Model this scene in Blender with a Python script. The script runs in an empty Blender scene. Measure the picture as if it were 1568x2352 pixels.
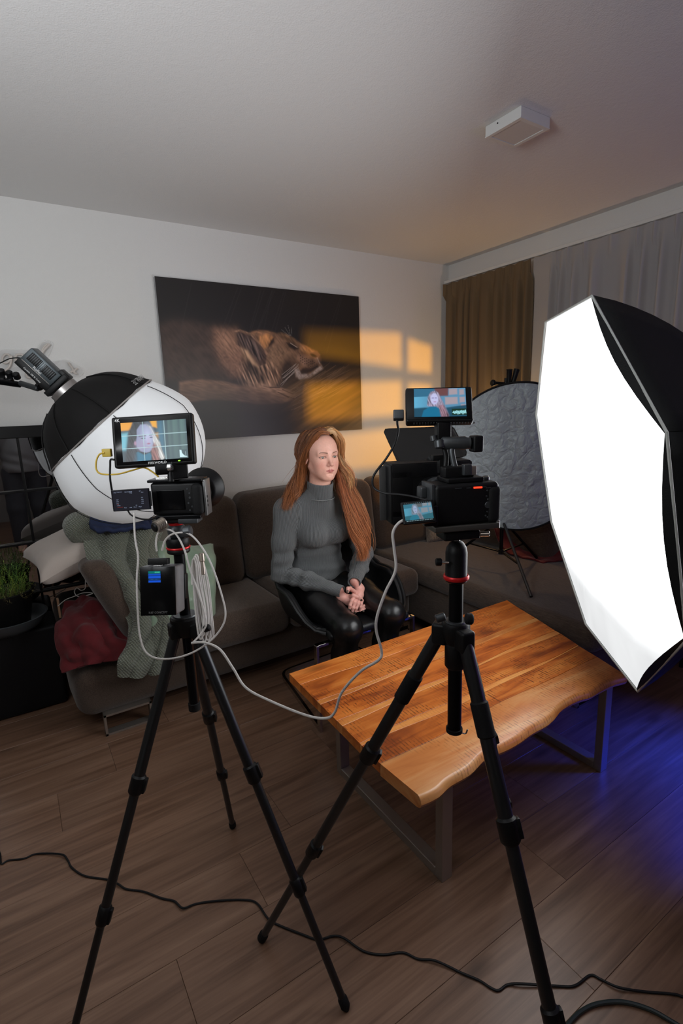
import bpy, bmesh, math, random
import numpy as np
from mathutils import Vector, Matrix

S = bpy.context.scene
COL = S.collection
PI = math.pi
V = Vector

# ---------------------------------------------------------------- camera
FPX, CX, CY, CAMH = 1182.0, 784.0, 1176.0, 1.45
def _nd(v):
    v = np.array(v, float); return v / np.linalg.norm(v)
_up = -_nd([196, -5724, -FPX])
_ax = _nd([2680 - CX, -(867 - CY), -FPX]); _ax = _nd(_ax - _up * _ax.dot(_up))
_ay = np.cross(_up, _ax)
CAMR = np.array([_ax, _ay, _up])           # camera -> world rotation
cam_d = bpy.data.cameras.new('camera'); cam = bpy.data.objects.new('camera', cam_d); COL.objects.link(cam)
cam_d.sensor_fit = 'VERTICAL'; cam_d.sensor_height = 36.0; cam_d.sensor_width = 24.0
cam_d.lens = FPX / 2352 * 36.0
cam_d.clip_start = 0.02
m3 = Matrix([list(r) for r in CAMR]); m4 = m3.to_4x4(); m4.translation = V((0, 0, CAMH))
cam.matrix_world = m4
S.camera = cam

def ray(px, py):
    return CAMR @ np.array([px - CX, -(py - CY), -FPX])
def at(px, py, y):      # point of the room seen at a picture position, at depth y from the camera wall
    r = ray(px, py); t = y / r[1]; return V((r[0]*t, y, CAMH + r[2]*t))
def atz(px, py, z):
    r = ray(px, py); t = (z - CAMH) / r[2]; return V((r[0]*t, r[1]*t, z))

# ---------------------------------------------------------------- world and exposure
w = bpy.data.worlds.new('world'); S.world = w; w.use_nodes = True
w.node_tree.nodes['Background'].inputs[0].default_value = (0.5, 0.55, 0.7, 1)
w.node_tree.nodes['Background'].inputs[1].default_value = 0.02
S.view_settings.view_transform = 'Standard'; S.view_settings.look = 'None'
S.view_settings.gamma = 1.0; S.view_settings.use_curve_mapping = False
S.view_settings.exposure = 0.0

SOFT = 5.8          # radiance of the octagonal softbox front
def area(name, loc, target, size, power, col, size_y=None, spread=None):
    l = bpy.data.lights.new(name, 'AREA'); l.energy = power; l.color = col
    l.shape = 'RECTANGLE'; l.size = size; l.size_y = size_y or size
    if spread: l.spread = spread
    o = bpy.data.objects.new(name, l); COL.objects.link(o); o.location = loc
    o.rotation_euler = (V(target) - V(loc)).to_track_quat('-Z', 'Y').to_euler()
    return o
def point(name, loc, power, col, r=0.03):
    l = bpy.data.lights.new(name, 'POINT'); l.energy = power; l.color = col; l.shadow_soft_size = r
    o = bpy.data.objects.new(name, l); COL.objects.link(o); o.location = loc; return o
# unseen fills added left of and behind the camera, the first lighting the ceiling
area('room_fill', (-0.75, 0.55, 1.75), (-0.35, 0.95, 2.48), 0.7, 30, (0.93, 0.97, 1.0))
area('back_fill', (-0.6, -1.6, 1.9), (0.9, 1.2, 0.3), 1.2, 3, (1.0, 0.86, 0.72))
# blue and violet effect tubes behind the softbox, off frame
area('blue_tube', (2.30, 0.62, 0.50), (2.12, 0.78, 0.0), 0.10, 3.6, (0.01, 0.05, 1.0), 0.45, spread=1.5)
area('violet_tube', (2.7, -0.9, 1.0), (2.6, 0.4, 2.3), 0.1, 3.5, (0.45, 0.2, 1.0), 0.9)
# dimmed lamp inside the lantern softbox
point('lantern_lamp', (0.42, 2.27, 1.31), 1.0, (1.0, 0.98, 0.95), 0.06)
# warm lamp standing in the corner behind the reflector
point('corner_lamp', (2.79, 2.44, 1.22), 7.0, (1.0, 0.64, 0.30), 0.03)
# orange projector behind the softbox: its beam passes the gobo plate built below
GOBO_S = V((2.86, 1.30, 1.58))
gl = bpy.data.lights.new('orange_projector', 'SPOT'); gl.energy = 102; gl.color = (1.0, 0.40, 0.0)
gl.spot_size = math.radians(62); gl.spot_blend = 0.05; gl.shadow_soft_size = 0.004
go = bpy.data.objects.new('orange_projector', gl); COL.objects.link(go); go.location = GOBO_S
go.rotation_euler = (V((2.2, 3.126, 1.45)) - GOBO_S).to_track_quat('-Z', 'Y').to_euler()

# ---------------------------------------------------------------- materials
def new_mat(name):
    m = bpy.data.materials.new(name); m.use_nodes = True
    nt = m.node_tree; b = nt.nodes['Principled BSDF']
    return m, nt, b
def nd(nt, t, **kw):
    n = nt.nodes.new(t)
    for k, v in kw.items():
        if k in n.inputs.keys(): n.inputs[k].default_value = v
        else: setattr(n, k, v)
    return n
def mat(name, col, rough=0.5, metal=0.0, bump=0.0, bscale=200.0, cvar=0.0, cscale=30.0, spec=None, coat=0.0, sheen=0.0, emis=None, estr=0.0, trans=0.0, alpha=1.0, stretch=None):
    m, nt, b = new_mat(name)
    if max(col) < 0.03 and not emis:
        col = tuple(x*0.5 for x in col); spec = 0.22 if spec is None else spec*0.8
    c = (*col, 1)
    b.inputs['Base Color'].default_value = c; b.inputs['Roughness'].default_value = rough; b.inputs['Metallic'].default_value = metal
    if spec is not None: b.inputs['Specular IOR Level'].default_value = spec
    if coat: b.inputs['Coat Weight'].default_value = coat; b.inputs['Coat Roughness'].default_value = 0.15
    if sheen: b.inputs['Sheen Weight'].default_value = sheen
    if trans: b.inputs['Transmission Weight'].default_value = trans
    if alpha < 1: b.inputs['Alpha'].default_value = alpha
    if emis: b.inputs['Emission Color'].default_value = (*emis, 1); b.inputs['Emission Strength'].default_value = estr
    tc = nd(nt, 'ShaderNodeTexCoord'); src = tc.outputs['Object']
    if stretch:
        mp = nd(nt, 'ShaderNodeMapping'); mp.inputs['Scale'].default_value = stretch
        nt.links.new(src, mp.inputs[0]); src = mp.outputs[0]
    if bump:
        n = nd(nt, 'ShaderNodeTexNoise', Scale=bscale, Detail=3.0); bp = nd(nt, 'ShaderNodeBump', Strength=bump, Distance=0.002)
        nt.links.new(src, n.inputs['Vector']); nt.links.new(n.outputs['Fac'], bp.inputs['Height']); nt.links.new(bp.outputs[0], b.inputs['Normal'])
    if cvar:
        n = nd(nt, 'ShaderNodeTexNoise', Scale=cscale, Detail=4.0); mx = nd(nt, 'ShaderNodeMix', data_type='RGBA')
        cr = nd(nt, 'ShaderNodeMapRange'); cr.inputs[1].default_value = 0.35; cr.inputs[2].default_value = 0.65
        nt.links.new(src, n.inputs['Vector']); nt.links.new(n.outputs['Fac'], cr.inputs[0]); nt.links.new(cr.outputs[0], mx.inputs['Factor'])
        mx.inputs['A'].default_value = tuple(x*(1-cvar) for x in col) + (1,); mx.inputs['B'].default_value = tuple(min(1, x*(1+cvar)) for x in col) + (1,)
        nt.links.new(mx.outputs['Result'], b.inputs['Base Color'])
    return m
M = {}
M['legm'] = mat('anodised_leg', (0.05, 0.052, 0.055), 0.34, 0.85)
M['black'] = mat('black_plastic', (0.012, 0.012, 0.013), 0.42, bump=0.15, bscale=900)
M['blackm'] = mat('black_metal', (0.018, 0.018, 0.02), 0.3, 0.6)
M['rubber'] = mat('black_rubber', (0.015, 0.015, 0.016), 0.75, bump=0.3, bscale=500)
M['dgrey'] = mat('dark_grey_metal', (0.06, 0.065, 0.07), 0.38, 0.5)
M['chrome'] = mat('chrome', (0.75, 0.74, 0.72), 0.12, 1.0)
M['steel'] = mat('brushed_steel', (0.40, 0.36, 0.32), 0.42, 0.85, bump=0.12, bscale=60, stretch=(1, 12, 12))
M['red'] = mat('red_anodised', (0.6, 0.012, 0.015), 0.3, 0.4)
M['white'] = mat('white_plastic', (0.72, 0.72, 0.7), 0.4)
M['cord'] = mat('black_cord', (0.02, 0.02, 0.022), 0.45)
M['wcord'] = mat('white_braided_cord', (0.66, 0.63, 0.6), 0.6, bump=0.6, bscale=1200)
M['ycord'] = mat('yellow_cord', (0.50, 0.33, 0.03), 0.5)
M['glow_red'] = mat('red_led', (0.3, 0, 0), emis=(1.0, 0.03, 0.01), estr=3.0)
M['glow_green'] = mat('green_led', (0.1, 0.3, 0), emis=(0.25, 1.0, 0.02), estr=1.6)

# ---------------------------------------------------------------- mesh builder
class MB:
    def __init__(s): s.v = []; s.f = []; s.M = None; s.c = []
    def add(s, vs, fs, col=None):
        o = len(s.v)
        if s.M is not None: vs = [s.M @ V(v) for v in vs]
        s.v.extend([tuple(v) for v in vs]); s.f.extend([tuple(i + o for i in f) for f in fs])
        if col is not None: s.c.extend([col]*len(vs))
        return s
    def box(s, c, h, R=None):      # centre, half sizes
        vs = []
        for k in range(8):
            p = V(((1 if k & 1 else -1)*h[0], (1 if k & 2 else -1)*h[1], (1 if k & 4 else -1)*h[2]))
            if R is not None: p = R @ p
            vs.append(p + V(c))
        return s.add(vs, [(0,2,3,1),(4,5,7,6),(0,1,5,4),(2,6,7,3),(0,4,6,2),(1,3,7,5)])
    def rbox(s, c, h, r, R=None, n=3, m=1, bulge=(0, 0, 0), fn=None):
        # box with rounded edges; bulge pushes the faces out like a stuffed cushion
        h = V(h); r = min(r, min(h)*0.999)
        ax = []
        for k in range(3):
            t = [-(h[k]-r) - r*math.tan((n-i)/n*PI/4) for i in range(n)]
            mid = [-(h[k]-r) + 2*(h[k]-r)*i/m for i in range(m+1)]
            ax.append(t + mid + [-x for x in reversed(t)])
        ids = {}; vs = []; fs = []
        N = len(ax[0])
        def vid(i, j, k):
            key = (i, j, k)
            if key not in ids:
                P = V((ax[0][i], ax[1][j], ax[2][k])); I = V([max(-(h[q]-r), min(h[q]-r, P[q])) for q in range(3)])
                d = P - I
                if d.length > 1e-9: P = I + d.normalized()*r
                u = [P[q]/h[q] for q in range(3)]
                for q in range(3):
                    if bulge[q]:
                        a, b_ = [x for x in range(3) if x != q]
                        P[q] += bulge[q]*u[q]*max(0, 1-u[a]**2)*max(0, 1-u[b_]**2)
                if fn: P = fn(P, u)
                if R is not None: P = R @ P
                ids[key] = len(vs); vs.append(P + V(c))
            return ids[key]
        L = N-1
        for i in range(L):
            for j in range(L):
                fs.append((vid(i,j,0), vid(i,j+1,0), vid(i+1,j+1,0), vid(i+1,j,0)))
                fs.append((vid(i,j,L), vid(i+1,j,L), vid(i+1,j+1,L), vid(i,j+1,L)))
                fs.append((vid(i,0,j), vid(i+1,0,j), vid(i+1,0,j+1), vid(i,0,j+1)))
                fs.append((vid(i,L,j), vid(i,L,j+1), vid(i+1,L,j+1), vid(i+1,L,j)))
                fs.append((vid(0,i,j), vid(0,i,j+1), vid(0,i+1,j+1), vid(0,i+1,j)))
                fs.append((vid(L,i,j), vid(L,i+1,j), vid(L,i+1,j+1), vid(L,i,j+1)))
        return s.add(vs, fs)
    def lathe(s, a, b, prof, n=20, cap=True):
        # prof: (t along a->b in metres, radius)
        a = V(a); b = V(b); d = (b-a).normalized(); u = d.orthogonal().normalized(); w_ = d.cross(u)
        vs = []; fs = []
        for (t, r) in prof:
            for k in range(n):
                an = 2*PI*k/n; vs.append(a + d*t + (u*math.cos(an) + w_*math.sin(an))*r)
        for i in range(len(prof)-1):
            for k in range(n):
                q = (k+1) % n; fs.append((i*n+k, i*n+q, (i+1)*n+q, (i+1)*n+k))
        if cap: fs.append(tuple(range(n-1, -1, -1))); fs.append(tuple((len(prof)-1)*n+k for k in range(n)))
        return s.add(vs, fs)
    def cyl(s, a, b, r, r2=None, n=16):
        L = (V(b)-V(a)).length; r2 = r if r2 is None else r2
        return s.lathe(a, b, [(0, r), (L, r2)], n)
    def rod(s, a, b, r, n=16, bev=None):
        L = (V(b)-V(a)).length; e = bev or r*0.25
        return s.lathe(a, b, [(0, r-e), (e, r), (L-e, r), (L, r-e)], n)
    def tube(s, pts, r, n=8, closed=False, flat=None):
        pts = [V(p) for p in pts]; N = len(pts)
        vs = []; fs = []; u = None
        for i, p in enumerate(pts):
            if closed: t = pts[(i+1) % N] - pts[i-1]
            else: t = pts[min(i+1, N-1)] - pts[max(i-1, 0)]
            if t.length < 1e-9: t = V((0, 0, 1))
            t.normalize()
            if u is None: u = t.orthogonal().normalized()
            u = (u - t*u.dot(t)); u = u.normalized() if u.length > 1e-6 else t.orthogonal().normalized()
            w_ = t.cross(u); rr = r[i] if hasattr(r, '__len__') else r
            for k in range(n):
                an = 2*PI*k/n; vs.append(p + (u*math.cos(an) + w_*math.sin(an))*rr)
        for i in range(N if closed else N-1):
            j = (i+1) % N
            for k in range(n):
                q = (k+1) % n; fs.append((i*n+k, i*n+q, j*n+q, j*n+k))
        if not closed: fs.append(tuple(range(n-1, -1, -1))); fs.append(tuple((N-1)*n+k for k in range(n)))
        return s.add(vs, fs)
    def sphere(s, c, r, n=16, m=10, sc=(1, 1, 1)):
        vs = [(c[0], c[1], c[2]-r*sc[2])]; fs = []
        for i in range(1, m):
            th = -PI/2 + PI*i/m
            for k in range(n):
                a = 2*PI*k/n; vs.append((c[0]+r*sc[0]*math.cos(th)*math.cos(a), c[1]+r*sc[1]*math.cos(th)*math.sin(a), c[2]+r*sc[2]*math.sin(th)))
        vs.append((c[0], c[1], c[2]+r*sc[2])); T = len(vs)-1
        for k in range(n):
            q = (k+1) % n; fs.append((0, 1+q, 1+k)); fs.append((T, 1+(m-2)*n+k, 1+(m-2)*n+q))
            for i in range(m-2): fs.append((1+i*n+k, 1+i*n+q, 1+(i+1)*n+q, 1+(i+1)*n+k))
        return s.add(vs, fs)
    def prism(s, poly, d, o=(0, 0, 0), U=(1, 0, 0), W=(0, 0, 1)):   # outline in U,W plane, extruded by vector d
        o = V(o); U = V(U); W = V(W); d = V(d); n = len(poly)
        vs = [o + U*p[0] + W*p[1] for p in poly] + [o + U*p[0] + W*p[1] + d for p in poly]
        fs = [tuple(range(n-1, -1, -1)), tuple(range(n, 2*n))] + [(i, (i+1) % n, n+(i+1) % n, n+i) for i in range(n)]
        return s.add(vs, fs)
    def grid(s, P):      # P[i][j] points
        a, b = len(P), len(P[0]); vs = [p for row in P for p in row]
        return s.add(vs, [(i*b+j, i*b+j+1, (i+1)*b+j+1, (i+1)*b+j) for i in range(a-1) for j in range(b-1)])
    def build(s, name, m, parent=None, smooth=False, loc=None, sharp=40):
        me = bpy.data.meshes.new(name)
        base = V(loc) if loc is not None else (parent_loc(parent) if parent is not None else V((0, 0, 0)))
        me.from_pydata([tuple(V(v) - base) for v in s.v], [], s.f); me.update()
        if s.c and len(s.c) == len(s.v): vcol(me, np.array(s.c, float))
        o = bpy.data.objects.new(name, me); COL.objects.link(o)
        if m is not None: me.materials.append(M[m] if isinstance(m, str) else m)
        if smooth:
            me.polygons.foreach_set('use_smooth', [True]*len(me.polygons))
            if sharp: me.set_sharp_from_angle(angle=math.radians(sharp))
        if parent is not None: o.parent = parent; o.location = (0, 0, 0)
        if loc is not None: o.location = base
        return o
def parent_loc(p):
    l = V((0, 0, 0))
    while p is not None: l += p.location; p = p.parent
    return l
def vcol(me, c):
    if c.shape[1] == 3: c = np.concatenate([c, np.ones((len(c), 1))], 1)
    a = me.color_attributes.new('Col', 'FLOAT_COLOR', 'POINT'); a.data.foreach_set('color', c.astype(np.float32).ravel())
def np_mesh(name, v, f, m, parent=None, smooth=True, col=None, loc=None, attrs=None):
    # numpy vertices + equal-sized faces
    me = bpy.data.meshes.new(name); base = V(loc) if loc is not None else (parent_loc(parent) if parent is not None else V((0, 0, 0)))
    v = np.asarray(v, np.float32) - np.array(base, np.float32); f = np.asarray(f, np.int32); k = f.shape[1]
    me.vertices.add(len(v)); me.vertices.foreach_set('co', v.ravel())
    me.loops.add(f.size); me.loops.foreach_set('vertex_index', f.ravel())
    me.polygons.add(len(f)); me.polygons.foreach_set('loop_start', np.arange(0, f.size, k, dtype=np.int32)); me.polygons.foreach_set('loop_total', np.full(len(f), k, np.int32))
    me.polygons.foreach_set('use_smooth', np.full(len(f), smooth))
    me.update(calc_edges=True); me.validate()
    if col is not None: vcol(me, col)
    for nm, a in (attrs or {}).items():
        at_ = me.attributes.new(nm, 'FLOAT', 'POINT'); at_.data.foreach_set('value', np.asarray(a, np.float32))
    o = bpy.data.objects.new(name, me); COL.objects.link(o); me.materials.append(M[m] if isinstance(m, str) else m)
    if parent is not None: o.parent = parent; o.location = (0, 0, 0)
    if loc is not None: o.location = base
    return o
def thing(name, label, cat, loc=(0, 0, 0), group=None):
    o = bpy.data.objects.new(name, None); COL.objects.link(o); o.location = loc; o.empty_display_size = 0.05
    return tag(o, label, cat, group)
def tag(o, label, cat, group=None):
    o['label'] = label; o['category'] = cat
    if group: o['group'] = group
    return o
def struct(o): o['kind'] = 'structure'; return o
def smooth_pts(pts, k=6):        # Catmull-Rom through points
    P = [V(p) for p in pts]; out = []
    for i in range(len(P)-1):
        p0 = P[max(i-1, 0)]; p1 = P[i]; p2 = P[i+1]; p3 = P[min(i+2, len(P)-1)]
        for j in range(k):
            t = j/k; out.append(0.5*((2*p1) + (p2-p0)*t + (2*p0-5*p1+4*p2-p3)*t*t + (3*p1-p0-3*p2+p3)*t**3))
    out.append(P[-1]); return out
def frame(o, right, up):      # local x=right, z=up, y=away from viewer (forward)
    r = V(right).normalized(); u = V(up); u = (u - r*u.dot(r)).normalized(); f = u.cross(r)
    m = Matrix((r, f, u)).transposed().to_4x4(); m.translation = V(o); return m
def Rz(a): return Matrix.Rotation(a, 3, 'Z')
def Rx(a): return Matrix.Rotation(a, 3, 'X')
def Ry(a): return Matrix.Rotation(a, 3, 'Y')
def bspl(ctrl, nu, nv):           # smooth surface through a grid of control points
    C = np.array([[list(p) for p in r] for r in ctrl], float)
    def cr(A, n):
        k = A.shape[0]; t = np.linspace(0, k-1, n); i = np.minimum(t.astype(int), k-2); f = (t-i)
        g = lambda j: A[np.clip(j, 0, k-1)]
        sh = (n,) + (1,)*(A.ndim-1); f = f.reshape(sh)
        p0, p1, p2, p3 = g(i-1), g(i), g(i+1), g(i+2)
        return 0.5*(2*p1 + (p2-p0)*f + (2*p0-5*p1+4*p2-p3)*f**2 + (3*p1-p0-3*p2+p3)*f**3)
    A = cr(C, nu); A = cr(A.transpose(1, 0, 2), nv).transpose(1, 0, 2); return A
def vnoise(p, seed=0):            # cheap smooth value noise, p (...,3)
    p = np.asarray(p, float); i = np.floor(p).astype(np.int64); f = p-i; f = f*f*(3-2*f); r = 0
    for dx in (0, 1):
        for dy in (0, 1):
            for dz in (0, 1):
                h = (i[..., 0]+dx)*374761393 + (i[..., 1]+dy)*668265263 + (i[..., 2]+dz)*2147483647 + seed*974711
                h = (h ^ (h >> 13))*1274126177; h = ((h ^ (h >> 16)) & 0xffff)/65535.0
                wgt = (f[..., 0] if dx else 1-f[..., 0])*(f[..., 1] if dy else 1-f[..., 1])*(f[..., 2] if dz else 1-f[..., 2])
                r = r + h*wgt
    return r
def grid_faces(a, b):
    i, j = np.meshgrid(np.arange(a-1), np.arange(b-1), indexing='ij'); q = (i*b+j).ravel()
    return np.stack([q, q+1, q+b+1, q+b], 1)
def cloth(name, ctrl, m, parent=None, nu=60, nv=60, amp=0.006, freq=12, seed=1, thick=0.006, loc=None, ridged=False, folds=None):
    A = bspl(ctrl, nu, nv)
    du = np.gradient(A, axis=0); dv = np.gradient(A, axis=1); N = np.cross(du, dv); N /= np.linalg.norm(N, axis=2, keepdims=True)+1e-9
    h = vnoise(A*freq, seed)-0.5 + 0.5*(vnoise(A*freq*2.3, seed+1)-0.5)
    if ridged: h = 0.5-np.abs(h)*2.2
    if folds:
        uu, vv = np.meshgrid(np.linspace(0, 1, nu), np.linspace(0, 1, nv), indexing='ij'); h = h + folds[1]/amp*(1-np.abs(np.sin(PI*(folds[0]*uu + folds[2]*np.sin(3.2*vv+seed) )))*2)
    A = A + N*(h*amp)[..., None]
    o = np_mesh(name, A.reshape(-1, 3), grid_faces(nu, nv), m, parent, True, loc=loc)
    md = o.modifiers.new('thickness', 'SOLIDIFY'); md.thickness = thick; md.offset = 0
    return o
# ================================================================ room shell
XL, XR, YF, YB, H = -2.3, 3.034, -2.4, 3.126, 2.48
def plaster(name, col, sc=260, st=0.35):
    m, nt, b = new_mat(name); tc = nd(nt, 'ShaderNodeTexCoord'); b.inputs['Roughness'].default_value = 0.85; b.inputs['Specular IOR Level'].default_value = 0.25
    n = nd(nt, 'ShaderNodeTexNoise', Scale=sc, Detail=2.0); n2 = nd(nt, 'ShaderNodeTexNoise', Scale=sc/4, Detail=2.0)
    ad = nd(nt, 'ShaderNodeMath', operation='ADD'); bp = nd(nt, 'ShaderNodeBump', Strength=st, Distance=0.003)
    nt.links.new(tc.outputs['Object'], n.inputs['Vector']); nt.links.new(tc.outputs['Object'], n2.inputs['Vector'])
    nt.links.new(n.outputs[0], ad.inputs[0]); nt.links.new(n2.outputs[0], ad.inputs[1]); nt.links.new(ad.outputs[0], bp.inputs['Height'])
    nt.links.new(bp.outputs[0], b.inputs['Normal']); b.inputs['Base Color'].default_value = (*col, 1)
    return m
M['wall'] = plaster('white_textured_paint', (0.74, 0.735, 0.72))
M['ceil'] = plaster('white_ceiling_texture', (0.74, 0.74, 0.735), 200, 0.28)
T = 0.12
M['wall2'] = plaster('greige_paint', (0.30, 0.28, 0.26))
struct(MB().box(((XL+XR)/2, YB+T/2, H/2), ((XR-XL)/2+T, T/2, H/2)).build('wall_back', 'wall'))
struct(MB().box((XR+T/2, (YF+YB)/2, H/2), (T/2, (YB-YF)/2, H/2)).build('wall_right', 'wall'))
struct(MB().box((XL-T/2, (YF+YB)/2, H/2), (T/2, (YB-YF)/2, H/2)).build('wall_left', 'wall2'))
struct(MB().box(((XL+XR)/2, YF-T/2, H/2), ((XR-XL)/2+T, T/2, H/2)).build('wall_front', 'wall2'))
struct(MB().box(((XL+XR)/2, (YF+YB)/2, H+T/2), ((XR-XL)/2+T, (YB-YF)/2+T, T/2)).build('ceiling', 'ceil'))
# laminate floor: every plank is its own piece, staggered rows along x
def wood(name, c_lo, c_mid, c_hi, grain=(2.0, 34, 34), rough=0.42, rnd=0.25, saw=0.0, bump=0.08, knots=True):
    m, nt, b = new_mat(name); L = nt.links.new
    tc = nd(nt, 'ShaderNodeTexCoord'); oi = nd(nt, 'ShaderNodeObjectInfo')
    sc = nd(nt, 'ShaderNodeVectorMath', operation='SCALE'); sc.inputs['Scale'].default_value = 37.0
    cmb = nd(nt, 'ShaderNodeCombineXYZ'); L(oi.outputs['Random'], cmb.inputs[0]); L(oi.outputs['Random'], cmb.inputs[1]); L(oi.outputs['Random'], cmb.inputs[2]); L(cmb.outputs[0], sc.inputs[0])
    ad = nd(nt, 'ShaderNodeVectorMath', operation='ADD'); L(tc.outputs['Object'], ad.inputs[0]); L(sc.outputs[0], ad.inputs[1])
    mp = nd(nt, 'ShaderNodeMapping'); mp.inputs['Scale'].default_value = grain; L(ad.outputs[0], mp.inputs[0])
    n1 = nd(nt, 'ShaderNodeTexNoise', Scale=1.0, Detail=6.0, Roughness=0.62, Distortion=0.9); L(mp.outputs[0], n1.inputs['Vector'])
    mp2 = nd(nt, 'ShaderNodeMapping'); mp2.inputs['Scale'].default_value = (grain[0]*0.7, grain[1]*0.22, grain[2]*0.22); L(ad.outputs[0], mp2.inputs[0])
    n2 = nd(nt, 'ShaderNodeTexNoise', Scale=1.0, Detail=3.0, Distortion=1.6); L(mp2.outputs[0], n2.inputs['Vector'])
    mx = nd(nt, 'ShaderNodeMath', operation='MULTIPLY_ADD'); mx.inputs[1].default_value = 0.55; L(n1.outputs[0], mx.inputs[0])
    h = nd(nt, 'ShaderNodeMath', operation='MULTIPLY'); h.inputs[1].default_value = 0.45; L(n2.outputs[0], h.inputs[0]); L(h.outputs[0], mx.inputs[2])
    r = nd(nt, 'ShaderNodeValToRGB'); e = r.color_ramp.elements
    e[0].position = 0.36; e[0].color = (*c_lo, 1); e[1].position = 0.66; e[1].color = (*c_hi, 1); k = e.new(0.5); k.color = (*c_mid, 1)
    L(mx.outputs[0], r.inputs[0])
    hsv = nd(nt, 'ShaderNodeHueSaturation'); mr = nd(nt, 'ShaderNodeMapRange'); mr.inputs[3].default_value = 1-rnd; mr.inputs[4].default_value = 1+rnd
    L(oi.outputs['Random'], mr.inputs[0]); L(mr.outputs[0], hsv.inputs['Value']); L(r.outputs[0], hsv.inputs['Color'])
    out = hsv.outputs[0]; hgt = mx.outputs[0]
    if saw:
        mp3 = nd(nt, 'ShaderNodeMapping'); mp3.inputs['Scale'].default_value = (1.0, 0.08, 1); mp3.inputs['Rotation'].default_value = (0, 0, 0.05); L(ad.outputs[0], mp3.inputs[0])
        wv = nd(nt, 'ShaderNodeTexWave', Scale=26.0, Distortion=2.5); wv.bands_direction = 'X'; wv.inputs['Detail'].default_value = 2.0; wv.inputs['Detail Scale'].default_value = 3.0; L(mp3.outputs[0], wv.inputs['Vector'])
        wr = nd(nt, 'ShaderNodeMapRange'); wr.inputs[1].default_value = 0.62; wr.inputs[2].default_value = 0.95; L(wv.outputs[0], wr.inputs[0])
        mk = nd(nt, 'ShaderNodeTexNoise', Scale=5.5, Detail=2.0); L(ad.outputs[0], mk.inputs['Vector'])
        mk2 = nd(nt, 'ShaderNodeTexNoise', Scale=60.0, Detail=1.0); L(ad.outputs[0], mk2.inputs['Vector'])
        m1 = nd(nt, 'ShaderNodeMapRange'); m1.inputs[1].default_value = 0.44; m1.inputs[2].default_value = 0.56; L(mk.outputs[0], m1.inputs[0])
        m2 = nd(nt, 'ShaderNodeMapRange'); m2.inputs[1].default_value = 0.40; m2.inputs[2].default_value = 0.56; L(mk2.outputs[0], m2.inputs[0])
        q1 = nd(nt, 'ShaderNodeMath', operation='MULTIPLY'); L(wr.outputs[0], q1.inputs[0]); L(m1.outputs[0], q1.inputs[1])
        q2 = nd(nt, 'ShaderNodeMath', operation='MULTIPLY'); L(q1.outputs[0], q2.inputs[0]); L(m2.outputs[0], q2.inputs[1])
        q3 = nd(nt, 'ShaderNodeMath', operation='MULTIPLY'); q3.inputs[1].default_value = saw; L(q2.outputs[0], q3.inputs[0])
        mm = nd(nt, 'ShaderNodeMix', data_type='RGBA'); mm.inputs['B'].default_value = (0.09, 0.022, 0.006, 1); L(q3.outputs[0], mm.inputs['Factor']); L(out, mm.inputs['A']); out = mm.outputs['Result']
    if knots:
        vo = nd(nt, 'ShaderNodeTexVoronoi', Scale=1.0); mp4 = nd(nt, 'ShaderNodeMapping'); mp4.inputs['Scale'].default_value = (2.3, 6.5, 6.5); L(ad.outputs[0], mp4.inputs[0]); L(mp4.outputs[0], vo.inputs['Vector'])
        kr = nd(nt, 'ShaderNodeMapRange'); kr.inputs[1].default_value = 0.05; kr.inputs[2].default_value = 0.17; kr.inputs[3].default_value = 0.55; kr.inputs[4].default_value = 0.0; L(vo.outputs['Distance'], kr.inputs[0])
        kk = nd(nt, 'ShaderNodeMix', data_type='RGBA'); kk.inputs['B'].default_value = (*[x*0.35 for x in c_lo], 1); L(kr.outputs[0], kk.inputs['Factor']); L(out, kk.inputs['A']); out = kk.outputs['Result']
    L(out, b.inputs['Base Color']); b.inputs['Roughness'].default_value = rough
    bp = nd(nt, 'ShaderNodeBump', Strength=bump, Distance=0.002); L(hgt, bp.inputs['Height']); L(bp.outputs[0], b.inputs['Normal'])
    return m
M['floor'] = wood('oak_laminate', (0.115, 0.060, 0.036), (0.185, 0.102, 0.064), (0.26, 0.155, 0.102), (1.6, 42, 42), 0.38, 0.10, bump=0.10)
M['gap'] = mat('dark_joint', (0.03, 0.018, 0.012), 0.8)
fl = struct(MB().box(((XL+XR)/2, (YF+YB)/2, -0.03), ((XR-XL)/2, (YB-YF)/2, 0.025)).build('floor', 'gap'))
PW, PL = 0.2233, 1.285
random.seed(5)
y = 0.7617 - 15*PW; row = 0
offs = [0.0, 0.47, 0.83, 0.21, 0.62]
plank_me = {}
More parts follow.
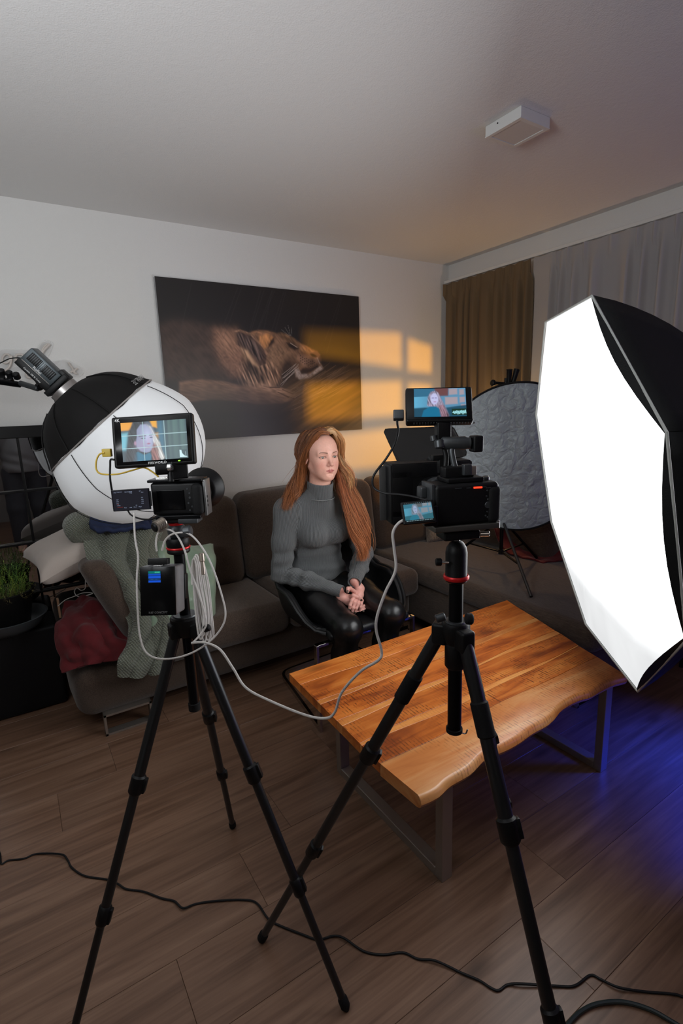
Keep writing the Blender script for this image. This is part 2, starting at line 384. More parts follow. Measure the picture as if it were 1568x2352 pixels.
while y < YB:
    x = XL - offs[(row*2) % 5]*PL - 0.3
    if abs(y - (0.7617-PW)) < 0.01: x = 1.04 - 4*PL
    while x < XR:
        x0, x1 = max(x, XL), min(x+PL, XR); y0, y1 = max(y, YF), min(y+PW, YB)
        if x1 - x0 > 0.02 and y1-y0 > 0.01:
            key = (round(x1-x0, 3), round(y1-y0, 3)); lo = V(((x0+x1)/2, (y0+y1)/2, 0))
            if key not in plank_me:
                g = 0.0004; hx, hy = (x1-x0)/2-g, (y1-y0)/2-g; c = 0.0007
                vs = [(-hx+c,-hy+c,0),(hx-c,-hy+c,0),(hx-c,hy-c,0),(-hx+c,hy-c,0),(-hx,-hy,-c),(hx,-hy,-c),(hx,hy,-c),(-hx,hy,-c),(-hx,-hy,-.005),(hx,-hy,-.005),(hx,hy,-.005),(-hx,hy,-.005)]
                fs = [(0,1,2,3)] + [(4+k,4+(k+1)%4,(k+1)%4,k) for k in range(4)] + [(8+k,8+(k+1)%4,4+(k+1)%4,4+k) for k in range(4)]
                me = bpy.data.meshes.new('plank'); me.from_pydata(vs, [], fs); me.materials.append(M['floor']); plank_me[key] = me
            o = bpy.data.objects.new('plank', plank_me[key]); COL.objects.link(o); o.parent = fl; o.location = lo
        x += PL
    y += PW; row += 1
for nm, c, h in (('baseboard_back', ((XL+XR)/2, YB-0.008, 0.03), ((XR-XL)/2, 0.008, 0.03)), ('baseboard_right', (XR-0.008, (YF+YB)/2, 0.03), (0.008, (YB-YF)/2-0.02, 0.03))):
    struct(MB().box(c, h).build(nm, 'white'))

# ceiling panel lamp (switched off)
M['lamp_white'] = mat('lamp_white', (0.66, 0.66, 0.65), 0.45)
cl = thing('ceiling_lamp', 'square white surface-mounted ceiling panel lamp, switched off', 'lamp', (1.784, 1.478, H))
MB().rbox((1.784, 1.478, H-0.018), (0.083, 0.083, 0.018), 0.003).build('housing', 'lamp_white', cl)
b = MB()
for sx, sy, hx, hy in ((0, -1, .083, .008), (0, 1, .083, .008), (-1, 0, .008, .067), (1, 0, .008, .067)):
    b.box((1.784+sx*.075, 1.478+sy*.075, H-0.0375), (hx, hy, .0018))
b.build('rim', 'lamp_white', cl)
MB().box((1.784, 1.478, H-0.0362), (0.066, 0.066, 0.0008)).build('diffuser', mat('lamp_diffuser', (0.6, 0.58, 0.56), 0.6), cl)
MB().cyl((1.7005, 1.50, H-0.014), (1.6995, 1.50, H-0.014), 0.003, n=8).build('screw', 'black', cl)

# ---------------------------------------------------------------- curtains on the right wall
def curtain(name, label, y0, y1, x, ztop, zbot, folds, amp, m, lean=0.0, seed=0):
    rnd = random.Random(seed); ny = int((y1-y0)*170); nz = 60
    ph = [rnd.uniform(-0.5, 0.5) for _ in range(folds+2)]
    Y = np.linspace(y0, y1, ny); Z = np.linspace(ztop, zbot, nz)
    t = (Y-y0)/(y1-y0)*folds; it = t.astype(int); ft = t-it
    wob = np.array([ph[i]*(1-f)+ph[i+1]*f for i, f in zip(it, ft)])
    P = np.zeros((nz, ny, 3))
    for k, z in enumerate(Z):
        d = (ztop-z)
        a = amp*(0.45 + 0.55*min(1, d/0.25)); s = np.sin(2*PI*(t+wob*0.9)); s2 = np.sin(2*PI*(t*2.03+wob*2+1.1))
        pinch = 1.0 if d > 0.10 else 0.0
        xx = x - a*(s*0.8+0.25*s2) + 0.004*np.sin(9*Y+z*3)
        if d < 0.10:   # pleat heading: narrow stitched folds standing proud
            pl = np.maximum(0, np.cos(2*PI*(t+wob*0.9)-PI*1.5))**6
            xx = x - a*0.35*s - 0.02*pl
        P[k, :, 0] = xx; P[k, :, 1] = Y + lean*d*(Y-y0)/(y1-y0); P[k, :, 2] = z + 0.004*np.cos(2*PI*t)*(d < 0.02)
    o = np_mesh(name, P.reshape(-1, 3), grid_faces(nz, ny), m, None, True, loc=(x, (y0+y1)/2, ztop))
    return tag(o, label, 'curtain')
def fabric_tr(name, col, tr, bs=900):
    m, nt, b = new_mat(name); b.inputs['Base Color'].default_value = (*col, 1); b.inputs['Roughness'].default_value = 0.9; b.inputs['Specular IOR Level'].default_value = 0.1
    t = nd(nt, 'ShaderNodeBsdfTranslucent'); t.inputs[0].default_value = (*col, 1); mx = nd(nt, 'ShaderNodeMixShader'); mx.inputs[0].default_value = tr
    tc = nd(nt, 'ShaderNodeTexCoord'); n = nd(nt, 'ShaderNodeTexNoise', Scale=bs, Detail=2.0); bp = nd(nt, 'ShaderNodeBump', Strength=0.25, Distance=0.001)
    nt.links.new(tc.outputs['Object'], n.inputs['Vector']); nt.links.new(n.outputs[0], bp.inputs['Height']); nt.links.new(bp.outputs[0], b.inputs['Normal'])
    nt.links.new(b.outputs[0], mx.inputs[1]); nt.links.new(t.outputs[0], mx.inputs[2]); nt.links.new(mx.outputs[0], nt.nodes['Material Output'].inputs[0])
    return m
M['curt_b'] = fabric_tr('brown_linen', (0.215, 0.155, 0.095), 0.30)
M['curt_w'] = fabric_tr('white_sheer', (0.50, 0.49, 0.50), 0.35)
curtain('brown_curtain', 'brown linen curtain panel hanging in the room corner', 2.30, 3.09, 2.955, 2.325, 0.03, 9, 0.026, 'curt_b', seed=3)
curtain('white_curtain', 'long white sheer curtain with pleated heading on the right wall', -0.6, 2.285, 2.955, 2.325, 0.03, 24, 0.028, 'curt_w', seed=8)
rl = MB().rbox((2.975, 1.25, 2.345), (0.012, 1.85, 0.010), 0.003).build('curtain_rail', 'white', loc=(2.975, 1.25, 2.345)); tag(rl, 'thin white rail carrying both curtains above the window', 'rail')

# ---------------------------------------------------------------- printed picture
def seg_poly_sdf(X, Y, poly):
    P = np.array(poly, float); d = np.full(X.shape, 1e9); ins = np.zeros(X.shape, bool); n = len(P)
    for i in range(n):
        a, b = P[i], P[(i+1) % n]; ex, ey = b-a; L = ex*ex+ey*ey+1e-12
        t = np.clip(((X-a[0])*ex+(Y-a[1])*ey)/L, 0, 1); dd = (X-a[0]-t*ex)**2+(Y-a[1]-t*ey)**2; d = np.minimum(d, dd)
        c = (a[1] > Y) != (b[1] > Y); xi = a[0]+(Y-a[1])*ex/(ey if abs(ey) > 1e-12 else 1e-12); ins ^= c & (X < xi)
    d = np.sqrt(d); return np.where(ins, -d, d)
class Paint:
    def __init__(s, nx, ny, asp, bg):
        s.X, s.Y = np.meshgrid(np.linspace(0, 1, nx), np.linspace(0, 1, ny)); s.asp = asp; s.C = np.ones((ny, nx, 3))*np.array(bg)
    def blend(s, a, col):
        col = np.asarray(col, float); s.C = s.C*(1-a[..., None]) + (col if col.ndim == 3 else col[None, None])*a[..., None]
    def poly(s, pts, col, soft=0.01, al=1.0):
        d = seg_poly_sdf(s.X*s.asp, s.Y, [(x*s.asp, y) for x, y in pts]); s.blend(al/(1+np.exp(np.clip(d/soft*2.2, -30, 30))), col); return d
    def ell(s, c, r, col, soft=0.3, al=1.0, rot=0.0):
        x = (s.X-c[0])*s.asp; y = s.Y-c[1]; ca, sa = math.cos(rot), math.sin(rot); u = (x*ca+y*sa)/(r[0]*s.asp); v_ = (-x*sa+y*ca)/r[1]
        q = np.sqrt(u*u+v_*v_); s.blend(al*np.clip((1+soft-q)/(2*soft), 0, 1), col)
    def line(s, a, b, wd, col, al=1.0):
        ax, ay, bx, by = a[0]*s.asp, a[1], b[0]*s.asp, b[1]; X, Y = s.X*s.asp, s.Y; ex, ey = bx-ax, by-ay; L = ex*ex+ey*ey
        t = np.clip(((X-ax)*ex+(Y-ay)*ey)/L, 0, 1); d = np.hypot(X-ax-t*ex, Y-ay-t*ey); s.blend(al*np.clip(1.5-d/wd, 0, 1), col)
    def mesh(s, name, O, U, W, m, parent, loc=None):     # O lower-left corner
        ny, nx = s.X.shape; O = np.array(O); U = np.array(U); W = np.array(W)
        P = O + s.X[..., None]*U + s.Y[..., None]*W
        return np_mesh(name, P.reshape(-1, 3), grid_faces(ny, nx), m, parent, False, col=np.clip(s.C, 0, 4).reshape(-1, 3), loc=loc)
def vcol_mat(name, rough=0.5, emit=0.0, spec=0.5, bump=None):
    m, nt, b = new_mat(name); a = nd(nt, 'ShaderNodeVertexColor'); a.layer_name = 'Col'
    b.inputs['Roughness'].default_value = rough; b.inputs['Specular IOR Level'].default_value = spec
    if emit: b.inputs['Base Color'].default_value = (0.01, 0.01, 0.01, 1); b.inputs['Specular IOR Level'].default_value = 0.12; nt.links.new(a.outputs[0], b.inputs['Emission Color']); b.inputs['Emission Strength'].default_value = emit
    else: nt.links.new(a.outputs[0], b.inputs['Base Color'])
    if bump:
        tc = nd(nt, 'ShaderNodeTexCoord'); n = nd(nt, 'ShaderNodeTexNoise', Scale=bump[0], Detail=3.0); bp = nd(nt, 'ShaderNodeBump', Strength=bump[1], Distance=0.001)
        nt.links.new(tc.outputs['Object'], n.inputs['Vector']); nt.links.new(n.outputs[0], bp.inputs['Height']); nt.links.new(bp.outputs[0], b.inputs['Normal'])
    return m
def streak(X, Y, ang, fl, fw, seed):
    ca, sa = np.cos(ang), np.sin(ang); u = X*ca+Y*sa; v_ = -X*sa+Y*ca
    return vnoise(np.stack([u*fl, v_*fw, np.zeros_like(u)], -1), seed)
pn = Paint(420, 280, 1.507, (0.016, 0.014, 0.0135))
X, Y = pn.X, pn.Y; XA = X*1.507
pale_low = np.clip((0.75-Y)*0.9, 0, 1)*np.clip((0.80-X)*1.5, 0, 1)
pn.blend(pale_low*0.75, (0.10, 0.088, 0.086))  # print turns paler grey-brown towards its lower left
back=[(0.0,0.719),(0.063,0.749),(0.133,0.748),(0.205,0.727),(0.253,0.705),(0.317,0.698),(0.37,0.60),(0.37,0.42),(0.30,0.39),(0.1,0.36),(0.0,0.40)]
neck=[(0.234,0.702),(0.33,0.699),(0.372,0.602),(0.395,0.455),(0.37,0.40),(0.30,0.42),(0.25,0.50),(0.225,0.62)]
head=[(0.33,0.685),(0.404,0.7),(0.44,0.715),(0.487,0.711),(0.55,0.697),(0.594,0.688),(0.63,0.652),(0.682,0.625),(0.743,0.589),(0.758,0.564),(0.741,0.529),(0.764,0.499),(0.775,0.469),(0.738,0.439),(0.697,0.404),(0.642,0.389),(0.62,0.408),(0.614,0.458),(0.554,0.437),(0.506,0.341),(0.427,0.332),(0.393,0.352),(0.364,0.455),(0.35,0.565)]
ear=[(0.324,0.694),(0.35,0.705),(0.396,0.685),(0.428,0.641),(0.454,0.606),(0.473,0.55),(0.466,0.494),(0.42,0.474),(0.376,0.547),(0.351,0.592),(0.327,0.627)]
earin=[(0.333,0.682),(0.356,0.69),(0.402,0.658),(0.44,0.605),(0.455,0.54),(0.436,0.512),(0.39,0.566),(0.346,0.628)]
ear2=[(0.444,0.679),(0.486,0.7),(0.514,0.674),(0.49,0.617),(0.461,0.597),(0.442,0.642)]
arm=[(0.06,0.375),(0.16,0.39),(0.235,0.381),(0.325,0.353),(0.406,0.333),(0.44,0.345),(0.47,0.343),(0.505,0.326),(0.54,0.33),(0.579,0.31),(0.611,0.275),(0.61,0.245),(0.545,0.227),(0.472,0.22),(0.401,0.223),(0.293,0.251),(0.196,0.263),(0.05,0.24)]
f1 = streak(XA, Y, -0.9, 26, 130, 3); f2 = streak(XA, Y, -1.2, 16, 110, 5); f3 = streak(XA, Y, -0.25, 26, 130, 7); f4 = vnoise(np.stack([XA*26, Y*26, XA*0], -1), 9); f5 = vnoise(np.stack([XA*90, Y*90, XA*0], -1), 11)
def tint(c, f, k): return np.array(c)[None, None]*(1-k+2*k*f)[..., None]
pn.poly(back, tint((0.075, 0.046, 0.036), f4*0.5+f1*0.5, 0.35), 0.03, 0.95)
pn.poly(neck, tint((0.30, 0.155, 0.10), f1*0.6+f5*0.4, 0.5), 0.03, 0.95)
pn.poly([(0.25,0.70),(0.33,0.70),(0.35,0.62),(0.30,0.55),(0.26,0.60)], tint((0.40, 0.21, 0.13), f1, 0.5), 0.03, 0.7)
pn.poly(head, tint((0.24, 0.125, 0.072), f1*0.5+f4*0.5, 0.55), 0.006)
pn.ell((0.42, 0.42), (0.07, 0.10), tint((0.50, 0.30, 0.20), f2**2*1.6, 0.95), 0.5, 0.9)       # cheek ruff streaks
pn.ell((0.47, 0.43), (0.06, 0.10), tint((0.42, 0.24, 0.155), f2**2*1.6, 0.95), 0.5, 0.8)
pn.ell((0.53, 0.56), (0.07, 0.08), tint((0.30, 0.17, 0.10), f1*0.6+f5*0.4, 0.6), 0.5, 0.8)
pn.ell((0.40, 0.46), (0.05, 0.055), (0.02, 0.013, 0.010), 0.5, 0.85, -0.6)                      # shadow tuft under the ear
pn.ell((0.575, 0.46), (0.035, 0.085), (0.022, 0.014, 0.011), 0.5, 0.9, -0.45)
pn.ell((0.60, 0.66), (0.05, 0.022), tint((0.34, 0.18, 0.09), f1, 0.5), 0.5, 0.9, -0.45)
pn.ell((0.68, 0.60), (0.055, 0.02), tint((0.36, 0.19, 0.10), f1, 0.5), 0.5, 0.9, -0.4)
pn.poly([(0.53,0.70),(0.60,0.68),(0.66,0.625),(0.64,0.60),(0.59,0.65),(0.55,0.672)], (0.05, 0.028, 0.016), 0.012, 0.6)
pn.poly([(x+0.004*(1 if x < .4 else -1)*0, y+0.010) for x, y in ear], tint((0.40, 0.22, 0.14), f1, 0.5), 0.004); pn.poly(ear, tint((0.10, 0.055, 0.040), f1, 0.6), 0.004)
pn.poly(earin, tint((0.075, 0.048, 0.04), f2**2*2.2, 0.95), 0.010, 0.95)
pn.line((0.327, 0.69), (0.33, 0.62), 0.008, (0.22, 0.12, 0.08), 0.8); pn.line((0.352, 0.703), (0.40, 0.683), 0.006, (0.20, 0.11, 0.07), 0.8)
pn.poly([(0.345,0.60),(0.37,0.54),(0.40,0.49),(0.43,0.47),(0.41,0.52),(0.38,0.58)], tint((0.55, 0.33, 0.20), f2, 0.7), 0.01, 0.85)
pn.poly([(0.404,0.70),(0.44,0.714),(0.485,0.712),(0.52,0.70),(0.49,0.69),(0.45,0.685)], tint((0.42, 0.20, 0.10), f3, 0.5), 0.008, 0.9)
pn.poly(ear2, tint((0.62, 0.27, 0.10), f2, 0.5), 0.008, 0.95)
pn.poly([(0.499,0.654),(0.517,0.676),(0.514,0.640),(0.482,0.600),(0.487,0.63)], (0.018, 0.01, 0.008), 0.008)
pn.poly([(0.575,0.645),(0.614,0.640),(0.645,0.604),(0.62,0.592),(0.59,0.612)], (0.02, 0.011, 0.008), 0.008)
pn.line((0.600, 0.640), (0.635, 0.612), 0.0022, (0.6, 0.45, 0.35), 0.9)
pn.ell((0.695, 0.53), (0.055, 0.05), tint((0.25, 0.14, 0.095), (f5 > 0.62)*0.0+f4, 0.7), 0.4, 0.8)
for k in range(26):
    rx, ry = 0.65+0.011*(k % 9), 0.555-0.018*(k//9)-0.004*(k % 3)-0.006*(k % 9); pn.ell((rx, ry), (0.0028, 0.004), (0.03, 0.015, 0.01), 0.6, 0.9)
pn.poly([(0.70,0.577),(0.743,0.589),(0.759,0.564),(0.741,0.544),(0.714,0.556)], (0.16, 0.085, 0.06), 0.006)
pn.ell((0.722, 0.56), (0.018, 0.01), (0.015, 0.01, 0.01), 0.4, 0.95, -0.3)
pn.line((0.742, 0.545), (0.757, 0.50), 0.003, (0.45, 0.34, 0.30), 0.8)
pn.poly([(0.636,0.438),(0.66,0.468),(0.70,0.470),(0.745,0.497),(0.752,0.474),(0.698,0.434),(0.651,0.413)], (0.02, 0.012, 0.012), 0.008)
pn.poly([(0.618,0.458),(0.635,0.463),(0.65,0.425),(0.70,0.428),(0.763,0.489),(0.775,0.467),(0.737,0.434),(0.689,0.399),(0.638,0.389),(0.62,0.408)], tint((0.48, 0.38, 0.34), f5*0.5+f1*0.5, 0.7), 0.006, 0.95)
pn.poly(arm, tint((0.30, 0.165, 0.108), f3*0.6+f4*0.4, 0.45), 0.008, 0.95)
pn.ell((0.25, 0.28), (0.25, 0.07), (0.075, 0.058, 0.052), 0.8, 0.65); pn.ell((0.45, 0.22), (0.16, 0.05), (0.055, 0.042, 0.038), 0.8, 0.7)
pn.ell((0.50, 0.315), (0.10, 0.022), tint((0.42, 0.24, 0.16), f3, 0.5), 0.7, 0.75, -0.2)
for a, b_ in (((.545,.318),(.60,.285)), ((.52,.30),(.575,.262)), ((.48,.334),(.53,.333)), ((.56,.275),(.605,.25))): pn.line(a, b_, 0.004, (0.05, 0.03, 0.022), 0.8)
rg = random.Random(2)
for k in range(9):
    x0 = 0.62+rg.uniform(-.01, .02); y0 = 0.47+rg.uniform(-.03, .03); pn.line((x0, y0), (x0-0.06-rg.uniform(0, .03), y0-0.07-rg.uniform(0, .05)), 0.0013, (0.55, 0.45, 0.4), 0.7)
for a, b_ in (((.60,.69),(.575,.745)), ((.607,.69),(.61,.75)), ((.595,.69),(.555,.73)), ((.602,.69),(.592,.76))): pn.line(a, b_, 0.0013, (0.30, 0.28, 0.26), 0.6)
pn.poly([(0.56,0.34),(0.62,0.385),(0.74,0.43),(0.80,0.45),(1.0,0.46),(1.0,0.0),(0.62,0.0),(0.60,0.2)], tint((0.16, 0.085, 0.035), streak(XA, Y, 0.45, 5, 60, 21), 0.5), 0.07, 0.8)
for k in range(90):
    x0 = 0.57+rg.uniform(0, .25); y0 = 0.16+rg.uniform(0, .20)+(x0-0.57)*0.3; L_ = rg.uniform(0.08, 0.22); an = 0.42+rg.uniform(-.12, .16)
    g = rg.uniform(0.5, 1.0); pn.line((x0, y0), (min(x0+L_*math.cos(an)/1.507, 0.995), y0+L_*math.sin(an)), 0.0022, (0.26*g, 0.16*g, 0.10*g), 0.45)
for k in range(14):
    x0 = 0.0+rg.uniform(0, .8); pn.line((x0, 0.5+rg.uniform(0, .2)), (x0+0.10, 0.98), 0.003, (0.06, 0.05, 0.05), 0.25)
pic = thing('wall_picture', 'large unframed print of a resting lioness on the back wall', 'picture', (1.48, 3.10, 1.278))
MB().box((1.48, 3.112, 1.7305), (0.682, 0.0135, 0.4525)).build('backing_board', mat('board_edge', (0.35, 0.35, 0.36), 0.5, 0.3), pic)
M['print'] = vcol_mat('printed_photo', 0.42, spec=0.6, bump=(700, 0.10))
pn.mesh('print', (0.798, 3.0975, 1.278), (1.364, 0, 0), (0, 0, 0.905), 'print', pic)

# gobo plate: the openings are wall rectangles projected back to the plate
def gobo():
    wall = [[(1.70, 1.955), (2.555, 1.965), (2.560, 1.712), (1.70, 1.80)], [(2.622, 1.930), (2.858, 1.880), (2.858, 1.677), (2.622, 1.695)],
            [(1.70, 1.600), (2.555, 1.620), (2.552, 1.369), (1.70, 1.345)], [(2.626, 1.602), (2.858, 1.587), (2.858, 1.375), (2.626, 1.372)],
            [(1.70, 1.245), (2.555, 1.270), (2.552, 0.985), (1.70, 0.985)], [(2.626, 1.272), (2.858, 1.275), (2.858, 0.985), (2.626, 0.985)],
            [(1.75, 0.88), (2.52, 0.88), (2.52, 0.52), (1.75, 0.62)]]
    axd = (V((2.25, 3.126, 1.35)) - GOBO_S).normalized(); D = 0.17; c = GOBO_S + axd*D
    r = axd.cross(V((0, 0, 1))).normalized(); u = r.cross(axd)
    def pr(x, z):
        d = V((x, 3.126, z)) - GOBO_S; p = GOBO_S + d*(D/d.dot(axd)) - c; return p.dot(r), p.dot(u)
    bm = bmesh.new(); OUT = 0.115
    loops = [[(-OUT, -OUT), (OUT, -OUT), (OUT, OUT), (-OUT, OUT)]] + [[pr(*q) for q in w_] for w_ in wall]
    es = []
    for lp in loops:
        vs = [bm.verts.new(c + r*p[0] + u*p[1]) for p in lp]; es += [bm.edges.new((vs[i], vs[(i+1) % 4])) for i in range(4)]
    bmesh.ops.triangle_fill(bm, use_beauty=True, use_dissolve=False, edges=es)
    # drop the faces that fill an opening
    kill = []
    for f in bm.faces:
        m_ = f.calc_center_median() - c; q = (m_.dot(r), m_.dot(u))
        for lp in loops[1:]:
            if seg_poly_sdf(np.array([q[0]]), np.array([q[1]]), lp)[0] < 0: kill.append(f); break
    bmesh.ops.delete(bm, geom=kill, context='FACES')
    me = bpy.data.meshes.new('gobo_plate'); bm.to_mesh(me); bm.free(); me.materials.append(M['blackm'])
    pr_ = thing('gobo_projector', 'black orange-light projector with window-pattern plate on a pole behind the softbox', 'lamp', (GOBO_S.x, GOBO_S.y, 0))
    bk = GOBO_S - axd*0.02; MB().lathe(bk, bk-axd, [(0, 0.04), (0.005, 0.045), (0.16, 0.045), (0.165, 0.035)], 20).build('lamp_head', 'black', pr_, True)
    MB().cyl((bk-axd*0.10)-V((0, 0, 0.03)), V(((bk-axd*0.10).x, (bk-axd*0.10).y, 0.0)), 0.010, n=12).build('pole', 'blackm', pr_, True)
    for s_ in (-1, 1): MB().cyl(bk+r*s_*0.042, c+r*s_*0.10, 0.003, n=8).build('plate_holder', 'blackm', pr_, True)
    o = bpy.data.objects.new('gobo_plate', me); COL.objects.link(o); me.transform(Matrix.Translation(-pr_.location)); o.parent = pr_
    s = o.modifiers.new('t', 'SOLIDIFY'); s.thickness = 0.0006
gobo()
# ================================================================ text helper
def text(name, s, Mx, size, m, parent, ext=0.0003, italic=0.0):
    cu = bpy.data.curves.new(name, 'FONT'); cu.body = s; cu.size = size; cu.extrude = ext; cu.align_x = 'CENTER'; cu.align_y = 'CENTER'; cu.shear = italic; cu.resolution_u = 3
    o = bpy.data.objects.new(name, cu); COL.objects.link(o); bpy.context.view_layer.update()
    me = bpy.data.meshes.new_from_object(o.evaluated_get(bpy.context.evaluated_depsgraph_get())); bpy.data.objects.remove(o)
    # text lies in local x (right), z (up); text plane = x,z of Mx
    A = Mx @ Matrix.Rotation(PI/2, 4, 'X'); base = parent_loc(parent)
    me.transform(Matrix.Translation(-base) @ A)
    ob = bpy.data.objects.new(name, me); COL.objects.link(ob); me.materials.clear(); me.materials.append(M[m] if isinstance(m, str) else m); ob.parent = parent
    return ob
def pd(px, py, D):   # point at distance D along the lens axis
    r = ray(px, py)/FPX; return V((r[0]*D, r[1]*D, CAMH + r[2]*D))

# ================================================================ sofa
def weave(name, c1, c2, sc=900, bump=0.5, thread=(1, 0.12, 1)):
    m, nt, b = new_mat(name); L = nt.links.new; tc = nd(nt, 'ShaderNodeTexCoord'); b.inputs['Roughness'].default_value = 0.92; b.inputs['Specular IOR Level'].default_value = 0.15; b.inputs['Sheen Weight'].default_value = 0.25
    mp = nd(nt, 'ShaderNodeMapping'); mp.inputs['Scale'].default_value = thread; L(tc.outputs['Object'], mp.inputs[0])
    n = nd(nt, 'ShaderNodeTexNoise', Scale=sc*0.35, Detail=3.0); L(mp.outputs[0], n.inputs['Vector'])
    n2 = nd(nt, 'ShaderNodeTexNoise', Scale=sc, Detail=2.0); L(tc.outputs['Object'], n2.inputs['Vector'])
    ad = nd(nt, 'ShaderNodeMath', operation='ADD'); L(n.outputs[0], ad.inputs[0]); L(n2.outputs[0], ad.inputs[1])
    r = nd(nt, 'ShaderNodeMapRange'); r.inputs[1].default_value = 0.75; r.inputs[2].default_value = 1.25; L(ad.outputs[0], r.inputs[0])
    mx = nd(nt, 'ShaderNodeMix', data_type='RGBA'); mx.inputs['A'].default_value = (*c1, 1); mx.inputs['B'].default_value = (*c2, 1); L(r.outputs[0], mx.inputs['Factor']); L(mx.outputs['Result'], b.inputs['Base Color'])
    bp = nd(nt, 'ShaderNodeBump', Strength=bump, Distance=0.0015); L(ad.outputs[0], bp.inputs['Height']); L(bp.outputs[0], b.inputs['Normal']); return m
M['sofa'] = weave('brown_corded_fabric', (0.044, 0.029, 0.021), (0.095, 0.066, 0.050), 700)
sf = thing('corner_sofa', 'dark brown fabric corner sofa with chaise along back and right wall', 'sofa', (1.4, 2.7, 0))
MB().rbox((1.07, 2.71, 0.20), (0.97, 0.31, 0.115), 0.07, n=4, m=3, bulge=(0.02, 0.01, 0)).build('base', 'sofa', sf, True, sharp=None)
MB().rbox((2.475, 2.12, 0.205), (0.415, 0.90, 0.125), 0.03, n=3, m=3).build('chaise_base', 'sofa', sf, True, sharp=None)
MB().rbox((0.80, 2.60, 0.365), (0.335, 0.285, 0.085), 0.055, n=5, m=6, bulge=(0.0, 0.012, 0.014)).build('seat_cushion', 'sofa', sf, True, sharp=None)
MB().rbox((1.585, 2.60, 0.365), (0.445, 0.295, 0.085), 0.055, n=5, m=6, bulge=(0.0, 0.012, 0.014)).build('seat_cushion', 'sofa', sf, True, sharp=None)
MB().rbox((2.47, 2.09, 0.385), (0.430, 0.91, 0.065), 0.05, n=5, m=6, bulge=(0.006, 0.01, 0.012)).build('chaise_cushion', 'sofa', sf, True, sharp=None)
def lean_fn(k, crest=0.0):
    def fn(P, u): return V((P.x, P.y + k*(P.z), P.z + crest*(1-u[0]**2)*(0.5+0.5*u[2])))
    return fn
for cx, hx in ((0.74, 0.345), (1.575, 0.485)):
    MB().rbox((cx, 2.90, 0.69), (hx, 0.11, 0.26), 0.075, n=5, m=7, bulge=(0, 0.035, 0.0), fn=lean_fn(0.14, 0.012)).build('back_cushion', 'sofa', sf, True, sharp=None)
MB().rbox((2.37, 2.91, 0.69), (0.305, 0.105, 0.255), 0.075, n=5, m=7, bulge=(0, 0.03, 0.0), fn=lean_fn(0.12, 0.01)).build('back_cushion', 'sofa', sf, True, sharp=None)
MB().rbox((2.80, 2.35, 0.60), (0.075, 0.44, 0.16), 0.06, n=5, m=6, bulge=(0.03, 0, 0)).build('back_cushion', 'sofa', sf, True, sharp=None)
def arm_fn(P, u):      # flap tilts outwards and narrows to the top
    return V((P.x - 0.42*(P.z+0.22) , P.y, P.z))
MB().rbox((0.425, 2.68, 0.60), (0.075, 0.275, 0.215), 0.06, n=5, m=6, bulge=(0.012, 0.02, 0.0), fn=arm_fn).build('armrest', 'sofa', sf, True, sharp=None)
def u_foot(x0, x1, y, z, d='x'):
    b = MB(); t = 0.010; wv = 0.022
    if d == 'x':
        b.box(((x0+x1)/2, y, t/2+0.001), ((x1-x0)/2, wv, t/2)); b.box((x0+t/2, y, z/2), (t/2, wv, z/2)); b.box((x1-t/2, y, z/2), (t/2, wv, z/2)); b.box(((x0+x1)/2, y, z-t/2), ((x1-x0)/2, wv, t/2))
    return b
u_foot(0.19, 0.40, 2.40, 0.105).build('foot', 'steel', sf)
u_foot(1.86, 2.03, 2.45, 0.10).build('foot', 'chrome', sf)
u_foot(2.10, 2.30, 1.30, 0.085).build('foot', 'chrome', sf)
u_foot(0.19, 0.40, 2.95, 0.10).build('foot', 'chrome', sf)

# ---------------------------------------------------------------- pillows
def pillow(name, label, c, hx, hy, th, R, m, group=None, seed=0, corner=0.12, crease=0.006, cat='cushion'):
    n = 34; u = np.linspace(-1, 1, n); U_, W_ = np.meshgrid(u, u, indexing='ij')
    k = 1 - corner*(1-np.abs(U_))**1*0 - corner*(np.abs(W_) < 2)*(1-np.abs(W_)**2)*np.abs(U_)**3
    k2 = 1 - corner*(1-np.abs(U_)**2)*np.abs(W_)**3
    x = U_*hx*k; y_ = W_*hy*k2; z = th*np.power(np.clip((1-U_**4)*(1-W_**4), 0, 1), 0.42)
    nz = (vnoise(np.stack([x*14, y_*14, z*0+seed], -1), seed)-0.5)*crease*2
    top = np.stack([x, y_, z+nz*(z > 0.01)], -1).reshape(-1, 3); bot = np.stack([x, y_, -z+nz*(z > 0.01)], -1).reshape(-1, 3)
    Rm = np.array(R); P = np.concatenate([top, bot])@Rm.T + np.array(c)
    f = grid_faces(n, n); F = np.concatenate([f, f[:, ::-1]+n*n]); o = np_mesh(name, P, F, m, None, True, loc=c); return tag(o, label, cat, group)
def eul(x, y, z): return np.array(Matrix.Rotation(z, 3, 'Z') @ Matrix.Rotation(y, 3, 'Y') @ Matrix.Rotation(x, 3, 'X'))
M['beige'] = mat('beige_linen', (0.42, 0.36, 0.32), 0.9, bump=0.4, bscale=700, sheen=0.3)
M['satin'] = mat('pale_green_satin', (0.22, 0.30, 0.215), 0.45, bump=0.2, bscale=90, sheen=0.3)
pillow('pillow', 'pale beige linen pillow poking out from under the knitted blanket, beside the mirror', (0.21, 2.70, 0.835), 0.22, 0.19, 0.075, eul(0.12, -0.33, 0.1), 'beige', seed=3)
pillow('pillow', 'crumpled pale green satin pillow leaning behind the knitted blanket', (0.610, 2.49, 0.585), 0.19, 0.26, 0.10, eul(1.10, 0.30, 0.15), 'satin', seed=6, crease=0.035)
M['knitc'] = weave('grey_beige_knit', (0.13, 0.105, 0.085), (0.30, 0.25, 0.21), 260, 1.0, (1, 1, 0.4))
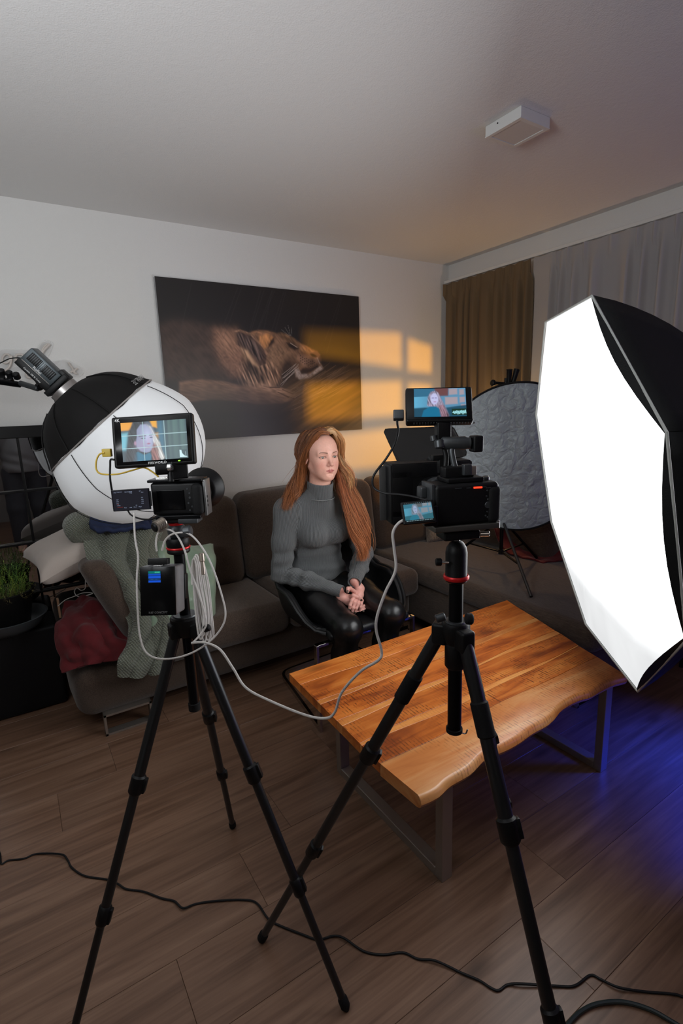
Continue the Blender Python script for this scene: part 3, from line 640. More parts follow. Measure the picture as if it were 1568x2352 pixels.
pillow('small_cushion', 'small ribbed grey-beige cushion in the sofa corner behind the right camera', (2.60, 2.74, 0.545), 0.14, 0.11, 0.05, eul(1.25, 0.0, -0.2), 'knitc', seed=9)

# ---------------------------------------------------------------- blankets
def knit(name, c1, c2, sc=70):
    m, nt, b = new_mat(name); L = nt.links.new; tc = nd(nt, 'ShaderNodeTexCoord'); b.inputs['Roughness'].default_value = 0.95; b.inputs['Sheen Weight'].default_value = 0.3; b.inputs['Specular IOR Level'].default_value = 0.1
    mp = nd(nt, 'ShaderNodeMapping'); mp.inputs['Rotation'].default_value = (0.0, 0.55, 0.0); L(tc.outputs['Object'], mp.inputs[0])
    wa = nd(nt, 'ShaderNodeTexWave', Scale=sc/2.2, Distortion=0.6); wa.bands_direction = 'X'; wb = nd(nt, 'ShaderNodeTexWave', Scale=sc/1.4, Distortion=0.6); wb.bands_direction = 'Z'
    L(mp.outputs[0], wa.inputs['Vector']); L(mp.outputs[0], wb.inputs['Vector'])
    mu = nd(nt, 'ShaderNodeMath', operation='MULTIPLY'); L(wa.outputs[0], mu.inputs[0]); L(wb.outputs[0], mu.inputs[1])
    mx = nd(nt, 'ShaderNodeMix', data_type='RGBA'); mx.inputs['A'].default_value = (*c1, 1); mx.inputs['B'].default_value = (*c2, 1); L(mu.outputs[0], mx.inputs['Factor']); L(mx.outputs['Result'], b.inputs['Base Color'])
    bp = nd(nt, 'ShaderNodeBump', Strength=1.0, Distance=0.006); L(mu.outputs[0], bp.inputs['Height']); L(bp.outputs[0], b.inputs['Normal']); return m
M['knit'] = knit('sage_knit', (0.13, 0.14, 0.105), (0.30, 0.32, 0.25))
M['redb'] = mat('dark_red_fleece', (0.10, 0.004, 0.007), 0.95, bump=0.6, bscale=260, sheen=0.12)
M['navy'] = mat('navy_cloth', (0.012, 0.022, 0.07), 0.85, bump=0.4, bscale=300)
A = at
bl = [[A(218,1212,2.72), A(196,1225,2.60), A(205,1285,2.50), A(255,1360,2.44), A(300,1440,2.38), A(285,1490,2.33), A(272,1520,2.30), A(276,1548,2.30)],
      [A(262,1196,2.74), A(245,1222,2.56), A(258,1290,2.44), A(298,1355,2.38), A(330,1430,2.34), A(318,1490,2.30), A(305,1530,2.28), A(302,1556,2.28)],
      [A(300,1192,2.74), A(300,1216,2.52), A(292,1275,2.46), A(318,1345,2.40), A(352,1420,2.38), A(350,1480,2.33), A(338,1530,2.30), A(332,1552,2.30)],
      [A(330,1190,2.74), A(345,1205,2.52), A(335,1262,2.43), A(345,1340,2.38), A(375,1410,2.33), A(375,1470,2.30), A(365,1520,2.28), A(362,1546,2.28)],
      [A(352,1196,2.72), A(372,1210,2.54), A(352,1250,2.48), A(372,1335,2.42), A(400,1400,2.38), A(402,1450,2.34), A(395,1490,2.32), A(388,1520,2.32)]]
kb = cloth('knitted_blanket', bl, 'knit', nu=90, nv=120, amp=0.03, freq=11, seed=4, thick=0.012, folds=(3, 0.012, 0.5), loc=(0.45, 2.5, 0.44)); tag(kb, 'sage green chunky knitted blanket hanging over the sofa armrest to the seat', 'blanket')
b = MB().rbox((0.235, 2.63, 0.93), (0.075, 0.10, 0.055), 0.05, n=4, m=3, bulge=(0.01, 0.01, 0.02), R=Ry(0.4)); o = b.build('blanket_roll', 'knit', None, True, loc=(0.235, 2.63, 0.9), sharp=None)
o.parent = kb; o.location = V((0.235, 2.63, 0.9)) - kb.location
nv = cloth('navy_cloth', [[A(205,1180,2.60), A(208,1206,2.50), A(225,1226,2.46)], [A(250,1176,2.60), A(255,1212,2.48), A(265,1222,2.44)], [A(300,1172,2.60), A(300,1206,2.48), A(305,1216,2.44)], [A(345,1175,2.62), A(350,1200,2.50), A(356,1212,2.48)]], 'navy', nu=50, nv=40, amp=0.03, freq=18, seed=8, thick=0.02, loc=(0.4, 2.72, 0.92)); tag(nv, 'crumpled navy cloth on top of the pillow pile under the lantern', 'cloth')
# stack under the pile (green satin bolster and folded bedding carrying it)
pillow('bolster', 'grey-brown bolster lying across the armrest under the pile of pillows', (0.50, 2.74, 0.80), 0.20, 0.17, 0.095, eul(0.1, 0.06, 0.0), mat('grey_brown_cloth', (0.16, 0.15, 0.12), 0.9, bump=0.3, bscale=400), seed=12, cat='bolster')
rb = [[A(150,1385,2.75), A(135,1440,2.62), A(130,1490,2.52), A(150,1545,2.45)],
      [A(195,1372,2.72), A(185,1430,2.52), A(180,1490,2.44), A(190,1530,2.40)],
      [A(240,1390,2.62), A(240,1440,2.46), A(235,1490,2.40), A(240,1522,2.38)],
      [A(292,1450,2.55), A(300,1480,2.42), A(300,1505,2.38), A(295,1512,2.36)]]
r_ = cloth('red_blanket', rb, 'redb', nu=80, nv=80, amp=0.05, freq=13, seed=15, thick=0.012, folds=(2.5, 0.007, 0.9), loc=(0.2, 2.5, 0.33)); tag(r_, 'dark red blanket slumped over the left end of the sofa', 'blanket')
r2 = cloth('red_throw', [[V((2.62,2.26,0.62)), V((2.62,2.18,0.50)), V((2.64,2.04,0.475)), V((2.66,1.90,0.470))], [V((2.74,2.26,0.70)), V((2.74,2.18,0.56)), V((2.74,2.02,0.48)), V((2.76,1.86,0.465))], [V((2.86,2.25,0.74)), V((2.84,2.10,0.62)), V((2.84,1.92,0.50)), V((2.86,1.72,0.462))], [V((2.94,2.1,0.74)), V((2.93,1.95,0.62)), V((2.93,1.78,0.50)), V((2.94,1.55,0.465))]], 'redb', nu=60, nv=60, amp=0.035, freq=10, seed=19, thick=0.012, loc=(2.6, 2.0, 0.46)); tag(r2, 'dark red throw on the chaise behind the grey reflector', 'blanket')

# ================================================================ coffee table
TZ = 0.45
BW = [(0.42, 0.125, 0.028), (0.50, 0.17, 0.042), (0.60, 0.24, 0.075)]
M['board'] = wood('acacia_board', (0.22, 0.040, 0.006), (0.50, 0.125, 0.017), (0.68, 0.235, 0.045), (3.2, 26, 26), 0.30, 0.18, saw=0.85, bump=0.05)
M['board2'] = wood('pale_acacia_board', (0.30, 0.070, 0.015), (0.48, 0.17, 0.045), (0.60, 0.32, 0.13), (1.6, 12, 12), 0.30, 0.08, saw=0.5, bump=0.05)
M['sap'] = wood('sapwood_strip', (0.34, 0.09, 0.018), (0.55, 0.19, 0.042), (0.66, 0.30, 0.085), (3, 30, 30), 0.30, 0.1, saw=0.2, bump=0.05)
tb = thing('coffee_table', 'low coffee table of orange-brown acacia boards with wavy front edge and steel legs', 'table', (1.40, 1.27, 0))
edge_px = [(962,1828),(1000,1808),(1024,1791),(1052,1772),(1079,1752),(1112,1725),(1150,1708),(1188,1686),(1215,1671),(1243,1654),(1266,1634),(1287,1615),(1325,1593),(1350,1585),(1375,1574),(1408,1557),(1434,1549)]
EP = [atz(x, y, TZ) for x, y in edge_px]; EP = smooth_pts(EP, 3)
TXL0, TXL1 = 0.755, 0.782; yb, yf = 1.650, 0.90
def xl(y): return 0.756 + (y-0.874)*(0.782-0.756)/(0.771)
def xr(y): return EP[-1].x + (y-EP[-1].y)*(2.026-EP[-1].x)/(1.652-EP[-1].y)
cuts = [1.650, 1.545, 1.425, 1.398, 1.285, 1.262, 1.150, 1.130, 1.045, 0.0]
mats = ['board', 'board', 'sap', 'board', 'sap', 'board', 'sap', 'board', 'board2']
for k in range(len(cuts)-1):
    y1, y0 = cuts[k], cuts[k+1]; g = 0.0006; th = 0.034
    wv = lambda x, kk: 0.006*math.sin(x*5+kk*2.1)+0.004*math.sin(x*11+kk)
    xs = np.linspace(0, 1, 26)
    top = [(xl(y1)+(xr(y1)-xl(y1))*t, y1-g+(wv(t*1.2, k) if k else 0)) for t in xs]
    if k < len(cuts)-2: bot = [(xl(y0)+(xr(y0)-xl(y0))*t, y0+g+wv(t*1.2, k+1)) for t in xs]
    else: bot = None
    b = MB(); rows = []
    if bot:
        n = len(xs); z0 = TZ-th
        prof = [[(p[0], p[1], TZ-0.0008) for p in top], [(p[0], p[1]-0.0008, TZ) for p in top], [(p[0], p[1]+0.0008, TZ) for p in bot], [(p[0], p[1], TZ-0.0008) for p in bot], [(p[0], p[1], z0) for p in bot], [(p[0], p[1], z0) for p in top]]
    else:
        E2 = EP; L = [(E2[0]-E2[0]).length]
        for i in range(1, len(E2)): L.append(L[-1]+(E2[i]-E2[i-1]).length)
        xs2 = [l/L[-1] for l in L]; z0 = TZ-0.040
        top = [(xl(y1)+(xr(y1)-xl(y1))*t, y1-g+wv(t*1.2, k)) for t in xs2]
        def off(i, d):
            t = (E2[min(i+1, len(E2)-1)]-E2[max(i-1, 0)]).normalized(); return (E2[i].x + t.y*d, E2[i].y - t.x*d)
        prof = [[(p[0], p[1], TZ-0.0008) for p in top], [(p[0], p[1]-0.0008, TZ) for p in top]]
        for d, z in ((-0.006, TZ), (0.0, TZ-0.002), (0.006, TZ-0.010), (0.010+0.0, TZ-0.022), (0.004, TZ-0.034), (-0.008, z0)):
            prof.append([(*off(i, d + 0.003*math.sin(i*0.7)), z) for i in range(len(E2))])
        prof.append([(p[0], p[1], z0) for p in top])
    n = len(prof[0]); vs = [p for r in prof for p in r]; m_ = len(prof)
    fs = [(r*n+i, r*n+i+1, ((r+1) % m_)*n+i+1, ((r+1) % m_)*n+i) for r in range(m_) for i in range(n-1)]
    fs += [tuple(r*n for r in range(m_)), tuple((m_-1-r)*n+n-1 for r in range(m_))]
    b.add(vs, fs); o = b.build('board', mats[k], tb, True, sharp=35)
    # own origin for each board, so that the grain differs
    me = o.data; c = V((1.4, (y0 or 0.95), TZ)) - V((1.40, 1.27, 0)); me.transform(Matrix.Translation(-c)); o.location = c
def legframe(x, y0, y1):
    b = MB(); hx, hy = 0.021, 0.0155; r = 0.002
    b.rbox((x, y0, 0.205), (hx, hy, 0.205), r, n=1); b.rbox((x, y1, 0.205), (hx, hy, 0.205), r, n=1)
    b.rbox((x, (y0+y1)/2, hy), (hx-0.0003, (y1-y0)/2-hy, hy), r, n=1); b.rbox((x, (y0+y1)/2, 0.41-hy), (hx-0.0003, (y1-y0)/2-hy, hy), r, n=1)
    b.build('leg_frame', 'steel', tb)
legframe(0.955, 0.985, 1.56); legframe(1.80, 0.985, 1.56)

# ================================================================ shell chair
ch = thing('shell_chair', 'black leather shell armchair on a chromed sled base under the seated woman', 'chair', (1.30, 2.12, 0))
def shell():
    cx, cy = 1.30, 2.08; n = 61; rows = []
    th = np.linspace(-2.42, 2.42, n)      # 0 = back
    vv = np.linspace(0, 1, 22); P = np.zeros((22, n, 3))
    def plan(t):
        c, s_ = math.cos(t), math.sin(t); p = 2.6
        r = (abs(c)**p + abs(s_)**p)**(-1/p); return s_*r*0.305, c*r*(0.275 if c > 0 else 0.26)
    for j, t in enumerate(th):
        px_, py_ = plan(t); a = abs(t)
        back = 0.5+0.5*math.cos(min(1, max(0, (a-0.55)/0.75))*PI)
        front = min(1, max(0, (a-1.55)/0.85)); front = front*front*(3-2*front)
        rz = 0.80*back + 0.60*(1-back); rz = rz*(1-front) + 0.452*front
        for i, v_ in enumerate(vv):
            if v_ < 0.5:
                q = v_/0.5; k = q*0.80; z = 0.425 + 0.012*q**3 - 0.02*(1-q**2)*0
            else:
                q = (v_-0.5)/0.5; k = 0.80 + 0.20*math.sin(q*PI/2)**0.8 + 0.02*q; z = 0.437 + (rz-0.437)*(1-math.cos(q*PI/2))**0.85
            P[i, j] = (cx+px_*k, cy+py_*k, z)
    P[0, :, :] = (cx, cy, 0.425)
    return P
SP = shell()
M['leather'] = mat('black_leather', (0.014, 0.0145, 0.016), 0.40, bump=0.35, bscale=260, spec=0.5)
o = np_mesh('shell', SP.reshape(-1, 3), grid_faces(*SP.shape[:2])[:, ::-1], 'leather', ch, True); s = o.modifiers.new('t', 'SOLIDIFY'); s.thickness = 0.028; s.offset = -1
MB().tube([tuple(p) for p in SP[-1][::2]], 0.010, 8).build('piping', 'leather', ch, True)
MB().rbox((1.30, 2.04, 0.443), (0.225, 0.225, 0.02), 0.018, n=3, m=4, bulge=(0, 0, 0.008)).build('seat_pad', 'leather', ch, True)
M['chairleg'] = mat('polished_chrome', (0.62, 0.61, 0.60), 0.10, 1.0)
fl_, bl_, br_, fr_ = V((1.012, 1.842, 0)), V((1.085, 2.40, 0)), V((1.60, 2.42, 0)), V((1.56, 1.842, 0))
loop = []
def corner(a, c, b_, r=0.07, k=6):
    u = (a-c).normalized(); w_ = (b_-c).normalized(); p0 = c+u*r; p1 = c+w_*r
    return [(p0*(1-t)+c*t)*(1-t) + (c*(1-t)+p1*t)*t for t in [i/k for i in range(k+1)]]
path = [fl_] + corner(fl_, bl_, br_) + corner(bl_, br_, fr_) + [fr_]
b = MB(); hw, hh = 0.014, 0.007      # flat bar standing on edge
vs = []
for i, p in enumerate(path):
    t = (path[min(i+1, len(path)-1)] - path[max(i-1, 0)]).normalized(); nrm = V((t.y, -t.x, 0))
    for a_, z in ((-hh, 0.001), (hh, 0.001), (hh, 0.027), (-hh, 0.027)): vs.append(p + nrm*a_ + V((0, 0, z)))
N = len(path); fs = [(i*4+k, i*4+(k+1) % 4, (i+1)*4+(k+1) % 4, (i+1)*4+k) for i in range(N-1) for k in range(4)] + [(3, 2, 1, 0), tuple((N-1)*4+k for k in range(4))]
b.add(vs, fs); b.build('sled_frame', 'chairleg', ch)
for p in (fl_, fr_):
    MB().rbox((p.x, p.y, 0.212), (0.007, 0.013, 0.211), 0.002, n=1).build('leg', 'chairleg', ch)
    MB().rbox((p.x*0.5+1.30*0.5, p.y+0.012, 0.412), (abs(p.x-1.30)/2, 0.013, 0.007), 0.002, n=1).build('cross_bar', 'chairleg', ch)

# ================================================================ mirror, plinth, plants
MY = 3.075
mr = thing('window_mirror', 'black framed mirror divided like a window, standing against the left of the wall', 'mirror', (0.0, MY, 0))
MX0, MX1, MZ1 = -0.56, 0.60, 1.405
M['mirror'] = mat('mirror_glass', (0.42, 0.43, 0.44), 0.015, 1.0)
M['mframe'] = mat('black_frame', (0.014, 0.014, 0.015), 0.35)
tilt = Matrix.Rotation(math.radians(-2.0), 4, 'Z')
MB().box(((MX0+MX1)/2, MY+0.012, MZ1/2), ((MX1-MX0)/2-0.02, 0.004, MZ1/2-0.02)).build('glass', 'mirror', mr)
for c, h in ((((MX0+MX1)/2, MY, MZ1-0.03), ((MX1-MX0)/2, 0.016, 0.03)), (((MX0+MX1)/2, MY, 0.03), ((MX1-MX0)/2, 0.016, 0.03)), ((MX0+0.025, MY, MZ1/2), (0.025, 0.016, MZ1/2-0.06)), ((MX1-0.025, MY, MZ1/2), (0.025, 0.016, MZ1/2-0.06))):
    MB().rbox(c, h, 0.003, n=1).build('frame_bar', 'mframe', mr)
for x in (-0.255, 0.037, 0.33): MB().rbox((x, MY-0.002, MZ1/2), (0.006, 0.010, MZ1/2-0.06), 0.002, n=1).build('glazing_bar', 'mframe', mr)
for z in (0.27, 0.535, 0.805, 1.077): MB().rbox(((MX0+MX1)/2, MY-0.004, z), ((MX1-MX0)/2-0.05, 0.010, 0.006), 0.002, n=1).build('glazing_bar', 'mframe', mr)
M['plinth'] = mat('black_leatherette', (0.013, 0.013, 0.015), 0.55, bump=0.35, bscale=300)
o = MB().rbox((-0.38, 2.930, 0.215), (0.455, 0.120, 0.214), 0.018, n=3, m=2).build('plinth', 'plinth', None, True, loc=(-0.36, 2.965, 0)); tag(o, 'black leatherette box at the left edge carrying the potted herbs', 'box')
tc_ = V((-0.125, 2.875, 0.43))
o = MB().lathe(tc_+V((0, 0, 0.001)), tc_+V((0, 0, 1)), [(0, 0.10), (0.004, 0.12), (0.030, 0.155), (0.066, 0.172), (0.072, 0.175), (0.074, 0.168), (0.067, 0.163), (0.033, 0.147), (0.012, 0.115), (0.010, 0.0)], 48).build('saucer', mat('grey_glazed_saucer', (0.045, 0.05, 0.055), 0.35), None, True, loc=tc_); tag(o, 'wide dark grey saucer under the herb pot', 'saucer')
pp = tc_ + V((0, 0, 0.013))
hp = thing('potted_herbs', 'round black pot of feathery green herbs in front of the mirror', 'plant', pp)
MB().lathe(pp, pp+V((0, 0, 1)), [(0, 0.090), (0.005, 0.095), (0.15, 0.120), (0.165, 0.127), (0.185, 0.130), (0.188, 0.125), (0.170, 0.119), (0.16, 0.115)], 40, cap=False).build('pot', mat('black_pot', (0.012, 0.012, 0.013), 0.45), hp, True)
MB().cyl(pp+V((0, 0, 0.150)), pp+V((0, 0, 0.158)), 0.117, n=32).build('soil', mat('potting_soil', (0.03, 0.02, 0.012), 1.0, bump=1.0, bscale=90), hp)
def herbs(c, R, n, hmin, hmax, seed, cols, dy=1.0):
    rg = random.Random(seed); vs = []; fs = []; cs = []
    def tri(p, d, L_, w_, col):
        s_ = d.cross(V((0, 0, 1))); s_ = s_.normalized()*w_ if s_.length > 1e-4 else V((w_, 0, 0)); o_ = len(vs)
        vs.extend([p-s_, p+s_, p+d*L_*0.6+s_*0.7, p+d*L_, p+d*L_*0.6-s_*0.7]); fs.append((o_, o_+1, o_+2, o_+3, o_+4)); cs.extend([col]*5)
    for k in range(n):
        a = rg.uniform(0, 2*PI); r = R*math.sqrt(rg.random()); p = V((c[0]+r*math.cos(a), c[1]+r*math.sin(a)*dy, c[2])); h = rg.uniform(hmin, hmax)
        d = V((math.cos(a)*rg.uniform(0, .6)*r/R, math.sin(a)*rg.uniform(0, .5)*r/R, 1)).normalized(); m_ = int(h/0.006)
        base = rg.choice(cols); g = rg.uniform(0.7, 1.3); stem = []
        for i in range(m_):
            t = i/m_; q = p + d*(h*t) + V((0.012*math.sin(t*4+k), 0.012*math.cos(t*3+k), 0))
            stem.append(q); up = V((rg.gauss(0, 1), rg.gauss(0, 1), rg.uniform(0.1, 0.9))).normalized()
            tri(q, up, rg.uniform(0.010, 0.022)*(1-0.4*t), 0.0011, tuple(x*g*(0.6+0.7*t) for x in base))
        for i in range(len(stem)-1):
            tri(stem[i], (stem[i+1]-stem[i]).normalized(), 0.008, 0.0008, tuple(x*0.7 for x in base))
    return vs, fs, cs
vs, fs, cs = herbs(pp+V((0, 0, 0.155)), 0.112, 190, 0.05, 0.18, 4, [(0.20, 0.32, 0.04), (0.30, 0.40, 0.05), (0.13, 0.26, 0.04), (0.10, 0.24, 0.04)])
b = MB(); b.add(vs, fs); b.c = cs; M['herb'] = vcol_mat('herb_leaves', 0.6); o = b.build('foliage', 'herb', hp); o['kind'] = 'stuff'
vs, fs, cs = herbs(pp+V((0.04, -0.03, 0.155)), 0.09, 120, 0.02, 0.06, 7, [(0.20, 0.16, 0.06), (0.15, 0.12, 0.05)])
b = MB(); b.add(vs, fs); b.c = cs; o = b.build('dry_undergrowth', 'herb', hp); o['kind'] = 'stuff'; o['label'] = 'dry brownish growth low in the pot'

# ---------------------------------------------------------------- neon sign (off)
sg = thing('wall_sign', 'unlit white neon-style lettering reading good vibes on a clear backing', 'sign', (0.17, YB-0.012, 1.72))
M['neon'] = mat('unlit_neon_tube', (0.60, 0.55, 0.51), 0.4)
def glyph(pts, name='letter', r=0.0052):
    P = smooth_pts([at(x, y, YB-0.022) for x, y in pts], 6); MB().tube(P, r, 8).build(name, 'neon', sg, True)
glyph([(25,825),(20,815),(12,814),(5,822),(6,831),(14,834),(22,828),(26,817),(24,836),(16,848),(4,852),(-4,850)])
glyph([(44,814),(37,816),(36,825),(40,832),(48,830),(53,822),(51,815),(44,814)])
glyph([(66,813),(59,815),(57,823),(61,831),(69,829),(73,821),(72,814),(66,813)])
glyph([(88,814),(80,817),(79,825),(85,829),(92,822),(100,806),(110,795),(113,792),(108,791),(100,799),(94,812),(92,822),(97,830)])
glyph([(64,848),(60,856),(62,866),(70,867),(76,858),(80,850)]); glyph([(86,852),(84,862),(89,868)])
glyph([(98,840),(97,856),(99,866),(106,866),(108,858),(101,856)]); glyph([(156,832),(160,838),(166,846),(168,852),(162,855)]); glyph([(178,846),(172,850),(170,856),(176,858)])
M['acryl'] = mat('clear_acrylic', (0.8, 0.8, 0.8), 0.08, trans=0.0, alpha=0.18)
bp_ = smooth_pts([at(x, y, YB-0.013) for x, y in [(-8,812),(6,803),(40,803),(80,802),(92,790),(108,781),(122,788),(116,808),(108,826),(118,842),(150,826),(176,838),(192,850),(182,866),(150,866),(120,876),(70,880),(54,868),(52,846),(30,846),(10,862),(-8,858)]], 3)
cc = sum(bp_, V((0, 0, 0)))/len(bp_); k = len(bp_)
MB().add([p for p in bp_]+[p+V((0, 0.003, 0)) for p in bp_]+[cc, cc+V((0, .003, 0))], [(i, (i+1) % k, 2*k) for i in range(k)]+[((i+1) % k+k, i+k, 2*k+1) for i in range(k)]+[(i+k, (i+1) % k+k, (i+1) % k, i) for i in range(k)]).build('backing', 'acryl', sg)
# ================================================================ studio gear
FW = V(CAMR @ np.array([0, 0, -1.0]))     # lens axis direction of the photograph
def proj(p):
    q = CAMR.T @ (np.array(p, float)-[0, 0, CAMH]); return CX+FPX*q[0]/-q[2], CY-FPX*q[1]/-q[2]
def t_at(a, b, py):       # fraction along a 3D segment where its picture height is py
    lo, hi = 0.0, 1.0
    for _ in range(30):
        m_ = (lo+hi)/2
        if proj(V(a).lerp(V(b), m_))[1] < py: lo = m_
        else: hi = m_
    return lo
# ---------------------------------------------------------------- octagonal softbox
SC, SN, SR, SROT = V((1.508, 0.929, 1.155)), V((-0.751, 0.636, -0.177)).normalized(), 0.600, 1.168
SU = V((0, 0, 1)).cross(SN).normalized(); SV_ = SN.cross(SU)
def sdir(k): a = SROT + k*PI/4; return SU*math.cos(a) + SV_*math.sin(a)
sb = thing('octagonal_softbox', 'large lit octagonal softbox with white front beside the table', 'softbox', SC - SN*0.5)
# front cloth: grid in polar layout, emission falls off to the rim; folds near the lower tip
nr, na = 26, 8*10; P = []; Cc = []
for i in range(nr+1):
    q = i/nr
    for j in range(na):
        k, f = divmod(j, 10); f /= 10; e = (sdir(k)*(1-f) + sdir(k+1)*f)*SR*q
        p = SC + e; zz = e.z
        fold = max(0, -zz-0.25)*2.2
        wr = 0.010*(vnoise(np.array([e.x*9+3, e.y*9, zz*5]), 3)-0.5)*2*fold*(1-q**6)
        p = p + SN*(0.012*(1-q*q) + wr - 0.004)
        hot = max(0, 1-q**9)*(1-min(1, max(0, (-zz-0.13)/0.26)))**1.5
        nz_ = (vnoise(np.array([e.x*9, e.y*9, zz*5]), 5)-0.5)*0.20 + (vnoise(np.array([e.x*24, e.y*24, zz*14]), 6)-0.5)*0.08
        g = (0.82 + nz_ + (SOFT-0.82)*hot)/SOFT
        P.append(tuple(p)); Cc.append((g*0.975, g*0.99, g))
F = [(i*na+j, i*na+(j+1) % na, (i+1)*na+(j+1) % na, (i+1)*na+j) for i in range(1, nr) for j in range(na)] + [(0, (i+1) % na+na, i+na, i+na) for i in range(0)]
F += [(0, na+j, na+(j+1) % na, 0) for j in range(0)]
b = MB(); b.add(P, F + [tuple(na+j for j in range(na))]); b.c = Cc
M['soft'] = vcol_mat('lit_white_diffuser', 0.8, emit=SOFT)
b.build('front_cloth', 'soft', sb, True, sharp=None)
M['sshell'] = mat('black_softbox_cloth', (0.011, 0.013, 0.014), 0.62, bump=0.3, bscale=500)
def shell_pt(k, v_):       # v 0 rim, 1 ring
    r = SR*(1-v_) + 0.085*v_ + 0.065*math.sin(v_*PI); d = 0.50*v_**0.9
    return SC + sdir(k)*r*0.997 - SN*(d+0.004)
for k in range(8):
    A_ = []
    for i in range(13):
        a, c = shell_pt(k, i/12), shell_pt(k+1, i/12)
        A_.append([a.lerp(c, j/8) - SN*0.0 - ((a+c)/2 - (SC-SN*0.5*(i/12))).normalized()*0.020*math.sin(j/8*PI)*(0.3+0.7*math.sin(i/12*PI)) for j in range(9)])
    b = MB().grid(A_); o = b.build('panel', 'sshell', sb, True, sharp=None); s = o.modifiers.new('t', 'SOLIDIFY'); s.thickness = 0.003
b = MB().tube([SC + sdir(k)*SR*1.002 for k in range(8)], 0.0032, 6, closed=True); b.build('rim_piping', mat('pale_rim_tape', (0.42, 0.44, 0.42), 0.7), sb, True)
# thin cloth lip standing proud along the camera-side edges
for k in (5, 6, 7):
    a, c = SC+sdir(k)*SR*1.006, SC+sdir(k+1)*SR*1.006
    MB().grid([[a.lerp(c, j/8)+SN*(0.022*math.sin(j/8*PI)*q)-(a.lerp(c, .5)-SC).normalized()*0.010*q for j in range(9)] for q in (0, .5, 1)]).build('lip', 'sshell', sb, True)
R0 = SC - SN*0.50
MB().lathe(R0+SN*0.03, R0-SN, [(0, 0.088), (0.03, 0.088), (0.032, 0.07), (0.05, 0.07)], 28).build('speed_ring', 'dgrey', sb, True)
MB().lathe(R0-SN*0.02, R0-SN, [(0, 0.05), (0.01, 0.062), (0.20, 0.062), (0.215, 0.05)], 24).build('lamp_head', 'black', sb, True)
stp = V((1.98, 0.34, 0))
def light_stand(name, label, base, top, feet, cat='stand', r=0.0125):
    t = thing(name, label, cat, base)
    MB().cyl(base+V((0, 0, 0.10)), base+V((0, 0, top*0.55)), r, n=16).build('pole', 'blackm', t, True)
    MB().cyl(base+V((0, 0, top*0.5)), base+V((0, 0, top)), r*0.8, n=16).build('upper_pole', 'blackm', t, True)
    MB().lathe(base+V((0, 0, top*0.55-0.02)), base+V((0, 0, 9)), [(0, r*1.5), (0.04, r*1.5)], 16).build('collar', 'black', t, True)
    for f in feet:
        h = base+V((0, 0, 0.42)); f = V(f); MB().cyl(h, f+V((0, 0, 0.008)), r*0.7, n=10).build('leg', 'blackm', t, True)
        m_ = h.lerp(f, 0.55); MB().cyl(base+V((0, 0, 0.13)), m_, r*0.4, n=8).build('brace', 'blackm', t, True)
        MB().sphere(f+V((0, 0, 0.014)), 0.014, 10, 8).build('rubber_foot', 'rubber', t, True)
    return t
ls = light_stand('light_stand', 'black light stand carrying the softbox, its foot at the right edge of the frame', stp, R0.z-0.12, [tuple(atz(1584, 2190, 0)), (2.35, -0.10, 0), (2.45, 0.60, 0)])
MB().cyl(stp+V((0, 0, R0.z-0.13)), R0-SN*0.10, 0.014, n=12).build('bracket', 'black', ls, True)

# ---------------------------------------------------------------- lantern softbox
LC = pd(289, 1026, 2.12); camx = V(CAMR[:, 0]); camy = V(CAMR[:, 1])
LA = (camx*0.68 - camy*0.73 + FW*0.40).normalized(); LU = LA.cross(FW).normalized(); LW = LA.cross(LU)
la, lr = 0.296, 0.322
ln = thing('lantern_softbox', 'round white lantern softbox with black skirt on a boom at left', 'softbox', LC)
def lan(t, ang, add=0.0, sc=True):
    q = max(0, 1-(t/la)**2)**0.5; q = q**0.86; rr = lr*q*(1-0.14*min(1, max(0, (-t+0.03)/0.18)))
    if sc: rr *= 1-0.018*abs(math.sin(ang*4))*(1 if t < 0.2 else 0.4)
    return LC + LA*t + (LU*math.cos(ang)+LW*math.sin(ang))*(rr+add)
M['lwhite'] = fabric_tr('white_lantern_cloth', (0.92, 0.94, 0.96), 0.22, 40)
M['lblack'] = mat('black_skirt_cloth', (0.014, 0.013, 0.013), 0.7, bump=0.35, bscale=400)
na = 64; ts = [la*math.sin(x) for x in np.linspace(math.asin(-0.128/la), PI/2, 26)]
b = MB(); P = [[lan(t, 2*PI*j/na) for j in range(na+1)] for t in ts]; b.grid(P).build('white_cloth', 'lwhite', ln, True, sharp=None)
tb_ = np.linspace(-0.288, -0.120, 14); P = [[lan(t+0.006*math.sin(j*PI/4)*(i == 13), 2*PI*j/na, 0.004) for j in range(na+1)] for i, t in enumerate(tb_)]
MB().grid(P).build('black_skirt', 'lblack', ln, True, sharp=None)
MB().tube([lan(-0.120, 2*PI*j/na, 0.004) for j in range(na)], 0.0035, 5, closed=True).build('skirt_hem', mat('grey_hem', (0.28, 0.26, 0.25), 0.8), ln, True)
for k in range(8):
    a = PI/8 + k*PI/4; MB().tube([lan(t, a, 0.0015, False) for t in np.linspace(-0.11, 0.28, 26)], 0.0016, 5).build('rib', 'cord', ln, True)
    MB().tube([lan(t, a, 0.006, False) for t in np.linspace(-0.28, -0.125, 10)], 0.0028, 5).build('skirt_rib', 'lblack', ln, True)
MB().tube([lan(0.262, 2*PI*j/na, 0.0012, False) for j in range(na)], 0.0014, 5, closed=True).build('front_seam', 'cord', ln, True)
HD = LC - LA*0.268
MB().lathe(HD+LA*0.02, HD-LA, [(0, 0.07), (0.02, 0.07), (0.03, 0.056), (0.065, 0.056)], 28).build('mount_ring', mat('silver_ring', (0.42, 0.40, 0.39), 0.35, 0.8), ln, True)
tx = LC + LA*(-0.155) + (camy*0.9-FW*0.45 + camx*0.25).normalized()*0.30
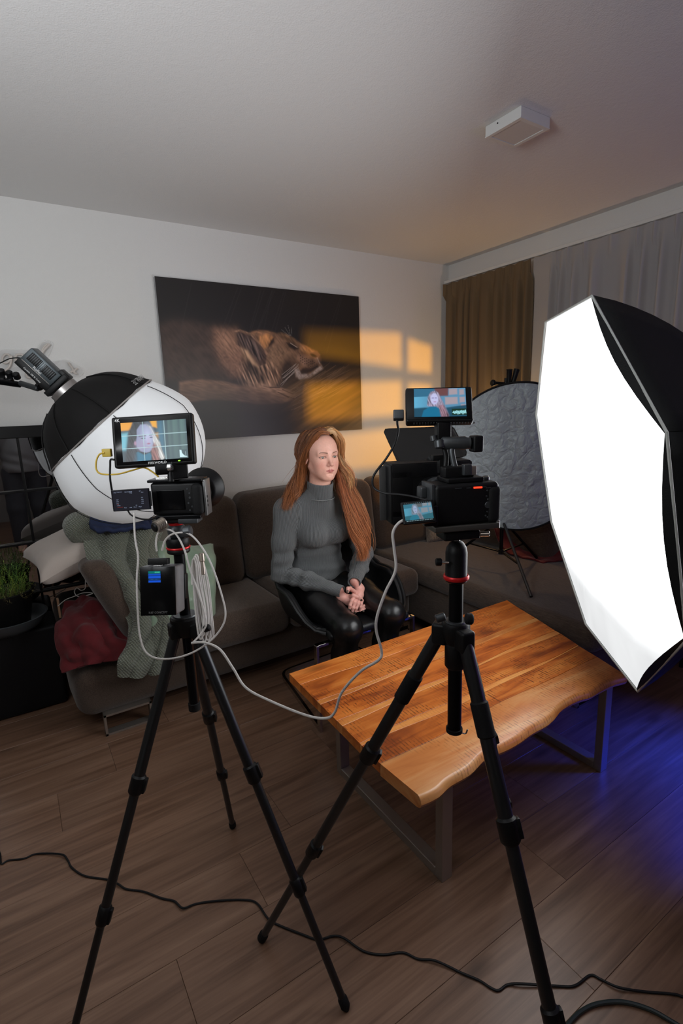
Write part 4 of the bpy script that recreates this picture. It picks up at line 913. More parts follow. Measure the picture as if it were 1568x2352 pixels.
upn = (tx - LC - LA*(tx-LC).dot(LA)).normalized(); rt = LA.cross(upn)
text('skirt_text', 'NANLITE', frame(lan(-0.150, math.atan2(upn.dot(LW), upn.dot(LU)), 0.010), rt if rt.dot(camx) > 0 else -rt, LA if True else upn), 0.030, mat('print_grey', (0.35, 0.35, 0.35), 0.6), ln)
# LED head
hl = thing('led_lamp_head', 'grey-black studio lamp head mounted on the back of the lantern softbox', 'lamp', HD - LA*0.17)
hu = (-FW + LA*FW.dot(LA)).normalized(); hx_ = LA.cross(hu).normalized()
# local axes: x along LA, y towards lens, z the other
B3 = Matrix((LA, hx_, hu)).transposed()
def hb(c, h, r=0.004, m='dgrey', name='housing', nn=1):
    return MB().rbox(HD - LA*0.012 + B3@V([q*0.86 for q in c]), [q*0.86 for q in h], r*0.86, R=B3, n=nn).build(name, m, hl, True)
sgn = 1 if hx_.dot(camy) > 0 else -1
hb((-0.150, 0.012*sgn, 0), (0.078, 0.036, 0.046), 0.006, mat('slate_metal', (0.075, 0.09, 0.10), 0.4, 0.5))
hb((-0.150, -0.036*sgn, 0), (0.082, 0.016, 0.044), 0.004, 'black', 'control_panel')
hb((-0.058, 0.0, 0), (0.012, 0.062, 0.052), 0.003, 'black', 'flange'); hb((-0.072, 0.052*sgn, 0), (0.022, 0.012, 0.03), 0.003, 'black', 'flange')
for x in (-0.185, -0.115): hb((x, 0.018*sgn, 0.0465), (0.026, 0.020, 0.0012), 0.0005, 'black', 'vent')
for x in np.linspace(-0.205, -0.095, 14): hb((x, 0.018*sgn, 0.0482), (0.0012, 0.019, 0.0008), 0.0003, 'dgrey', 'vent_slat')
wp = mat('white_print', (0.7, 0.7, 0.7), 0.5)
fx = frame(HD - LA*0.012 + B3@V((-0.129, -0.007*sgn, 0.0406)), LA, hx_*sgn); text('brand_text', 'Rollei', fx, 0.015, wp, hl)
fx = frame(HD - LA*0.012 + B3@V((-0.129, -0.033*sgn, 0.0390)), LA, hx_*sgn); text('model_text', 'Candela 100 Bi Color', fx, 0.0085, wp, hl)
hb((-0.15, -0.0175*sgn, 0.0468), (0.07, 0.0008, 0.0008), 0.0003, 'steel', 'trim_line')
stb = V((-1.25, 1.95, 1.78))
bm_ = thing('boom_arm', 'black boom arm with clamps reaching in from the left edge', 'stand', pd(20, 868, 2.16))
MB().rod(pd(100, 882, 2.10), pd(118, 868, 2.10), 0.020, 12).build('yoke', 'black', bm_, True)
MB().rod(pd(46, 880, 2.13), pd(88, 893, 2.10), 0.0115, 12).build('arm_end', 'dgrey', bm_, True)
MB().tube([pd(78, 866, 2.08), pd(88, 886, 2.08)], 0.004, 8).build('lever', 'black', bm_, True)
MB().rod(pd(86, 890, 2.11), pd(102, 882, 2.10), 0.016, 12).build('joint', 'black', bm_, True)
MB().rod(stb-V((0.1, -0.03, -0.02)), pd(48, 884, 2.14), 0.012, 12).build('boom', 'blackm', bm_, True)
for (x, y) in ((4, 858), (22, 862), (38, 866), (6, 874), (24, 877)): MB().rod(pd(x-3, y-9, 2.12), pd(x+3, y+4, 2.14), 0.014, 12).build('clamp', 'black', bm_, True)
MB().cyl(V((stb.x, stb.y, 0.02)), stb+V((0, 0, 0.05)), 0.016, n=14).build('stand_pole', 'blackm', bm_, True)
for a in (0.3, 2.4, 4.5): MB().cyl(V((stb.x, stb.y, 0.35)), V((stb.x+0.4*math.cos(a)-0.1, stb.y-0.25+0.3*math.sin(a), 0.01)), 0.010, n=10).build('stand_leg', 'blackm', bm_, True)
def cable(name, label, pts, r, m, k=8, z=None, n=8, group=None):
    P = smooth_pts(pts, k); c = P[len(P)//2]; o = MB().tube(P, r, n).build(name, m, None, True, loc=tuple(c)); return tag(o, label, 'cable', group)
cable('power_cable', 'thin black cable arching into the back of the lamp head at left', [pd(-30, 846, 2.1), pd(0, 834, 2.08), pd(22, 824, 2.06), pd(45, 822, 2.05), pd(66, 827, 2.05), pd(78, 833, 2.06)], 0.0022, 'cord')
cable('safety_wire', 'thin dark wire between the lamp bracket and the lantern skirt', [pd(112, 888, 2.08), pd(122, 912, 2.07), pd(131, 938, 2.06)], 0.0012, 'cord')

# ---------------------------------------------------------------- reflector and its stand on the chaise
RC = V((2.385, 1.900, 1.128)); RH = V((0.66, -0.75, 0)).normalized(); RN = V((0, 0, 1)).cross(RH).normalized()
if RN.dot(V((0, 0, CAMH))-RC) < 0: RN = -RN
RUP = (V((0, 0, 1)) + RN*0.02).normalized()
rr_ = 0.415; n = 70
def refl(u_, v_):
    k = max(0, u_-0.02); back = 0.55*k*k + 0.06*k
    return RC + RH*(u_ - 0.25*k*k) + RUP*v_ - RN*back
rows = []; F = []; P = []; NR, NA = 44, 96
for i in range(NR+1):
    q = (i/NR); 
    for j in range(NA):
        a = 2*PI*j/NA; u_, v_ = rr_*q*math.cos(a), rr_*q*math.sin(a)*1.0
        w0 = 0.5-abs(vnoise(np.array([u_*17+4, v_*13+7, 0.3]), 31)-0.5)*2; w1 = 0.5-abs(vnoise(np.array([u_*34+4+v_*9, v_*30+7-u_*12, 1.3]), 33)-0.5)*2
        P.append(tuple(refl(u_, v_) + RN*((w0*0.010+w1*0.0045)*(1-q**8))))
b = MB(); b.add(P, [(i*NA+j, i*NA+(j+1) % NA, (i+1)*NA+(j+1) % NA, (i+1)*NA+j) for i in range(1, NR) for j in range(NA)] + [(0, NA+(j+1) % NA, NA+j) for j in range(NA)])
def crinkle_mat():
    m, nt, b = new_mat('grey_reflector_cloth'); L = nt.links.new; b.inputs['Base Color'].default_value = (0.33, 0.385, 0.40, 1); b.inputs['Roughness'].default_value = 0.40; b.inputs['Specular IOR Level'].default_value = 0.5
    tc = nd(nt, 'ShaderNodeTexCoord'); wn = nd(nt, 'ShaderNodeTexNoise', Scale=9.0, Detail=2.0); L(tc.outputs['Object'], wn.inputs['Vector'])
    mx = nd(nt, 'ShaderNodeMix', data_type='RGBA'); mx.inputs['Factor'].default_value = 0.12; L(tc.outputs['Object'], mx.inputs['A']); L(wn.outputs['Color'], mx.inputs['B'])
    prev = None
    for sc_, st_ in ((11.0, 0.35), (24.0, 0.22), (48.0, 0.12)):
        vo = nd(nt, 'ShaderNodeTexVoronoi', Scale=sc_); vo.feature = 'DISTANCE_TO_EDGE'; L(mx.outputs['Result'], vo.inputs['Vector'])
        r = nd(nt, 'ShaderNodeMapRange'); r.inputs[2].default_value = 0.16; L(vo.outputs['Distance'], r.inputs[0])
        bp = nd(nt, 'ShaderNodeBump', Strength=st_, Distance=0.012); L(r.outputs[0], bp.inputs['Height'])
        if prev: L(prev.outputs[0], bp.inputs['Normal'])
        prev = bp
    L(prev.outputs[0], b.inputs['Normal']); return m
M['refl'] = crinkle_mat()
rf = thing('reflector_disc', 'crinkled grey folding reflector disc standing on the chaise', 'reflector', RC)
o = b.build('cloth', 'refl', rf, True, sharp=None)
MB().tube([refl(rr_*math.cos(2*PI*j/72), rr_*math.sin(2*PI*j/72)) for j in range(72)], 0.006, 8, closed=True).build('rim', 'rubber', rf, True)
pb = V((2.37, 1.985, 0.0)); CHZ = 0.463
pj_ = proj((pb.x, pb.y, 0.58))
st = thing('reflector_stand', 'thin black stand with splayed legs holding the grey reflector, its feet on the chaise', 'stand', (pb.x, pb.y, CHZ))
MB().cyl((pb.x, pb.y, 0.565), (pb.x, pb.y, 1.57), 0.011, n=14).build('pole', 'blackm', st, True)
MB().lathe((pb.x, pb.y, 0.555), (pb.x, pb.y, 9), [(0, 0.016), (0.028, 0.016)], 14).build('lower_collar', 'black', st, True)
MB().lathe((pb.x, pb.y, 0.755), (pb.x, pb.y, 9), [(0, 0.017), (0.03, 0.017)], 14).build('upper_collar', 'black', st, True)
for f in ((2.119, 1.575), (2.70, 1.98), (2.30, 2.33)):
    h = V((pb.x, pb.y, 0.77)); ft = V((f[0], f[1], CHZ+0.006)); MB().cyl(h, ft, 0.0085, n=12).build('leg', 'blackm' if f[1] > 1.6 else mat('polished_black_tube', (0.10, 0.10, 0.10), 0.25, 0.9), st, True)
    m_ = h.lerp(ft, 0.62); MB().rbox(((m_+V((pb.x, pb.y, 0.568)))/2), ((m_-V((pb.x, pb.y, 0.568))).length/2, 0.006, 0.004), 0.001, R=(m_-V((pb.x, pb.y, 0.568))).to_track_quat('X', 'Z').to_matrix(), n=1).build('brace', 'blackm', st, True)
    MB().sphere(m_, 0.0075, 8, 6).build('rivet', 'chrome', st, True)
tp = V((pb.x, pb.y, 1.56))
MB().tube([tp+V((0.0, 0, -0.06)), tp+V((0.01, -0.01, -0.01)), tp+V((0.0, -0.02, 0.055))], [0.014, 0.013, 0.017], 12).build('clamp_jaw', 'black', st, True)
MB().tube([tp+V((0.035, -0.01, -0.05)), tp+V((0.035, -0.02, -0.01)), tp+V((0.055, -0.025, 0.055))], [0.014, 0.013, 0.017], 12).build('clamp_jaw', 'black', st, True)
MB().rod(tp+V((-0.085, 0.03, -0.015)), tp+V((-0.065, 0.025, -0.015)), 0.018, 8).build('knob', 'black', st, True)
MB().cyl(tp+V((-0.07, 0.025, -0.015)), tp+V((0.0, 0, -0.02)), 0.008, n=8).build('knob_shaft', 'black', st, True)
MB().rbox(tp+V((-0.005, 0.01, -0.045)), (0.03, 0.02, 0.016), 0.006, n=2).build('clamp_body', 'black', st, True)

# ---------------------------------------------------------------- tripods
def tripod_leg(t, hub, foot, locks, r0, grip=None, m='legm'):
    hub = V(hub); foot = V(foot); d = (foot-hub).normalized(); L = (foot-hub).length
    ks = [0] + [k*L for k in locks] + [L]
    for i in range(len(ks)-1):
        r = r0*(1-0.14*i); MB().cyl(hub+d*ks[i], hub+d*(ks[i+1]+(0.01 if i < len(ks)-2 else -0.02)), r, n=20).build('leg_section', m, t, True)
    if grip: MB().rod(hub+d*grip[0]*L, hub+d*grip[1]*L, r0*1.22, 20, bev=0.004).build('foam_grip', 'rubber', t, True)
    side = d.cross(FW).normalized()
    for i, k in enumerate(locks):
        r = r0*(1-0.14*i); p = hub+d*(k*L)
        MB().lathe(p-d*0.022, p+d, [(0, r*1.02), (0.004, r*1.32), (0.040, r*1.32), (0.046, r*1.0)], 20).build('lock_collar', 'black', t, True)
        q = p + side*r*1.35; R = d.to_track_quat('Z', 'Y').to_matrix(); MB().rbox(q, (r*0.35, r*0.6, 0.017), 0.002, R=Matrix((side, d.cross(side), d)).transposed(), n=1).build('lock_lever', 'black', t, True)
    MB().lathe(foot-d*0.038, foot, [(0, r0*0.75), (0.008, r0*0.95), (0.026, r0*0.95), (0.038-0.001, r0*0.5)], 16).build('rubber_foot', 'rubber', t, True)
def hubpart(t, c, r, z):
    MB().lathe((c[0], c[1], z-0.03), (c[0], c[1], 9), [(0, r*0.62), (0.010, r*0.85), (0.030, r), (0.046, r), (0.050, r*0.9)], 28).build('hub', 'black', t, True)
    MB().lathe((c[0], c[1], z+0.0202), (c[0], c[1], 9), [(0, r*0.80), (0.003, r*0.76)], 28).build('hub_plate', 'dgrey', t, True)
# left tripod
LT = V((0.296, 1.178, 0.0)); lz = 0.955
lt = thing('camera_tripod', 'black tripod under the left camera, its legs on the bare floor at left', 'tripod', LT)
hubpart(lt, LT, 0.036, lz)
MB().cyl((LT.x, LT.y, 0.735), (LT.x, LT.y, 1.135), 0.0125, n=20).build('centre_column', 'blackm', lt, True)
MB().lathe((LT.x, LT.y, 0.722), (LT.x, LT.y, 9), [(0, 0.008), (0.004, 0.0145), (0.022, 0.0145), (0.024, 0.012)], 16).build('column_cap', 'rubber', lt, True)
for f, ly in (((0.480, 1.547, 0), (1645, 1778)), ((0.505, 0.850, 0), (1775, 2035)), ((-0.085, 1.125, 0), (1800, 2100))):
    h = V((LT.x, LT.y, lz-0.015)) + (V(f)-LT).normalized()*0.026
    tripod_leg(lt, h, f, [t_at(h, f, y) for y in ly], 0.0128)
    MB().rbox(h+V((0, 0, 0.004)), (0.016, 0.016, 0.018), 0.005, n=2).build('leg_shoulder', 'black', lt, True)
MB().rod(pd(468, 1446, 1.13), pd(482, 1440, 1.13), 0.008, 10).build('hub_knob', 'black', lt, True)
# head of the left tripod
def col(z0, z1, r, m, name, par, c, n=24): return MB().lathe((c[0], c[1], z0), (c[0], c[1], 9), [(0, r*0.94), (0.002, r), (z1-z0-0.002, r), (z1-z0, r*0.94)], n).build(name, m, par, True)
bh = thing('ball_head', 'black and red tripod head under the left camera', 'tripod head', (LT.x, LT.y, 1.13))
col(1.130, 1.140, 0.026, 'black', 'base', bh, LT); col(1.140, 1.145, 0.0275, 'red', 'red_ring', bh, LT); col(1.145, 1.166, 0.026, 'black', 'pan_body', bh, LT)
MB().sphere((LT.x, LT.y, 1.182), 0.021, 20, 12).build('ball', 'dgrey', bh, True)
col(1.196, 1.204, 0.017, 'red', 'red_collar', bh, LT); MB().rbox((LT.x, LT.y, 1.213), (0.026, 0.026, 0.009), 0.003, R=Rz(-0.59), n=2).build('clamp_plate', 'black', bh, True)
MB().rod(pd(352, 1213, 1.10), pd(378, 1200, 1.12), 0.011, 14).build('knob', 'black', bh, True)
for k in range(5): MB().cyl(pd(357+k*4, 1210-k*2.4, 1.098), pd(359+k*4, 1209-k*2.4, 1.10), 0.0117, n=14).build('knob_ring', 'steel', bh, True)
MB().rod(pd(420, 1222, 1.12), pd(440, 1219, 1.12), 0.013, 16).build('side_knob', 'dgrey', bh, True)
# right tripod
RT = V((0.682, 0.676, 0.0)); rz_ = 1.012
rt_ = thing('camera_tripod', 'black tripod in the right foreground, standing in front of the coffee table', 'tripod', RT)
hubpart(rt_, RT, 0.026, rz_)
MB().cyl((RT.x, RT.y, 0.80), (RT.x, RT.y, 1.125), 0.0138, n=24).build('centre_column', 'blackm', rt_, True)
MB().lathe((RT.x, RT.y, 0.789), (RT.x, RT.y, 9), [(0, 0.010), (0.004, 0.0165), (0.012, 0.0165)], 20).build('column_cap', 'rubber', rt_, True)
MB().lathe((RT.x, RT.y, 0.935), (RT.x, RT.y, 9), [(0, 0.017), (0.005, 0.0205), (0.05, 0.0205), (0.055, 0.017)], 20).build('column_collar', 'black', rt_, True)
MB().tube(smooth_pts([V((RT.x+.010, RT.y-.008, 0.79)), V((RT.x+.018, RT.y-.014, 0.788)), V((RT.x+.021, RT.y-.016, 0.797))], 4), 0.0016, 6).build('hook', 'chrome', rt_, True)
for f, ly, gr in (((0.398, 1.126, 0), (1730, 1950), 1608), ((0.600, 0.205, 0), (1905, 2345), 1695), ((1.185, 0.885, 0), (1700, 1850), 1600)):
    h = V((RT.x, RT.y, rz_-0.008)) + (V(f)-RT).normalized()*0.030
    tripod_leg(rt_, h, f, [t_at(h, f, y) for y in ly], 0.0138, grip=(0.10, t_at(h, f, gr)))
    MB().rbox(h+V((0, 0, 0.0)), (0.015, 0.015, 0.022), 0.006, n=2, R=Rz(math.atan2(f[1]-RT.y, f[0]-RT.x))).build('leg_shoulder', 'black', rt_, True)
MB().rod(pd(1068, 1421, 0.93), pd(1086, 1422, 0.93), 0.0105, 14).build('hub_knob', 'rubber', rt_, True)
MB().rod(pd(1000, 1422, 0.95), pd(1022, 1415, 0.95), 0.008, 12).build('leg_lock', 'dgrey', rt_, True)
b2 = thing('ball_head', 'large black ball head with a red ring under the right camera', 'tripod head', (RT.x, RT.y, 1.115))
MB().lathe((RT.x, RT.y, 1.112), (RT.x, RT.y, 9), [(0, 0.016), (0.004, 0.021), (0.012, 0.022), (0.016, 0.0205), (0.06, 0.0205), (0.07, 0.0185), (0.079, 0.013), (0.083, 0.007)], 32).build('housing', 'black', b2, True)
col(1.119, 1.1275, 0.0245, 'red', 'red_ring', b2, RT, 32)
MB().cyl((RT.x, RT.y, 1.19), (RT.x, RT.y, 1.212), 0.0065, n=16).build('stem', 'chrome', b2, True)
MB().rod(pd(1000, 1291, 0.955), pd(1014, 1291, 0.955), 0.0075, 14).build('knob', 'black', b2, True); MB().cyl(pd(1013, 1291, 0.955), pd(1030, 1292, 0.955), 0.003, n=10).build('knob_shaft', 'chrome', b2, True)

# ---------------------------------------------------------------- helper: slab through four picture corners at given lens-axis distances
def slab(px, Ds, th, name, m, par, r=0.0, shrink=0.0):
    P = [pd(x, y, d) for (x, y), d in zip(px, Ds)]     # TL TR BR BL
    c = sum(P, V((0, 0, 0)))/4; U = ((P[1]+P[2]-P[0]-P[3])/2); D_ = ((P[0]+P[1]-P[2]-P[3])/2); N_ = U.cross(D_).normalized()   # N_ points to the viewer
    if N_.dot(V((0, 0, CAMH))-c) < 0: N_ = -N_
    r = r or 0.002; prof = []
    U1 = U.normalized(); D1 = (D_ - U1*D_.dot(U1)).normalized(); hx, hz = U.length/2-shrink, D_.length/2-shrink
    Rm = Matrix((U1, -N_, D1)).transposed()
    o = MB().rbox(c - N_*th/2, (hx, th/2, hz), r, R=Rm, n=2).build(name, m, par, True)
    fr = Rm.to_4x4(); fr.translation = c; return o, fr, hx, hz
def plate(fr, x, z, hx, hz, th, name, m, par, y=0.0, r=0.0006):
    Rm = fr.to_3x3(); return MB().rbox(fr @ V((x, y-th/2, z)), (hx, th/2, hz), r, R=Rm, n=1).build(name, m, par, True)

# ---------------------------------------------------------------- pictures on the monitors
def portrait(kind, nx, ny, asp):
    if kind == 'close':
        p = Paint(nx, ny, asp, (0.03, 0.06, 0.08)); X = p.X; Y = p.Y
        p.blend(np.clip((X-0.58)*8, 0, 1), (0.045, 0.085, 0.105))
        st_ = vnoise(np.stack([X*26, X*0, X*0], -1), 4); p.blend(np.clip((X-0.60)*8, 0, 1)*st_*0.6*(0.4+Y*0.6), (0.16, 0.30, 0.26))
        p.ell((0.60, 0.5), (0.05, 0.9), (0.05, 0.17, 0.26), 0.6, 0.9)
        p.poly([(-.05,1.05),(0.19,1.05),(0.14,0.80),(-.05,0.80)], (0.85, 0.36, 0.02), 0.02); p.poly([(0.44,1.05),(0.55,1.05),(0.55,0.82),(0.48,0.86)], (0.85, 0.40, 0.03), 0.02)
        p.poly([(0.51,0.68),(0.56,0.69),(0.56,0.55),(0.53,0.55)], (0.6, 0.30, 0.06), 0.03); p.poly([(-.05,0.72),(0.10,0.74),(0.06,0.3),(-.05,0.3)], (0.16, 0.50, 0.62), 0.04)
        hs = streak(X*asp, Y, 1.9, 5, 46, 8)
        p.poly([(0.10,0.55),(0.12,0.80),(0.20,0.98),(0.32,1.03),(0.42,0.95),(0.50,0.70),(0.56,0.55),(0.60,0.35),(0.62,0.18),(0.66,-.05),(0.02,-.05),(0.06,0.25)], tint((0.022, 0.028, 0.036), hs, 0.8), 0.025)
        p.poly([(0.40,0.92),(0.46,0.86),(0.52,0.62),(0.58,0.44),(0.60,0.25),(0.64,0.05),(0.60,-.02),(0.53,0.10),(0.50,0.35),(0.46,0.60)], tint((0.62, 0.62, 0.60), hs, 0.6), 0.02, 0.9)
        p.poly([(0.43,0.35),(0.50,0.45),(0.55,0.25),(0.56,-.05),(0.46,-.05)], tint((0.30, 0.13, 0.12), hs, 0.6), 0.02, 0.85)
        p.poly([(0.235,0.62),(0.24,0.80),(0.30,0.93),(0.38,0.93),(0.45,0.80),(0.475,0.62),(0.475,0.42),(0.455,0.30),(0.42,0.22),(0.36,0.20),(0.28,0.25),(0.225,0.36),(0.215,0.46)], (0.27, 0.30, 0.46), 0.012)
        p.ell((0.40, 0.62), (0.075, 0.24), (0.52, 0.56, 0.78), 0.7, 0.85); p.ell((0.30, 0.42), (0.08, 0.12), (0.36, 0.30, 0.46), 0.7, 0.7); p.ell((0.205, 0.46), (0.018, 0.05), (0.40, 0.24, 0.36), 0.4)
        p.ell((0.33, 0.575), (0.035, 0.018), (0.10, 0.10, 0.16), 0.4); p.ell((0.338, 0.575), (0.012, 0.014), (0.30, 0.50, 0.55), 0.4); p.ell((0.452, 0.585), (0.024, 0.015), (0.10, 0.10, 0.16), 0.4)
        p.line((0.27, 0.63), (0.37, 0.635), 0.016, (0.12, 0.10, 0.16), 0.8); p.line((0.43, 0.645), (0.475, 0.655), 0.013, (0.12, 0.10, 0.16), 0.8)
        p.ell((0.412, 0.50), (0.022, 0.10), (0.48, 0.42, 0.62), 0.5, 0.8); p.ell((0.41, 0.43), (0.026, 0.022), (0.36, 0.14, 0.24), 0.5, 0.9)
        p.ell((0.40, 0.335), (0.045, 0.017), (0.36, 0.13, 0.24), 0.4, 0.9)
        p.poly([(0.15,-.05),(0.20,0.22),(0.24,0.24),(0.33,0.15),(0.42,0.20),(0.44,0.12),(0.42,-.05)], (0.015, 0.16, 0.27), 0.015); p.poly([(0.10,-.05),(0.14,0.3),(0.22,0.26),(0.22,-.05)], tint((0.03, 0.035, 0.045), hs, 0.7), 0.03, 0.8)
        for x in (0.335, 0.66): p.line((x, -.1), (x, 1.1), 0.008, (0.42, 0.62, 0.66), 0.9)
        for y in (0.335, 0.66): p.line((-.1, y), (1.1, y), 0.009, (0.42, 0.62, 0.66), 0.9)
        p.poly([(0.87,0.02),(0.99,0.02),(0.99,0.22),(0.87,0.22)], (0.03, 0.07, 0.09), 0.004, 0.8)
        p.poly([(0.872,0.03),(0.872,0.22),(0.90,0.21),(0.91,0.13),(0.93,0.09),(0.95,0.06),(0.985,0.05),(0.985,0.03)], (0.62, 0.85, 0.90), 0.003)
        p.line((0.962, 0.03), (0.962, 0.17), 0.004, (0.6, 0.8, 0.85), 0.8)
    else:
        p = Paint(nx, ny, asp, (0.10, 0.28, 0.45)); X = p.X; Y = p.Y
        p.blend(np.clip((0.35-X)*3, 0, 1)*(Y < 0.72), (0.12, 0.44, 0.66)); p.poly([(-.1,1.1),(0.68,1.1),(0.66,0.74),(-.1,0.70)], (0.03, 0.15, 0.26), 0.012)
        p.poly([(0.38,1.1),(0.68,1.1),(0.66,0.73),(0.45,0.73)], (0.17, 0.05, 0.04), 0.03, 0.9)
        for (a, b_, c_, d_) in ((0.68, 0.84, 0.78, 0.98), (0.88, 0.97, 0.77, 0.95), (0.60, 0.84, 0.44, 0.68), (0.88, 0.98, 0.50, 0.68), (0.90, 0.99, 0.28, 0.42)): p.poly([(a, c_-0.02), (b_, c_), (b_, d_), (a, d_)], (0.42, 0.33, 0.36), 0.02, 0.9)
        p.poly([(0.55,0.30),(1.1,0.42),(1.1,-.1),(-.1,-.1),(-.1,0.30),(0.2,0.33)], (0.012, 0.075, 0.13), 0.02)
        hs = streak(X*asp, Y, 1.9, 6, 50, 8)
        p.poly([(0.25,0.40),(0.27,0.70),(0.33,0.88),(0.41,0.92),(0.48,0.84),(0.53,0.62),(0.60,0.35),(0.66,0.05),(0.66,-.1),(0.50,-.1),(0.42,0.3),(0.30,0.35)], tint((0.30, 0.26, 0.36), hs, 0.7), 0.02)
        p.poly([(0.12,-.1),(0.18,0.22),(0.30,0.36),(0.42,0.36),(0.50,0.26),(0.55,-.1)], (0.006, 0.16, 0.30), 0.015); p.poly([(0.47,0.4),(0.55,0.42),(0.66,0.05),(0.64,-.1),(0.52,-.1)], tint((0.26, 0.13, 0.16), hs, 0.7), 0.02, 0.8)
        p.ell((0.395, 0.63), (0.075, 0.20), (0.55, 0.56, 0.84), 0.15); p.line((0.35, 0.66), (0.38, 0.66), 0.016, (0.15, 0.13, 0.3), 0.8); p.line((0.41, 0.66), (0.435, 0.66), 0.016, (0.15, 0.13, 0.3), 0.8); p.line((0.385, 0.52), (0.42, 0.52), 0.016, (0.36, 0.12, 0.3), 0.8)
        if kind == 'wide':
            p.poly([(0.72,0.05),(1.0,0.05),(1.0,0.27),(0.72,0.27)], (0.006, 0.035, 0.02), 0.004)
            rg = random.Random(4); px_ = 0.74; py_ = 0.14
            for k in range(26):
                nx_ = px_+0.0095; ny_ = 0.145+0.05*math.sin(k*1.9)+rg.uniform(-.02, .02); p.line((px_, py_), (nx_, ny_), 0.016, (0.35, 0.75, 0.80), 0.9); px_, py_ = nx_, ny_
        else:
            p.C = p.C*0.55 + np.array([0.02, 0.09, 0.10]); p.blend(((Y < 0.10) | (Y > 0.93))*1.0, (0.004, 0.006, 0.008))
            for k in range(16): p.ell((0.06+0.058*k, 0.045), (0.015 if k % 3 else 0.022, 0.02), (0.3, 0.5, 0.55), 0.3, 0.7); p.ell((0.06+0.075*k, 0.965), (0.018, 0.012), (0.3, 0.5, 0.55), 0.3, 0.5)
    return p
M['screen'] = vcol_mat('lit_screen', 0.25, emit=0.95)
def screen(p, fr, x, z, hx, hz, par, name='screen', y=0.0006):
    Rm = fr.to_3x3(); O = fr @ V((x-hx, -y, z-hz)); U = Rm @ V((2*hx, 0, 0)); W_ = Rm @ V((0, 0, 2*hz)); return p.mesh(name, O, U, W_, 'screen', par)

# ---------------------------------------------------------------- left monitor, camera
lm = thing('field_monitor', 'black field monitor on the left camera showing a close portrait with grid lines', 'monitor', pd(350, 1012, 1.11))
o, fr, hx, hz = slab([(248,958),(436,948),(452,1062),(268,1077)], (1.10, 1.10, 1.10, 1.10), 0.020, 'housing', 'black', lm, 0.005)
sx0, sx1, sz0, sz1 = -0.80, 0.82, -0.76, 0.74
plate(fr, 0, 0, hx*0.93, hz*0.90, 0.0012, 'glass_front', mat('screen_glass', (0.006, 0.006, 0.007), 0.15), lm, y=0.0006)
screen(portrait('close', 200, 116, 1.72), fr, 0.004, -0.001, hx*0.805, hz*0.76, lm, y=0.0020)
text('badge_text', '4K', fr @ Matrix.Translation((-hx*0.84, -0.0015, hz*0.84)), 0.0095, wp, lm); text('brand_text', 'FEELWORLD', fr @ Matrix.Translation((hx*0.08, -0.0015, -hz*0.885)), 0.0070, wp, lm)
plate(fr, hx*0.62, -hz*0.86, 0.0024, 0.0013, 0.001, 'power_light', 'glow_green', lm, y=-0.0012)
# mount between monitor and camera
mm_ = thing('monitor_mount', 'small black tilting mount joining the left monitor to its camera', 'mount', pd(395, 1085, 1.11))
MB().rod(pd(356, 1078, 1.10), pd(388, 1076, 1.11), 0.013, 14).build('pivot', 'black', mm_, True); MB().rod(pd(384, 1074, 1.095), pd(396, 1073, 1.095), 0.0085, 14).build('knob', 'chrome', mm_, True)
MB().rbox(pd(410, 1078, 1.12), (0.018, 0.012, 0.020), 0.004, n=2).build('arm', 'black', mm_, True); MB().cyl(pd(392, 1080, 1.11), pd(393, 1106, 1.11), 0.007, n=12).build('stem', 'black', mm_, True)
lfw = V((0.557, 0.83, 0)).normalized(); lrt = V((0.83, -0.557, 0)).normalized()
lo = pd(405, 1146, 1.135); F_ = frame(lo, lrt, (0, 0, 1))
lc = thing('camera', 'small black camera in a cage on the left tripod, seen from behind', 'camera', lo)
def cb(F, c, h, r, name, m, par, n=2): return MB().rbox(F @ V(c), h, r, R=F.to_3x3(), n=n).build(name, m, par, True)
def cc_(F, a, b_, r, name, m, par, n=24, prof=None):
    A_, B_ = F @ V(a), F @ V(b_); mb_ = MB().lathe(A_, B_, prof, n) if prof else MB().rod(A_, B_, r, n, bev=min(r*0.1, 0.002)); return mb_.build(name, m, par, True)
cb(F_, (0, 0.022, 0), (0.056, 0.022, 0.036), 0.006, 'body', 'black', lc); cb(F_, (0.047, 0.020, -0.002), (0.012, 0.030, 0.035), 0.009, 'grip', 'rubber', lc)
cb(F_, (0, 0.02, 0.0405), (0.060, 0.024, 0.003), 0.0015, 'cage_top', 'blackm', lc); cb(F_, (0.0625, 0.022, 0.0), (0.0028, 0.020, 0.040), 0.001, 'cage_side', mat('grey_cage', (0.22, 0.22, 0.22), 0.35, 0.9), lc)
for z in (-0.018, -0.008, 0.002): cc_(F_, (0.0645, 0.012, z), (0.0660, 0.012, z), 0.0030, 'cage_hole', 'black', lc, 10)
cb(F_, (0.0, 0.02, -0.0415), (0.050, 0.022, 0.0045), 0.0015, 'cage_base', 'blackm', lc); cb(F_, (0.020, 0.02, -0.051), (0.022, 0.020, 0.006), 0.002, 'quick_plate', 'dgrey', lc)
for x, z, s_ in ((0.026, 0.022, 2.2), (0.030, 0.012, 2.2), (0.030, 0.002, 2.6), (0.026, -0.010, 2.2), (0.034, -0.018, 2.2), (0.028, -0.026, 2.0), (0.038, -0.026, 2.0)): cc_(F_, (x, -0.0008, z), (x, 0.001, z), s_*0.001, 'button', 'dgrey', lc, 10)
cb(F_, (-0.012, -0.001, -0.002), (0.030, 0.0012, 0.022), 0.001, 'back_panel', mat('glossy_black', (0.006, 0.006, 0.007), 0.15), lc)
